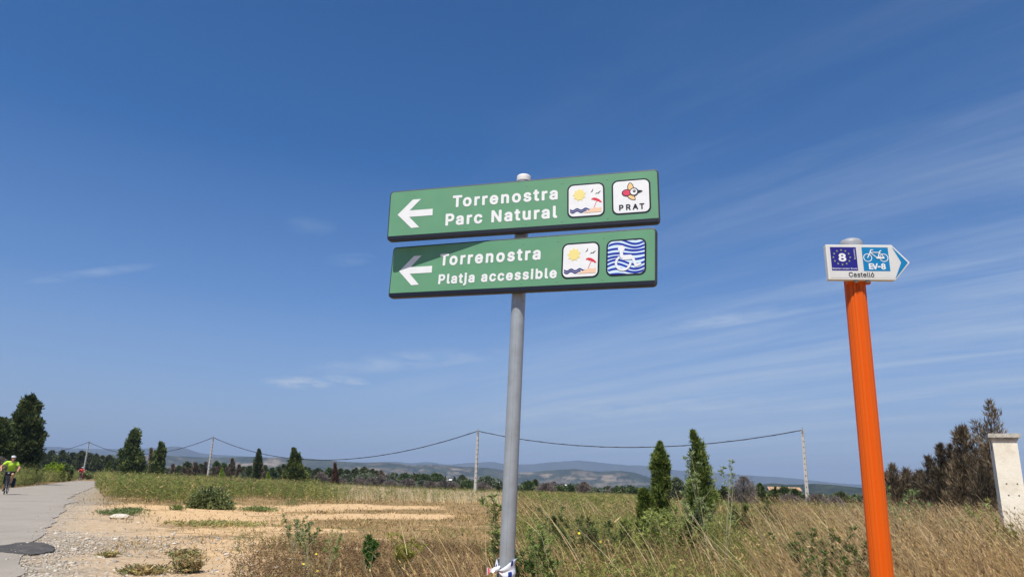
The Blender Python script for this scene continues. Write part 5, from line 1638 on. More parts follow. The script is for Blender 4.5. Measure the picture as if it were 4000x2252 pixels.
outlined_tree('shrub', 84, [(1815, 200, 222), (1820, 188, 234), (1828, 182, 240), (1840, 182, 242), (1852, 184, 240)], 'bright yellow green bush left of the red cyclist', 'shrub', G_LIME, 900, 0.34, wfac=.7, lobes=.35, up=.5)
outlined_tree('shrub', 92, [(1810, 240, 252), (1820, 232, 270), (1832, 236, 282), (1850, 240, 282)], 'darker green bush between the yellow green bush and the red cyclist', 'shrub', G_ROUND, 700, 0.34, wfac=.6, lobes=.3, up=.5)
outlined_tree('shrub', 116, [(1842, 330, 342), (1850, 326, 354), (1862, 326, 356)], 'small green bush at the foot of the first utility pole', 'shrub', G_BUSH, 350, 0.32, wfac=.6)

# --- single green cypresses on the far side of the field
outlined_tree('cypress_tree', 104, zr([(520, 1740, 1785), (545, 1730, 1822), (580, 1712, 1838), (640, 1688, 1842), (680, 1698, 1810), (730, 1645, 1822), (760, 1632, 1838), (820, 1610, 1860), (900, 1588, 1872), (980, 1568, 1885), (1050, 1562, 1880), (1090, 1580, 1860)]),
              'big green cypress with a leaning double top, right of the pine row', 'tree', G_CYPB, 5200, 0.42, lobes=.3)
outlined_tree('cypress_tree', 112, zr([(678, 2110, 2130), (710, 2095, 2150), (760, 2082, 2172), (830, 2050, 2175), (880, 2030, 2140), (930, 2010, 2145), (1000, 1990, 2160), (1060, 1975, 2165), (1100, 1990, 2150)]),
              'green cypress bent to the right, just right of the double topped one', 'tree', G_CYPB, 3400, 0.42, lobes=.25)
z7 = lambda r: [(1720 + y * .1941, 600 + a * .1941, 600 + b * .1941) for (y, a, b) in r]
z6 = lambda r: [(1720 + y * .1941, 1000 + a * .1941, 1000 + b * .1941) for (y, a, b) in r]
outlined_tree('cypress_tree', 106, z7([(195, 2112, 2124), (260, 2098, 2140), (330, 2075, 2145), (400, 2045, 2150), (465, 2030, 2172), (550, 2020, 2135), (650, 2000, 2140), (740, 1995, 2120), (810, 2015, 2110)]),
              'slender dark cypress standing before the pale quarry scar', 'tree', G_CYP, 2600, 0.36, lobes=.22)
outlined_tree('cypress_tree', 84, z6([(180, 744, 756), (220, 735, 782), (300, 722, 858), (400, 700, 890), (470, 660, 900), (560, 640, 925), (660, 590, 945), (760, 590, 955), (830, 610, 935), (890, 660, 860)]),
              'broad green cypress with twin tips in the middle of the field edge', 'tree', G_CYPB, 5200, 0.34, lobes=.28)

# --- treeline behind the field: each tree or shrub on its own
TL = 'trees and shrubs of the treeline behind the field'
K = {'green': ('broadleaf_tree', G_ROUND, 'tree', .52, .55, .5), 'dark': ('broadleaf_tree', G_PINE, 'tree', .52, .55, .5), 'olive': ('olive_tree', G_OLIVE, 'tree', .46, .6, .35), 'brown': ('burnt_cypress', G_BURN, 'tree', .46, .34, 1.0),
     'spire': ('cypress_tree', G_CYP, 'tree', .40, .36, 1.0), 'ygreen': ('cypress_tree', G_LIME, 'tree', .34, .5, .8), 'grey': ('burnt_shrub', G_GREY, 'shrub', .55, .13, .6), 'pine': ('pine_tree', G_PINE, 'tree', .5, .5, .45)}
SHAPES = {'green': [(0, .18), (.08, .5), (.3, .9), (.55, 1), (.85, .9), (1, .7)], 'brown': [(0, .06), (.12, .3), (.3, .6), (.6, .9), (.85, 1), (1, .8)]}
for k_ in ('dark', 'olive', 'grey', 'pine'): SHAPES[k_] = SHAPES['green']
for k_ in ('spire', 'ygreen'): SHAPES[k_] = SHAPES['brown']


def line_tree(kind, x, yt, w, Y, label, yb=None, pal=None, n=None):
    nm, pl, cat, leaf, wf, up = K[kind]
    if yb is None: yb = 1866 + (x - 1000) * .042
    rows = [(yt + (yb - yt) * t, x - w / 2 * s, x + w / 2 * s) for t, s in SHAPES[kind]]
    m = n or int(260 + 34 * w + 6 * (yb - yt))
    lf = leaf * Y / 160
    return outlined_tree(nm, Y, rows, label, cat, pal or pl, m, lf, TL, burnt=kind in ('brown', 'grey'), up=up, lobes=.34 if kind not in ('spire', 'brown') else .2, wfac=wf, thin=.35 if kind == 'brown' else (.25 if kind == 'grey' else 0))


TREES = [
    ('brown', 590, 1757, 13, 122, 'thin dead brown spire between the two leftmost green cypresses'),
    ('olive', 652, 1836, 44, 190, 'pale rounded bush beside the bent green cypress'),
    ('brown', 675, 1820, 16, 170, 'small brown dead cypress right of the bent green cypress'),
    ('green', 699, 1824, 34, 185, 'light green round tree in the treeline left of the second pole'),
    ('dark', 731, 1808, 36, 180, 'tall dark green tree in the treeline left of the second pole'),
    ('brown', 718, 1832, 20, 165, 'narrow burnt cypress at the foot of the tall dark tree left of second pole'),
    ('brown', 742, 1840, 18, 162, 'low brown burnt cypress just right of the tall dark tree left of the second pole'),
    ('brown', 763, 1815, 36, 168, 'wide brown burnt cypress in the treeline left of the second pole'),
    ('dark', 784, 1817, 30, 190, 'dark rounded tree immediately left of the second pole'),
    ('brown', 802, 1812, 14, 170, 'thin brown spire touching the second pole'),
    ('green', 846, 1806, 32, 188, 'highest green tree right of the second pole'),
    ('brown', 838, 1832, 22, 165, 'brown burnt cypress right of the second pole, below the highest green tree'),
    ('brown', 856, 1830, 18, 163, 'brown burnt cypress left of the yellow green sapling in the treeline'),
    ('green', 874, 1814, 30, 192, 'round green tree behind the yellow green sapling of the treeline'),
    ('ygreen', 867, 1830, 18, 160, 'yellow green sapling in the treeline right of the second pole'),
    ('spire', 897, 1815, 11, 170, 'dark pointed cypress spire beside the thin topped brown spire'),
    ('brown', 907, 1798, 17, 168, 'brown dead spire with a thin bare top right of the second pole'),
    ('brown', 888, 1832, 18, 164, 'short brown burnt cypress left of the thin topped brown spire'),
    ('spire', 914, 1821, 7, 175, 'tiny dark spire right of the thin topped brown spire'),
    ('brown', 933, 1824, 18, 166, 'round topped brown burnt cypress left of the slender dark cypress'),
    ('green', 950, 1828, 34, 195, 'green tree behind the round topped brown cypress'),
    ('dark', 972, 1826, 34, 190, 'dark green tree left of the slender dark cypress'),
    ('olive', 948, 1850, 30, 158, 'greyish bush at the foot of the round topped brown cypress'),
    ('brown', 1022, 1836, 26, 162, 'brown burnt tree just right of the slender dark cypress'),
    ('green', 1036, 1822, 30, 192, 'green tree right of the slender dark cypress'),
    ('green', 1064, 1832, 34, 185, 'green tree midway between slender cypress and broad twin tipped cypress'),
    ('ygreen', 1048, 1848, 16, 150, 'bright green sapling between slender cypress and broad twin tipped cypress'),
    ('dark', 1088, 1829, 28, 188, 'dark tree left of the broad twin tipped cypress'),
    ('dark', 1108, 1818, 26, 190, 'dark tree rising at the left shoulder of the broad twin tipped cypress'),
    ('green', 1192, 1828, 30, 186, 'green tree at the right shoulder of the broad twin tipped cypress'),
    ('dark', 1206, 1832, 24, 192, 'dark tree second to the right of the broad twin tipped cypress'),
    ('pine', 1242, 1834, 46, 190, 'rounded pine in the treeline between the two burnt shrubs right of the twin tipped cypress'),
    ('grey', 1256, 1850, 46, 150, 'grey leafless shrub before the rounded pine right of the twin tipped cypress'),
    ('green', 1286, 1832, 36, 190, 'green tree left of the reddish brown spire'),
    ('pine', 1330, 1834, 34, 194, 'pine right behind the reddish brown spire'),
    ('pine', 1356, 1838, 40, 192, 'pine at the left end of the long pine clump'),
    ('pine', 1392, 1832, 46, 196, 'pine second from the left of the long pine clump'),
    ('pine', 1424, 1828, 46, 194, 'tallest pine in the middle of the long pine clump'),
    ('pine', 1456, 1836, 40, 192, 'pine at the right end of the long pine clump'),
    ('olive', 1352, 1858, 54, 168, 'pale green bush below the left end of the pine clump'),
    ('olive', 1430, 1854, 84, 170, 'silvery olive tree below the tallest pine'),
    ('brown', 1487, 1846, 26, 175, 'brown burnt bush right of the pine clump'),
    ('grey', 1332, 1872, 44, 140, 'grey leafless shrub right of the reddish brown spire'),
    ('grey', 1405, 1868, 44, 142, 'grey leafless shrub below the silvery olive tree'),
    ('grey', 1450, 1867, 44, 141, 'grey leafless shrub at the right foot of the silvery olive tree'),
    ('grey', 1488, 1862, 50, 143, 'grey leafless shrub below the brown burnt bush'),
    ('olive', 1528, 1862, 44, 178, 'light olive bush left of the domed green tree'),
    ('spire', 1550, 1853, 9, 240, 'tiny far conifer above the light olive bush'),
    ('green', 1582, 1855, 54, 195, 'domed green tree between the olive bush and the small conifer'),
    ('spire', 1620, 1853, 14, 220, 'small conifer left of the wide umbrella shaped tree'),
    ('grey', 1528, 1880, 54, 140, 'grey leafless shrub under the light olive bush'),
    ('grey', 1592, 1876, 60, 142, 'grey leafless shrub under the domed green tree'),
    ('green', 1658, 1857, 52, 200, 'left half of the wide umbrella shaped tree pair'),
    ('green', 1705, 1855, 60, 202, 'right half of the wide umbrella shaped tree pair'),
    ('olive', 1648, 1880, 44, 170, 'pale bush below the left umbrella shaped tree'),
    ('grey', 1682, 1886, 54, 140, 'grey leafless shrub below the umbrella shaped trees'),
    ('grey', 1735, 1884, 60, 138, 'grey leafless shrub on a black burnt trunk left of the third pole'),
    ('grey', 1772, 1890, 46, 136, 'grey leafless shrub below the white building'),
    ('spire', 1775, 1866, 12, 260, 'small dark conifer right of the white building'),
    ('dark', 1804, 1861, 32, 240, 'feathery dark tree left of the third pole'),
    ('olive', 1790, 1878, 46, 180, 'low pale bush between the white building and the third pole'),
    ('green', 1828, 1884, 56, 160, 'low green bush directly behind the third pole'),
    ('olive', 1905, 1866, 66, 175, 'big domed olive tree between third pole and signpost'),
    ('green', 1882, 1870, 30, 190, 'green tree at the left shoulder of the big domed olive tree'),
    ('grey', 1886, 1888, 46, 140, 'grey leafless shrub right of the third pole'),
    ('spire', 1946, 1888, 6, 120, 'thin blackened stump left of the signpost'),
    ('olive', 1962, 1890, 36, 170, 'pale bush half hidden by the signpost'),
    ('green', 2064, 1886, 54, 150, 'low dark bush right of the signpost'),
    ('dark', 2091, 1877, 20, 170, 'small upright tree right of the signpost'),
    ('grey', 2132, 1892, 66, 135, 'grey leafless shrub right of the signpost'),
    ('green', 2190, 1902, 44, 165, 'low green bush below the quarried hill, left of the burnt dome'),
    ('green', 2228, 1898, 40, 170, 'low green bush below the quarried hill, beside the burnt dome'),
    ('grey', 2279, 1887, 50, 130, 'burnt brown dome shaped shrub below the quarried hill'),
    ('green', 2432, 1904, 22, 200, 'small far bush left of the first cypress sapling'),
    ('green', 2472, 1907, 44, 180, 'far yellowish bush beside the first cypress sapling'),
    ('olive', 2645, 1870, 70, 60, 'olive tree seen between the two cypress saplings'),
    ('dark', 2832, 1906, 56, 60, 'dark bush right of the second cypress sapling'),
    ('grey', 2905, 1866, 110, 46, 'large grey leafless shrub right of the cypress saplings'),
    ('green', 2968, 1892, 36, 55, 'upright green tree left of the tiled house'),
    ('spire', 3028, 1903, 26, 48, 'small green cypress in front of the tiled house'),
    ('green', 3066, 1911, 84, 100, 'dense green tree hiding the front of the tiled house'),
    ('green', 3104, 1915, 44, 98, 'small tree covering the gable end of the tiled house'),
    ('green', 3022, 1916, 40, 97, 'small tree covering the left corner of the tiled house'),
    ('grey', 3080, 1936, 90, 60, 'low grey scrub below the tiled house'),
    ('grey', 3190, 1938, 90, 72, 'low grey scrub right of the last utility pole'),
    ('grey', 3262, 1944, 60, 75, 'low grey scrub left of the pine by the orange post'),
    ('pine', 3284, 1927, 62, 90, 'spreading pine left of the orange post'),
    ('green', 3345, 1952, 40, 150, 'far green bush hard against the orange post'),
    ('green', 3200, 1943, 40, 160, 'far green bush behind the low grey scrub right of the last pole'),
    ('green', 3420, 1950, 60, 120, 'green bush just right of the orange post'),
]
YB = {}
for (kd, x, yt, w, Y, l) in TREES:
    g_ = at_y(x, 1900, Y)
    # photo row of the ground under the tree
    d_ = np.array([g_[0], Y, float(gz(g_[0], Y))])
    yb = float(proj(d_[None])[0, 1])
    yb = max(yb, yt + 14)
    line_tree(kd, x, yt, w, Y, l, yb=yb)
# the unbroken belt of scrub and woodland that fills in behind the single trees
rng = nrng()
belt = []
for (xa, xb, ya, yb_, Ya, Yb, cnt) in [(600, 1330, 1836, 1842, 200, 225, 46), (1330, 2010, 1848, 1884, 205, 235, 44), (2010, 2560, 1893, 1909, 180, 260, 34), (2780, 3460, 1918, 1950, 110, 200, 40)]:
    for q in range(cnt):
        t = (q + rng.uniform(-.5, .5)) / cnt
        x = xa + (xb - xa) * t; Yq = rng.uniform(Ya, Yb); top = at_y(x, ya + (yb_ - ya) * t + rng.normal(0, 5), Yq)
        h = max(top[2], 1.2); wd = rng.uniform(.6, 1.1) * max(h, 2.0) * .75
        zc = np.array([.05, .2, .5, .8, 1]) * h; hw = np.array([.8, 1, 1, .75, .25]) * wd
        V, F, C = crown_from_outline(rng, zc, hw, np.zeros(5), h, 190, .55, .34, [G_ROUND, G_PINE, G_OLIVE, G_GREY, G_PINE][int(rng.integers(0, 5))], up=.5, lobes=.35)
        belt.append((V + np.array([top[0], Yq, 0]), F, C))
V, F, C = join(belt)
tag(link('woodland', np_mesh('woodland', V, F, C), M_LEAF), 'continuous belt of distant scrub and low woodland behind the field', 'woodland', kind='stuff')
# the reddish burnt spire and the small ones at the field edge
line_tree('brown', 1308, 1815, 21, 104, 'reddish brown burnt spire in the middle of the field edge', yb=1912, pal=[(0.05, 0.024, 0.016), (0.09, 0.045, 0.028), (0.13, 0.07, 0.045)], n=1500)
line_tree('ygreen', 1206, 1862, 17, 90, 'small yellowing cypress right of the broad twin tipped cypress', yb=1905, pal=[(.06, .07, .02), (.11, .12, .03), (.2, .17, .06)], n=700)
line_tree('spire', 1236, 1865, 17, 88, 'small dark cypress right of the small yellowing one', yb=1908, n=800)
line_tree('spire', 1178, 1880, 20, 82, 'small charred bush at the foot of the broad twin tipped cypress', yb=1915, n=600, pal=G_BDARK)
bt = empty('burnt_tree', (at_y(1742, 1915, 118)[0], 118, 0), 'black burnt tree trunk standing in the pale grass left of the third pole', 'tree')
b = MB(); b.tube([(0.3, 0, -0.1), (0.0, 0, 0.8), (-0.35, 0, 1.7), (-0.2, 0, 2.6)], [0.35, 0.26, 0.2, 0.06], 8); b.tube([(0.0, 0, 0.8), (-0.9, 0.1, 1.1)], [0.16, 0.05], 6); b.tube([(0.0, 0, 0.6), (0.8, 0.1, 1.5)], [0.14, 0.04], 6)
b.build('trunk', M_CHAR, bt)

# --- burnt cypresses on the right, behind the gate pillar
BC = 'burnt brown cypresses behind the gate pillar'
zq = lambda r: [(1540 + y * .4911, 3420 + a * .4911, 3420 + b * .4911) for (y, a, b) in r]
burnt = [
    (44, [(650, 85, 118), (700, 80, 130), (800, 80, 150), (900, 85, 150)], 'burnt cypress just right of the orange post', G_BDARK, 1500),
    (42, [(588, 128, 142), (640, 118, 165), (720, 105, 200), (800, 100, 215), (900, 110, 210)], 'burnt cypress with bent tip, second right of the orange post', G_BURN, 2200),
    (42, [(628, 235, 258), (690, 212, 290), (780, 200, 310), (900, 205, 305)], 'rounded burnt cypress, third right of the orange post', G_BURN, 2400),
    (41, [(660, 312, 330), (740, 300, 345), (900, 300, 350)], 'slim burnt cypress left of the notch in the burnt row', G_BDARK, 1000),
    (40, [(636, 350, 368), (700, 345, 392), (800, 335, 400), (900, 335, 405)], 'burnt cypress with a broken top in the burnt row', G_BDARK, 1600),
    (36, [(522, 413, 428), (580, 412, 462), (660, 400, 480), (780, 388, 500), (910, 392, 500)], 'blackened cypress leading the taller half of the burnt row', G_BDARK, 3200),
    (34, [(428, 506, 522), (470, 490, 545), (540, 492, 560), (620, 470, 580), (760, 455, 600), (910, 460, 600)], 'blackened cypress with a spear shaped top in the burnt row', G_BDARK, 4200),
    (34, [(430, 588, 602), (490, 575, 618), (560, 570, 630), (680, 560, 650), (920, 560, 660)], 'blackened cypress right beside the spear topped one', G_BDARK, 3000),
    (32, [(292, 660, 712), (320, 632, 728), (400, 645, 765), (460, 655, 790), (560, 630, 805), (700, 610, 800), (800, 610, 790), (920, 630, 780)], 'rusty brown burnt cypress leaning to the left', G_BURN, 6500),
    (33, [(470, 640, 660), (540, 610, 690), (640, 600, 720), (920, 600, 720)], 'short burnt cypress in front of the leaning rusty one', G_BURN, 2400),
    (31, [(225, 765, 782), (260, 762, 850), (340, 790, 870), (440, 800, 880), (560, 790, 900), (720, 780, 930), (900, 790, 940)], 'thin see through burnt cypress left of the tallest burnt', G_BURN, 3400),
    (30, [(75, 900, 918), (120, 882, 945), (190, 875, 975), (260, 860, 992), (350, 850, 1000), (500, 850, 1010), (700, 850, 1020), (920, 850, 1020)], 'tallest burnt cypress rising behind the gate pillar', G_BURN, 6500),
    (28, [(600, 840, 880), (680, 800, 960), (780, 780, 990), (930, 780, 990)], 'low dark burnt cypress at the left foot of the gate pillar', G_BDARK, 3600),
]
for (Y, rows, l, pal, n) in burnt:
    outlined_tree('burnt_cypress', Y, zq(rows), l, 'tree', pal, n, 0.22 * Y / 33, BC, thin=.78 if 'thin' in l or 'tallest' in l else .6, burnt=True, up=.9, lobes=.55, wfac=.22, fill=.7)
# ------------------------------------------------------------------ near plants, weeds and grasses
def blades(rng, P, h, lean, w, col, tipc=None, segs=3, curve=1.8):
    """upright tapering blades: P (n,3), height h, lean (n,2) as tip offset in m, base width w"""
    n = len(P)
    a = rng.uniform(0, 2 * np.pi, n)
    s = np.stack([np.cos(a), np.sin(a), np.zeros(n)], 1)
    rows = []
    cols = []
    tipc = col if tipc is None else tipc
    for k in range(segs):
        t = k / segs
        c = P + np.stack([lean[:, 0] * t ** curve, lean[:, 1] * t ** curve, h * t], 1)
        ww = (w * (1 - .75 * t))[:, None] / 2
        rows += [c - s * ww, c + s * ww]
        cc = col * (1 - t) + tipc * t
        cols += [cc, cc]
    tip = P + np.stack([lean[:, 0], lean[:, 1], h], 1)
    rows.append(tip); cols.append(tipc)
    m = 2 * segs + 1
    V = np.stack(rows, 1).reshape(-1, 3); C = np.stack(cols, 1).reshape(-1, 3)
    b = (np.arange(n) * m)[:, None]
    Q = np.concatenate([b + np.array([[2 * k, 2 * k + 1, 2 * k + 3, 2 * k + 2]]) for k in range(segs - 1)], 0) if segs > 1 else np.zeros((0, 4), int)
    T = b + np.array([[2 * segs - 2, 2 * segs - 1, 2 * segs]])
    return V, [Q, T], C


def leafy(rng, P, h, lean, k, ll, lw, col, stemc, sw=0.006, t0=0.15, droop=0.0, up=0.6):
    """stems with k pointed leaves along each; returns V, [quads, tris], C"""
    V1, F1, C1 = blades(rng, P, h, lean, np.full(len(P), sw), np.broadcast_to(stemc, (len(P), 3)) * rng.uniform(.8, 1.2, (len(P), 1)), segs=3)
    n = len(P)
    t = (rng.uniform(t0, 1.0, (n, k)))
    Q = P[:, None, :] + np.stack([lean[:, 0:1] * t ** 1.8, lean[:, 1:2] * t ** 1.8, h[:, None] * t], 2)
    Q = Q.reshape(-1, 3)
    a = rng.uniform(0, 2 * np.pi, n * k)
    D = np.stack([np.cos(a), np.sin(a), rng.normal(up, .35, n * k)], 1)
    c = np.repeat(col, k, 0) * rng.uniform(.75, 1.3, (n * k, 1))
    V2, F2, C2 = tufts(rng, Q, D, ll, lw, c, k=1, spread=.15)
    o = len(V1)
    return np.concatenate([V1, V2]), [F1[0], F1[1], F2 + o], np.concatenate([C1, C2])


def merge(parts):
    V = []; Q = []; T = []; C = []; o = 0
    for v, fs, c in parts:
        V.append(v); C.append(c)
        for f in (fs if isinstance(fs, list) else [fs]):
            if len(f): (Q if f.shape[1] == 4 else T).append(f + o)
        o += len(v)
    F = []
    if Q: F.append(np.concatenate(Q))
    if T: F.append(np.concatenate(T))
    return np.concatenate(V), F, np.concatenate(C)


def scatter(rng, n, xr, yr, keep):
    """n points over a rectangle, thinned by keep(x, y, photo x, photo y) -> probability"""
    x = rng.uniform(*xr, n); y = rng.uniform(*yr, n)
    P = np.stack([x, y, gz(x, y)], 1)
    q = proj(P)
    p = keep(x, y, q[:, 0], q[:, 1])
    ok = (rng.uniform(0, 1, n) < p) & (q[:, 0] > -420) & (q[:, 0] < 4420) & ~pip(P, ROADP)
    return P[ok]


def cmix(rng, n, *cols):
    c = np.array(cols)
    w = rng.dirichlet(np.full(len(cols), .6), n)
    return (w @ c) * rng.uniform(.8, 1.2, (n, 1))


STRAW, STRAW2, PINKB, PALE = (0.76, 0.555, 0.255), (0.58, 0.415, 0.175), (0.48, 0.300, 0.165), (0.86, 0.72, 0.44)
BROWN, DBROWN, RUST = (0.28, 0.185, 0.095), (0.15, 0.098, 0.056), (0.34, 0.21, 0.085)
GW1, GW2, GW3, GDK = (0.225, 0.275, 0.060), (0.32, 0.345, 0.095), (0.15, 0.20, 0.060), (0.06, 0.085, 0.026)
_c = np.array


def stuff(name, parts, label, cat, m=None):
    V, F, C = merge(parts)
    o = link(name, np_mesh(name, V, F, C), m or M_GRASS)
    return tag(o, label, cat, kind='stuff')


# green weeds beyond the sand and right of the signpost
rng = nrng()
def k_green(x, y, px, py):
    f = 1960 + 12 * np.sin(px / 90) - 14 * sstep(900, 1500, px)
    p = sstep(f + 14, f - 10, py) * (px < 1260 + 150 * rng.uniform(-1, 1, len(px))) * (px > 370 + 40 * sstep(1900, 1960, py))
    p2 = .20 * sstep(1975, 1955, py) * (px >= 1150) * (px < 2020)
    p3 = (.65 + .35 * sstep(2070, 2010, py - (px - 2300) * .012)) * sstep(2260, 2080, py) * sstep(3500, 2900, px) * sstep(1990, 2080, px)
    pl = np.interp(py, [1876, 1895, 1906, 1912], [300, 140, 31, -5])
    p4 = 1.0 * (x < -20) * (px < pl - 2) * (py > 1868) * (py < 1990) + .8 * (py <= 1872) * (px < 420) * (x < -20) * (y > far_y + 1)
    return np.maximum(np.maximum(p, p2), np.maximum(p3, p4)) * (.35 + .65 * sstep(.3, .6, fbm(x * .35, y * .35, 61, 3)))
P = np.concatenate([scatter(rng, 76000, (-75, 45), (15, 60), k_green), scatter(rng, 26000, (-100, 70), (60, 132), k_green), scatter(rng, 30000, (-80, -34), (44, 130), lambda x, y, px, py: k_green(x, y, px, py) * (px < 430))])
n = len(P)
fn = fbm(P[:, 0] * .25, P[:, 1] * .25, 70, 3)
hmul = np.where(P[:, 0] < -36, 1.25, 1.0) * np.where(proj(P)[:, 0] > 2000, .78, 1.0) * np.where(proj(P)[:, 0] > 1250, .9, 1.0)
h = rng.uniform(.55, 1.12, n) * (.65 + .7 * fn) * hmul
lean = rng.normal(0, .16, (n, 2)) * h[:, None]; lean[:, 0] -= .06
col = cmix(rng, n, GW1, GW2, GW3, (0.20, 0.20, 0.07)) * (.8 + .4 * fn[:, None])
dry = rng.uniform(0, 1, n) < .12
col[dry] = _c(STRAW) * .8
weeds = leafy(rng, P, h, lean, 14, rng.uniform(.14, .28), 0.028, col, (0.17, 0.17, 0.06), sw=.014)
gb = scatter(rng, 30000, (-75, 45), (15, 90), k_green)
nb = len(gb)
hb_ = rng.uniform(.2, .7, nb)
low = blades(rng, gb, hb_, rng.normal(0, .14, (nb, 2)), np.full(nb, .022), cmix(rng, nb, STRAW2, GW3, BROWN, STRAW), None, segs=2)
stuff('weeds', [weeds, low], 'knee high green weeds growing across the field', 'weeds')

# straw coloured plumes behind the green weeds, and the whitish dry grass left of the third pole
rng = nrng()
def k_plume(x, y, px, py):
    a = (px > 560) * (px < 1180) * sstep(.5, .62, fbm(x * .12, y * .12, 81, 3)) * (y > 55) * (y < 82)
    b_ = .9 * sstep(1240, 1330, px) * (px < 2010) * (y > 50) * (y < 100) * (.25 + .75 * sstep(.38, .55, fbm(x * .2, y * .2, 82, 3)))
    return np.maximum(a, b_)
P = scatter(rng, 60000, (-62, 8), (48, 100), k_plume); n = len(P)
pxn = proj(P)[:, 0]
h = np.where(pxn < 1200, rng.uniform(.8, 1.25, n), rng.uniform(.35, .85, n))
lean = np.stack([rng.normal(-.18, .12, n), rng.normal(0, .1, n)], 1)
c = np.where((pxn < 1200)[:, None], cmix(rng, n, STRAW, (0.40, .27, .16), PINKB), cmix(rng, n, PALE, PALE, (0.68, .60, .42), STRAW))
pl = blades(rng, P, h, lean, np.full(n, .05), c, None, segs=2)
far_w = scatter(rng, 60000, (-110, 110), (85, 170), lambda x, y, px, py: .5 * (px > 480) * (np.abs(x) < 110))
nf = len(far_w); hf = rng.uniform(.3, .8, nf)
fw = blades(rng, far_w, hf, rng.normal(0, .1, (nf, 2)), np.full(nf, .09), cmix(rng, nf, STRAW2, GW1, GW3, BROWN), None, segs=1)
stuff('tall_dry_grass', [pl, fw], 'pale dry grass in the far half of the field', 'grass')

# short brown and straw clutter all over the field
rng = nrng()
def k_litter(x, y, px, py):
    s = sand_amount(px, py, x, y)
    p = np.clip(.95 - s, .07, 1) * (py > 1950) * (px > 250)
    return p * (.3 + .7 * sstep(.35, .6, fbm(x * .5, y * .5, 91, 3))) * np.where(edge_dist(x, y) < 1.3, .12, 1)
P = np.concatenate([scatter(rng, 36000, (-8, 9), (7, 17), k_litter), scatter(rng, 50000, (-22, 16), (17, 34), k_litter), scatter(rng, 40000, (-40, 24), (34, 60), k_litter)])
n = len(P); dist = P[:, 1]
h = rng.uniform(.02, .085, n) * (1 + dist / 70)
lean = rng.normal(0, .07, (n, 2))
c = cmix(rng, n, BROWN, STRAW2, RUST, (0.16, 0.15, 0.05), STRAW)
pr = proj(P)
darkz = (sstep(2120, 2180, pr[:, 1]) * sstep(850, 1000, pr[:, 0]) * sstep(2100, 1900, pr[:, 0]))[:, None]
c = c * (1 - .35 * darkz) * np.clip(np.exp(rng.normal(0, .35, n)), .35, 1.6)[:, None]
lit1 = blades(rng, P, h, lean, .006 + .0009 * dist, c, None, segs=2)
# matted brown herbs at the foot of the picture
def k_herb(x, y, px, py):
    e_ = sstep(2075, 2150, py - (1500 - px) * .06) * sstep(890, 1080, px + (py - 2150) * .6) * sstep(2080, 1950, px)
    return e_ * (.25 + .75 * sstep(.36, .58, fbm(x * 1.3, y * 1.3, 95, 3)))
P = scatter(rng, 15000, (-6, 3), (8.6, 16.5), k_herb); n = len(P)
hh_ = rng.uniform(.05, .22, n)
lit2 = leafy(rng, P, hh_, rng.normal(0, .06, (n, 2)), 9, .030, .013, cmix(rng, n, DBROWN, BROWN, (0.19, .115, .07), (0.13, 0.10, 0.045), RUST), BROWN, sw=.004, t0=.2, up=.3)
gsp = scatter(rng, 5200, (-7, 3), (8, 22), lambda x, y, px, py: .5 * (py > 1990) * (px > 900) * (px < 2100) * sstep(.5, .62, fbm(x * .8, y * .8, 97, 3)))
n = len(gsp)
lit3 = leafy(rng, gsp, rng.uniform(.06, .28, n), rng.normal(0, .05, (n, 2)), 8, .05, .012, cmix(rng, n, GW3, GW2, (0.14, .15, .05)), GW3, sw=.004, up=.6)
stuff('short_grass', [lit1, lit2, lit3], 'short brown dead herbs and grass matted over the soil', 'grass')

# tall dry grass close by on the right, all leaning left with the wind
rng = nrng()
def k_tall(x, y, px, py):
    clump = sstep(.36, .56, fbm(x * .9, y * .9, 111, 3))
    a = sstep(2950, 3150, px + (2252 - py) * .2) * np.where(px > 3400, 1.0 + (px > 3800) * .5, .62 * clump + .1)
    b_ = .24 * clump * (px > 2020) * (px <= 3000) * sstep(7, 9, y)
    c_ = .9 * np.exp(-((x + .47) / .26) ** 2 - ((y - 5.2) / .8) ** 2) + .25 * np.exp(-((x + .25) / .4) ** 2 - ((y - 7.5) / 1.2) ** 2)
    return np.maximum(np.maximum(a, b_), c_)
Pn = np.concatenate([scatter(rng, 44000, (-2.2, 9), (3.6, 10.5), k_tall), scatter(rng, 40000, (-1, 16), (10.5, 26), k_tall)])
n = len(Pn)
fn = fbm(Pn[:, 0] * .8, Pn[:, 1] * .8, 113, 3)
pxn = proj(Pn)[:, 0]
# the bank of grass is lower next to the camera and taller farther back
hcap = np.clip(.30 + Pn[:, 1] * .09, .45, 1.22)
hcap = np.where(pxn < 3000, np.minimum(hcap, .40 + Pn[:, 1] * .035), hcap)
hcap = np.where(pxn < 2020, .82, hcap)
h = hcap * rng.uniform(.45, 1.0, n) * (.75 + .5 * fn)
ldir = fbm(Pn[:, 0] * .7 + 9, Pn[:, 1] * .7, 121, 2)
lean = np.stack([-h * (rng.normal(.42, .20, n) + .5 * (ldir - .45)), rng.normal(0, .16, n) * h], 1)
ye = rng.uniform(0, 1, n)
c = cmix(rng, n, STRAW, STRAW2, PINKB, (0.30, .20, .105), PALE)
c = np.where((ye < .16)[:, None], cmix(rng, n, GW3, GW2, STRAW2), c)
c = c * np.clip(np.exp(rng.normal(.08, .36, n)), .3, 1.4)[:, None]
tg = blades(rng, Pn, h, lean, np.exp(rng.normal(-5.25, .35, n)) * (.6 + Pn[:, 1] * .085), c, c * _c((1.05, .95, .85)), segs=4, curve=1.6)
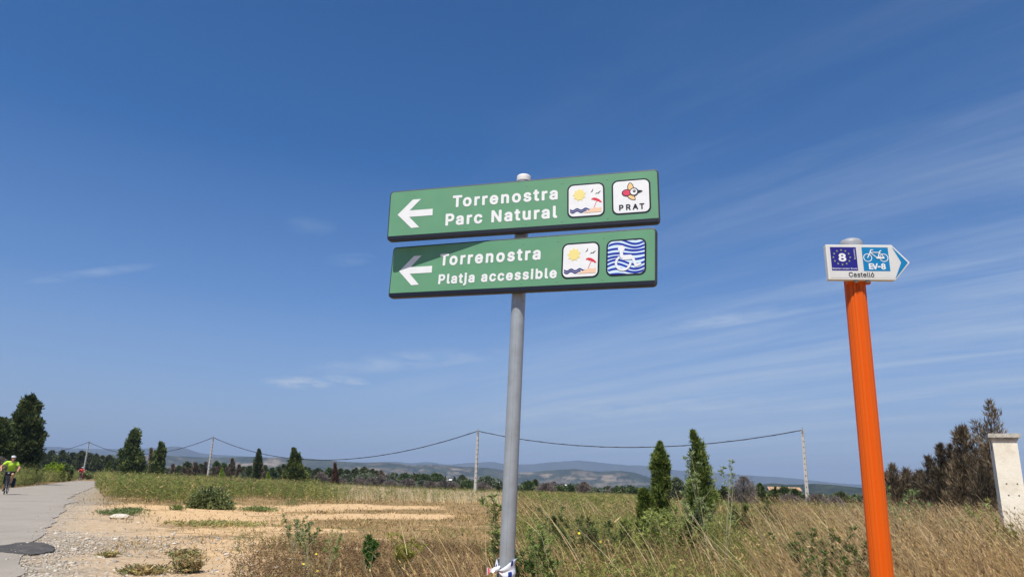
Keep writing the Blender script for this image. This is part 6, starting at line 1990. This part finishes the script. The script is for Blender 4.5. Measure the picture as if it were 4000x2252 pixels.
# a thinner scatter of broad pale stalks that stand clear of the rest
Ph = np.concatenate([scatter(rng, 2600, (.2, 9), (3.8, 10.5), k_tall), scatter(rng, 1500, (1, 14), (10.5, 20), k_tall)])
nh_ = len(Ph); hh3 = np.clip(.34 + Ph[:, 1] * .09, .5, 1.25) * rng.uniform(.75, 1.12, nh_)
hero = blades(rng, Ph, hh3, np.stack([-hh3 * rng.normal(.55, .28, nh_), rng.normal(0, .2, nh_) * hh3], 1), rng.uniform(.007, .012, nh_) * (.6 + Ph[:, 1] * .085), cmix(rng, nh_, PALE, STRAW, (0.80, .60, .33)), None, segs=5, curve=1.5)
# short undergrowth, coloured dark to paint in the shade between the stalks
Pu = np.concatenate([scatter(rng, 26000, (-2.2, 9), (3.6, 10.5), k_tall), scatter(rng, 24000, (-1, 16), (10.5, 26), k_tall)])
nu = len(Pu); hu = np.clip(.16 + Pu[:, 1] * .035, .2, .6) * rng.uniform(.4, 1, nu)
ug_shade = blades(rng, Pu, hu, np.stack([-hu * rng.normal(.3, .4, nu), rng.normal(0, .3, nu) * hu], 1), rng.uniform(.006, .013, nu) * (.6 + Pu[:, 1] * .07), cmix(rng, nu, DBROWN, BROWN, (0.13, .125, .045), (0.26, .17, .085)), None, segs=2)
# feathery seed heads near the tips of some stems
hd_ = np.where(rng.uniform(0, 1, n) < .34)[0]
k = 7
t = rng.uniform(.62, 1.0, (len(hd_), k))
Q = (Pn[hd_][:, None, :] + np.stack([lean[hd_, 0:1] * t ** 1.6, lean[hd_, 1:2] * t ** 1.6, h[hd_][:, None] * t], 2)).reshape(-1, 3)
Dd = np.stack([np.full(len(Q), -.55), rng.normal(0, .35, len(Q)), np.full(len(Q), .8)], 1)
ch = np.repeat(cmix(rng, len(hd_), PINKB, STRAW2, (0.20, .11, .075), STRAW), k, 0)
sh = tufts(rng, Q, Dd, .050, np.repeat(.006 + .0008 * Pn[hd_, 1], k), ch, k=1, spread=.35)
# loose weeds with leaves in among it
gl = scatter(rng, 24000, (-.2, 12), (5.5, 22), lambda x, y, px, py: (.25 + .75 * sstep(.42, .58, fbm(x * .5, y * .5, 117, 3))) * (px > 2040) * np.where(px > 3300, .25, 1.0))
ng = len(gl)
gh = np.clip(.16 + gl[:, 1] * .038, .2, .75) * rng.uniform(.5, 1.1, ng)
gw = leafy(rng, gl, gh, np.stack([-gh * .25 + rng.normal(0, .08, ng), rng.normal(0, .08, ng)], 1), 13, .075, .014, cmix(rng, ng, GW1, GW2, GW2, GW3, (0.36, .35, .11)), (0.24, .23, .09), sw=.006)
stuff('tall_dry_grass', [tg, ug_shade, hero, sh, gw], 'tall straw coloured grass leaning left round both signposts', 'grass')

# long single stems that stand out of the grass
rng = nrng()
st_parts = []
def stem_line(p0, p1, Y0, Y1, w=.006, c=PALE):
    a = at_y(*p0, Y0); b_ = at_y(*p1, Y1)
    P_ = a[None]; hgt = np.array([b_[2] - a[2]])
    V, F, C = blades(rng, P_, hgt, np.array([[b_[0] - a[0], b_[1] - a[1]]]), np.array([w]), _c([c]), segs=6, curve=1.15)
    st_parts.append((V, F, C))
for (a, b_, Y, w, c) in [((1790, 2252), (1655, 2000), 5.2, .007, STRAW), ((1760, 2252), (1560, 2020), 5.4, .006, PALE), ((1700, 2240), (1500, 2075), 5.6, .005, STRAW), ((1840, 2252), (1742, 2042), 5.0, .006, STRAW), ((1880, 2252), (1835, 2090), 4.8, .006, PALE),
                         ((1900, 2252), (1895, 2055), 5.0, .005, STRAW), ((1920, 2252), (1930, 2075), 4.6, .004, STRAW), ((1590, 2165), (1558, 2022), 9.5, .008, PALE), ((1612, 2158), (1610, 2050), 10.5, .008, PALE), ((1800, 2252), (1880, 2060), 5.3, .004, STRAW),
                         ((3345, 2240), (3066, 2064), 4.4, .007, PALE), ((3420, 2230), (3190, 2086), 4.6, .006, PALE), ((2990, 2130), (2935, 2012), 7.0, .010, PALE), ((3050, 2040), (2890, 1996), 7.5, .008, STRAW), ((3370, 2252), (3260, 2180), 4.0, .006, STRAW),
                         ((3860, 1985), (3795, 1910), 9.0, .012, PALE), ((3720, 2000), (3660, 1935), 9.0, .012, STRAW), ((3960, 2010), (3890, 1945), 8.5, .010, PALE), ((3990, 2040), (3950, 1995), 8.0, .012, PALE),
                         ((2650, 2252), (2560, 1935), 6.4, .008, (0.36, .20, .13)), ((2700, 2180), (2620, 1960), 7.0, .008, (0.36, .21, .13)), ((2570, 2252), (2440, 2020), 6.0, .007, STRAW), ((2500, 2252), (2398, 1930), 7.0, .009, (0.36, .22, .13)), ((2440, 2252), (2310, 2060), 6.0, .008, PALE),
                         ((2380, 2200), (2470, 2060), 6.5, .006, STRAW), ((2600, 2252), (2500, 2080), 5.6, .006, STRAW), ((2050, 2180), (2052, 2000), 8.0, .008, (0.42, .27, .16)), ((1925, 2100), (1825, 1985), 8.5, .007, (0.42, .26, .17))]:
    stem_line(a, b_, Y, Y + rng.uniform(-.2, .3), w, c)
stuff('tall_dry_stems', st_parts, 'long pale stems standing out of the dry grass', 'grass')

# --- individual plants -----------------------------------------------------
def forb(name, x, Y, h, label, cat, group=None, stems=5, pal=(GW1, GW2, GW3), leaf=.07, lw=.014, spread=.35, k=26, stemc=(0.30, .28, .14), z0=None, tipw=.0, bush=0, lean=-.05):
    """one plant: several branching stems carrying whorls of narrow leaves"""
    rng = nrng()
    e = empty(name, (x, Y, float(gz(x, Y)) - .01), label, cat, group)
    sb = MB(); LV = []
    for s in range(stems):
        a = rng.uniform(0, 6.28); r = spread * h * rng.uniform(.2, 1.0); hh2 = h * rng.uniform(.62, 1.0) if s else h
        tip = Vector((r * math.cos(a) + lean * h, r * math.sin(a) * .8, hh2))
        base = Vector((rng.normal(0, .02), rng.normal(0, .02), 0))
        pts = []
        bow = Vector((rng.normal(0, .05), rng.normal(0, .05), 0)) * h
        for q in range(7):
            t = q / 6
            pts.append(base.lerp(tip, t) + bow * math.sin(t * math.pi) + Vector((0, 0, .10 * h * math.sin(t * math.pi))))
        r0 = .0025 + .0026 * h
        sb.tube(pts, [r0 * (1 - .75 * q / 6) for q in range(7)], 5)
        arms = [pts]
        for bq in range(int(rng.integers(1, 4))):
            q0 = int(rng.integers(2, 5)); p0 = pts[q0]
            a2 = a + rng.normal(0, 1.2); L = hh2 * rng.uniform(.16, .36)
            p2 = p0 + Vector((math.cos(a2) * L * .6, math.sin(a2) * L * .6, L * .8))
            bp_ = [p0, p0.lerp(p2, .5) + Vector((0, 0, -.03 * L)), p2]
            sb.tube(bp_, [r0 * .5, r0 * .38, r0 * .2], 5); arms.append(bp_)
        for arm in arms:
            A = np.array([list(p) for p in arm]); m = len(A)
            kk = k if arm is pts else max(6, k // 2)
            t = np.clip(rng.beta(2.4, 1.0, kk), .12, 1) * (m - 1)
            i = np.minimum(t.astype(int), m - 2); f = (t - i)[:, None]
            Pp = A[i] * (1 - f) + A[i + 1] * f
            ax = A[-1] - A[-2]; ax = ax / (np.linalg.norm(ax) + 1e-9)
            an = rng.uniform(0, 6.28, kk)
            D = np.stack([np.cos(an), np.sin(an), np.zeros(kk)], 1) * .9 + ax * .55
            LV.append(tufts(rng, Pp, D, leaf * 1.05, lw * .62, cmix(rng, kk, *pal) * 1.25, k=5, spread=.42))
            # a rosette at the tip
            an = rng.uniform(0, 6.28, 9)
            D = np.stack([np.cos(an), np.sin(an), np.full(9, .6)], 1)
            LV.append(tufts(rng, np.repeat(A[-1:], 9, 0), D, leaf * .9, lw * .7, cmix(rng, 9, *pal) * 1.3, k=2, spread=.3))
    sm_ = bpy.data.materials.get('pale stem') or mat('pale stem', (0.36, 0.33, 0.20), 0.7, var=.2)
    sb.build('stem', sm_, e)
    V, F, C = join(LV)
    link('leaves', np_mesh('leaves', V, F, C), M_LEAF, e)
    return e


def flower(parent, pts, r=.018):
    b_ = MB()
    for (x, y, z) in pts:
        for q in range(6):
            a = 2 * math.pi * q / 6
            b_.poly([(x, y, z), (x + r * math.cos(a - .4), y + r * .5 * math.sin(a - .4), z + r * .7 * math.sin(a - .4) + .004), (x + 1.2 * r * math.cos(a), y + r * .5 * math.sin(a), z + r * math.sin(a) + .006),
                     (x + r * math.cos(a + .4), y + r * .5 * math.sin(a + .4), z + r * .7 * math.sin(a + .4) + .004)])
    b_.build('flower', bpy.data.materials.get('yellow petals') or mat('yellow petals', (0.85, 0.68, 0.02), 0.6), parent)


G_SAP = [(0.030, 0.052, 0.012), (0.085, 0.120, 0.028), (0.210, 0.255, 0.066)]
# the two cypress saplings and their companions right of the signpost
zs5 = lambda r: [(1660 + y * .4082, 2400 + a * .4082, 2400 + b * .4082) for (y, a, b) in r]
outlined_tree('cypress_sapling', 14.5, zs5([(185, 431, 439), (240, 407, 460), (300, 384, 481), (380, 371, 505), (460, 373, 512), (560, 375, 507), (680, 387, 508), (800, 384, 508), (900, 394, 491), (1010, 402, 473)]),
              'dense young cypress sapling, the left one of the two', 'tree', G_SAP, 11000, .075, lobes=.42, wfac=.30, k=3, up=1.1)
outlined_tree('cypress_sapling', 14.2, zs5([(640, 259, 296), (700, 248, 332), (780, 237, 368), (860, 227, 385), (940, 231, 394), (1020, 243, 377), (1100, 250, 360)]),
              'low yellow green sapling growing at the foot of the left cypress sapling', 'tree', [(0.05, .075, .015), (.09, .125, .022), (.16, .18, .04)], 5200, .075, lobes=.3, wfac=.30, up=1.1)
outlined_tree('cypress_sapling', 13.6, zs5([(75, 747, 755), (130, 745, 782), (190, 752, 823), (260, 749, 841), (330, 747, 868), (420, 736, 886), (520, 729, 913), (620, 735, 945), (720, 727, 963), (790, 723, 962), (850, 715, 820), (960, 721, 816), (1040, 741, 809)]),
              'taller cypress sapling with a thin spire, the right one of the two', 'tree', G_SAP, 9500, .075, lobes=.48, wfac=.28, k=3, thin=.4, up=1.1)
WL = 'leafy pale stemmed weeds round the signposts'
def forb_px(xb, Y, ytop, xtop, label, **kw):
    top = at_y(xtop, ytop, Y); b0 = at_y(xb, 2100, Y)
    h = max(.12, top[2] - float(gz(b0[0], Y)))
    return forb('wild_shrub', b0[0], Y, h, label, 'plant', WL, lean=(top[0] - b0[0]) / h, **kw)
OL = ((0.22, 0.27, 0.11), (0.30, 0.35, 0.16), (0.15, 0.20, 0.075))
f1 = forb_px(2770, 11.5, 1765, 2680, 'pale leafed branching weed in front of the taller cypress sapling', stems=4, pal=OL, leaf=.075, lw=.020, spread=.10, k=15)
f2 = forb_px(2815, 11.2, 1800, 2862, 'slender branching weed with whorled leaves right of the taller cypress sapling', stems=2, pal=OL, leaf=.07, lw=.020, spread=.12, k=14)
f3 = forb_px(2640, 11.8, 1980, 2640, 'wide leafy weed clump below and between the cypress saplings', stems=16, pal=((0.20, .25, .06), (0.29, .33, .10), (0.14, .18, .05)), leaf=.075, lw=.016, spread=.6, k=24)
f4 = forb_px(2510, 11.4, 1985, 2500, 'leafy weed clump left of the cypress saplings', stems=11, pal=(GW3, GW1, GW2), leaf=.07, lw=.016, spread=.5, k=24)
f5 = forb_px(2290, 12.0, 1990, 2230, 'dark branching weed clump midway between signpost and cypress saplings', stems=12, pal=((0.10, .13, .04), (0.15, .18, .06), GDK), leaf=.07, lw=.014, spread=.6, k=34)
flower(f5, [(-.12, -.05, .62), (.22, -.05, .50)], .02)
f6 = forb_px(2390, 11.4, 2035, 2380, 'weed clump with dark stems just right of the dark branching one', stems=10, pal=((0.10, .13, .04), (0.15, .18, .06), GDK), leaf=.065, lw=.014, spread=.6, k=30)
f7 = forb_px(2112, 8.2, 2068, 2106, 'leafy weed with a yellow flower right of the signpost', stems=4, pal=(GW3, GW1, (0.13, .19, .07)), leaf=.06, lw=.012, spread=.25, k=30)
flower(f7, [(-.02, -.04, .36)], .016)
f8 = forb_px(2180, 8.0, 2060, 2110, 'leaning pale stemmed weed right of the yellow flowered one', stems=4, pal=(GW3, GW1, (0.13, .19, .07)), leaf=.06, lw=.012, spread=.35, k=26)
f9 = forb_px(2036, 8.6, 2150, 2034, 'low dark green weed at the right foot of the signpost', stems=8, pal=((0.045, .095, .022), (0.07, .13, .03), (0.10, .16, .04)), leaf=.055, lw=.014, spread=.45, k=30)
f10 = forb_px(1948, 9.0, 1935, 1945, 'pale stemmed leafy weed hugging the left side of the signpost', stems=3, pal=(GW3, GW1, OL[0]), leaf=.085, lw=.017, spread=.10, k=34)
f11 = forb_px(1433, 10.6, 2088, 1427, 'small bushy dark green sapling in the brown herbs', stems=4, pal=((0.04, .10, .02), (0.065, .145, .028), (0.10, .19, .04)), leaf=.055, lw=.013, spread=.12, k=44)
f12 = forb_px(1456, 10.5, 2110, 1455, 'second small bushy green sapling close to the first in the brown herbs', stems=3, pal=((0.04, .10, .02), (0.065, .145, .028), (0.10, .19, .04)), leaf=.05, lw=.013, spread=.15, k=36)
f13 = forb_px(1215, 10.4, 2030, 1205, 'tall grey green weed with a yellow flower left of the bushy saplings', stems=4, pal=(OL[0], GW1, OL[2]), leaf=.042, lw=.012, spread=.22, k=20)
flower(f13, [(.10, -.03, .33), (-.05, -.06, .20), (.16, -.1, .12)], .014)
f14 = forb_px(1150, 13.5, 2010, 1155, 'grey green weed on the sand before the brown herbs', stems=8, pal=(OL[0], OL[1], OL[2]), leaf=.05, lw=.014, spread=.5, k=16)
f15 = forb_px(1290, 10.2, 2060, 1290, 'thin sparse weed between the flowering weed and the bushy saplings', stems=3, pal=(OL[0], GW1), leaf=.045, lw=.010, spread=.35, k=16)
f16 = forb_px(1580, 10.3, 2085, 1600, 'yellow green weed tuft left of the leaning dry grass', stems=9, pal=((0.24, .25, .03), (0.30, .29, .05), (0.16, .18, .04)), leaf=.06, lw=.010, spread=.5, k=22)
f17 = forb_px(3145, 6.2, 2145, 3150, 'dark green sprig in the grass at the bottom left of the orange post', stems=6, pal=((0.045, .095, .02), (0.08, .14, .03), (0.13, .17, .04)), leaf=.05, lw=.011, spread=.4, k=30)
f18 = forb_px(3230, 8.0, 2060, 3220, 'green bush in the grass left of the orange post', stems=11, pal=((0.05, .085, .02), (0.09, .13, .035), (0.15, .17, .05)), leaf=.06, lw=.013, spread=.6, k=34)
f19 = forb_px(3335, 6.8, 2110, 3330, 'low green sprig just left of the orange post', stems=6, pal=((0.05, .085, .02), (0.09, .13, .035)), leaf=.05, lw=.011, spread=.4, k=26)
f20 = forb_px(3490, 15.0, 1895, 3485, 'tall leafy weed right beside the orange post', stems=6, pal=(GW3, OL[2], OL[0]), leaf=.09, lw=.018, spread=.26, k=20)
f21 = forb_px(3590, 15.5, 1915, 3592, 'tall leafy weed second to the right of the orange post', stems=4, pal=(GW3, OL[2], OL[0]), leaf=.09, lw=.018, spread=.26, k=18)
f22 = forb_px(3760, 14.0, 1968, 3765, 'leafy weed before the burnt cypresses left of the gate pillar', stems=5, pal=(GW1, OL[0]), leaf=.10, lw=.02, spread=.4, k=22)
f23 = forb_px(3965, 9.5, 1955, 3958, 'yellowish weed in front of the gate pillar', stems=6, pal=((0.24, .22, .07), (0.28, .24, .10), GW2), leaf=.06, lw=.014, spread=.4, k=24)
f24 = forb_px(2885, 17.0, 1975, 2895, 'yellow green young cypress right of the slender whorled weed', stems=8, pal=((0.05, .085, .018), (0.10, .14, .03), (0.17, .19, .05)), leaf=.10, lw=.02, spread=.22, k=50)
f25 = forb_px(3010, 19.0, 1960, 3010, 'green shrub in the dry grass below the tiled house', stems=9, pal=((0.05, .085, .018), (0.09, .13, .03), (0.15, .17, .05)), leaf=.11, lw=.024, spread=.35, k=44)
f26 = forb_px(2120, 24.0, 1925, 2125, 'dark stemmed weed in the field behind the signpost', stems=3, pal=(GW3, GW1), leaf=.12, lw=.02, spread=.2, k=20)

# round bush on the sand and the green patches beside it
outlined_tree('shrub', 30.5, z7([(1065, 1080, 1260), (1100, 930, 1400), (1160, 830, 1460), (1230, 720, 1510), (1300, 690, 1550), (1370, 740, 1590), (1430, 850, 1560)]),
              'round green bush on the bare sand', 'shrub', G_BUSH, 5200, .13, wfac=.5, lobes=.2, up=.35, base_z=0.0)
rng = nrng()
def low_patch(px_, py_, w, hgt, label, n, pal):
    c = gp(px_, py_)
    wm = w / 2780.0 * c[1]
    P_ = np.stack([rng.normal(0, wm * .33, n), rng.normal(0, wm * .30, n), np.zeros(n)], 1)
    h_ = rng.uniform(.4, 1, n) * hgt
    V, F, C = leafy(rng, P_, h_, rng.normal(0, .08, (n, 2)), 10, .07, .02, cmix(rng, n, *pal), (0.18, .2, .07), sw=.008)
    o = link('low_plant', np_mesh('low_plant', V, F, C), M_LEAF, None, (c[0], c[1], 0))
    tag(o, label, 'plant', 'low green plants on the sand')
for a in [(1010, 1995, 90, .20, 'low green plant on the sand right of the round bush', 260, (GW3, GW1, OL[2])), (470, 2008, 110, .16, 'low green plant on the gravel by the pale slab', 240, (GW3, OL[2], OL[0])), (505, 1998, 70, .16, 'low green plant behind the pale slab on the gravel', 160, (GW3, OL[2])),
          (690, 1992, 40, .22, 'small green tuft left of the round bush', 90, (GW1, GW3)), (1135, 1975, 60, .35, 'thin weed standing on the sand streak', 40, (GW3, OL[2])), (720, 2180, 70, .14, 'small brown tuft on the sand near the bottom', 120, (BROWN, STRAW2, OL[0])),
          (730, 2235, 70, .22, 'dry brown tuft on the sand at the bottom edge', 110, (BROWN, OL[0], STRAW2)), (420, 2175, 30, .08, 'tiny green tuft in the gravel', 40, (GW3, STRAW2)), (560, 2240, 90, .10, 'grassy tuft among the gravel at the bottom edge', 150, (STRAW2, OL[0], BROWN)),
          (850, 2050, 240, .10, 'short grassy patch on the sand below the round bush', 420, (GW2, STRAW2, OL[0]))]:
    low_patch(*a)

# --- gravel and stones beside the road ------------------------------------
M_STONE = leaf_mat('limestone chips', 0.0, 0.9, 0.15)
rng = nrng()
def rocks(P, r, col):
    n = len(P)
    base = np.array([(1, 0, 0), (-.5, .87, 0), (-.5, -.87, 0), (.3, .5, .75), (-.6, 0.05, .7), (.35, -.5, .72), (0, 0, -.6), (0.05, 0.0, 1.0)])
    F0 = np.array([(0, 1, 3), (1, 4, 3), (1, 2, 4), (2, 5, 4), (2, 0, 5), (0, 3, 5), (3, 4, 7), (4, 5, 7), (5, 3, 7), (0, 6, 1), (1, 6, 2), (2, 6, 0)])
    a = rng.uniform(0, 6.28, n); ca, sa = np.cos(a), np.sin(a)
    B = np.repeat(base[None], n, 0) * rng.uniform(.6, 1.3, (n, 8, 3))
    B = B * np.stack([r, r * rng.uniform(.5, 1, n), r * rng.uniform(.25, .6, n)], 1)[:, None, :]
    x = B[..., 0] * ca[:, None] - B[..., 1] * sa[:, None]; y = B[..., 0] * sa[:, None] + B[..., 1] * ca[:, None]
    V = np.stack([x, y, B[..., 2]], 2) + P[:, None, :]
    F = (F0[None] + (np.arange(n) * 8)[:, None, None]).reshape(-1, 3)
    C = np.repeat(col, 8, 0)
    return V.reshape(-1, 3), F, C
def k_grav(x, y, px, py):
    d = edge_dist(x, y)
    return np.where(d < .25, .5, np.exp(-d / 1.15)) * (y > 7) * (y < 50) * (.3 + .7 * vnoise(x * 1.1, y * 1.1, 15)) + (.02 + .10 * sstep(.55, .75, fbm(x * .6, y * .6, 17, 3))) * (px < 1000) * (py > 1985)
# chips and dust that have spread onto the edge of the asphalt
xr_ = rng.uniform(-30, -1, 60000); yr_ = rng.uniform(7.5, 48, 60000)
on = (edge_dist(xr_, yr_) < rng.exponential(.16, 60000)) & pip(np.stack([xr_, yr_], 1), ROADP)
Pe = np.stack([xr_[on], yr_[on], gz(xr_[on], yr_[on]) + .018], 1)
P = np.concatenate([Pe, scatter(rng, 110000, (-12, -1), (7.5, 17), k_grav), scatter(rng, 40000, (-30, -6), (17, 48), k_grav)])
r = np.exp(rng.normal(-4.35, .52, len(P))) * (1 + P[:, 1] * .012)
colr = cmix(rng, len(P), (0.52, .46, .37), (0.40, .35, .29), (0.60, .55, .47), (0.30, .27, .23), (0.45, .36, .25))
V, F, C = rocks(P, r, colr)
o = link('gravel', np_mesh('gravel', V, F, C), M_STONE); tag(o, 'loose pale gravel along the broken edge of the asphalt', 'gravel', kind='stuff')
M_SLAB = mat('pale limestone', (0.54, 0.475, 0.385), 0.9, var=.18, scale=9, bump=.4)
M_GSTN = mat('grey limestone', (0.33, 0.30, 0.27), 0.9, var=.2, scale=9, bump=.4)
STONES = [(465, 2023, 62, 'long flat white slab lying on the gravel', M_SLAB), (540, 2040, 16, 'roundish tan stone right of the white slab', M_SLAB), (278, 2023, 9, 'dark stone on the gravel left of the white slab', M_GSTN), (395, 2177, 26, 'flat white stone in the gravel below the white slab', M_SLAB),
          (452, 2228, 26, 'white stone in the gravel near the bottom edge', M_SLAB), (593, 2239, 26, 'flat white stone at the bottom edge of the gravel', M_SLAB), (711, 2167, 16, 'grey stone on the bare sand', M_GSTN), (628, 2154, 12, 'small pale stone on the bare sand', M_SLAB),
          (796, 2203, 14, 'small grey stone nearest the dry tuft', M_GSTN), (760, 2215, 16, 'small grey stone at the bottom of the sand', M_GSTN), (887, 2165, 28, 'flat pale stone at the edge of the brown herbs', M_SLAB), (525, 2212, 20, 'pale stone in the gravel right of the road edge', M_SLAB),
          (186, 2241, 16, 'white stone at the bottom left by the asphalt', M_SLAB), (1222, 2106, 20, 'pale stone among the herbs below the flowering weed', M_SLAB), (420, 2208, 18, 'grey white stone in the gravel', M_GSTN)]
for (x, y, w, l, mm) in STONES:
    c = gp(x, y); rr = w / 2780.0 * np.linalg.norm(c - EYE) / 2
    bm = bmesh.new(); bmesh.ops.create_icosphere(bm, subdivisions=2, radius=1.0)
    sd = rng.uniform(0, 99)
    for v in bm.verts:
        k = .75 + .5 * float(vnoise(v.co.x * 1.7 + sd, v.co.y * 1.7 + v.co.z * 2.1, 3))
        v.co = Vector((v.co.x * rr * k, v.co.y * rr * k * .75, v.co.z * rr * .34 * k))
    me = bpy.data.meshes.new('stone'); bm.to_mesh(me); bm.free()
    o = link('stone', me, mm, None, (c[0], c[1], float(gz(c[0], c[1])) + rr * .12)); o.rotation_euler = (0, 0, rng.uniform(-.4, .4))
    tag(o, l, 'stone', 'stones on the roadside')
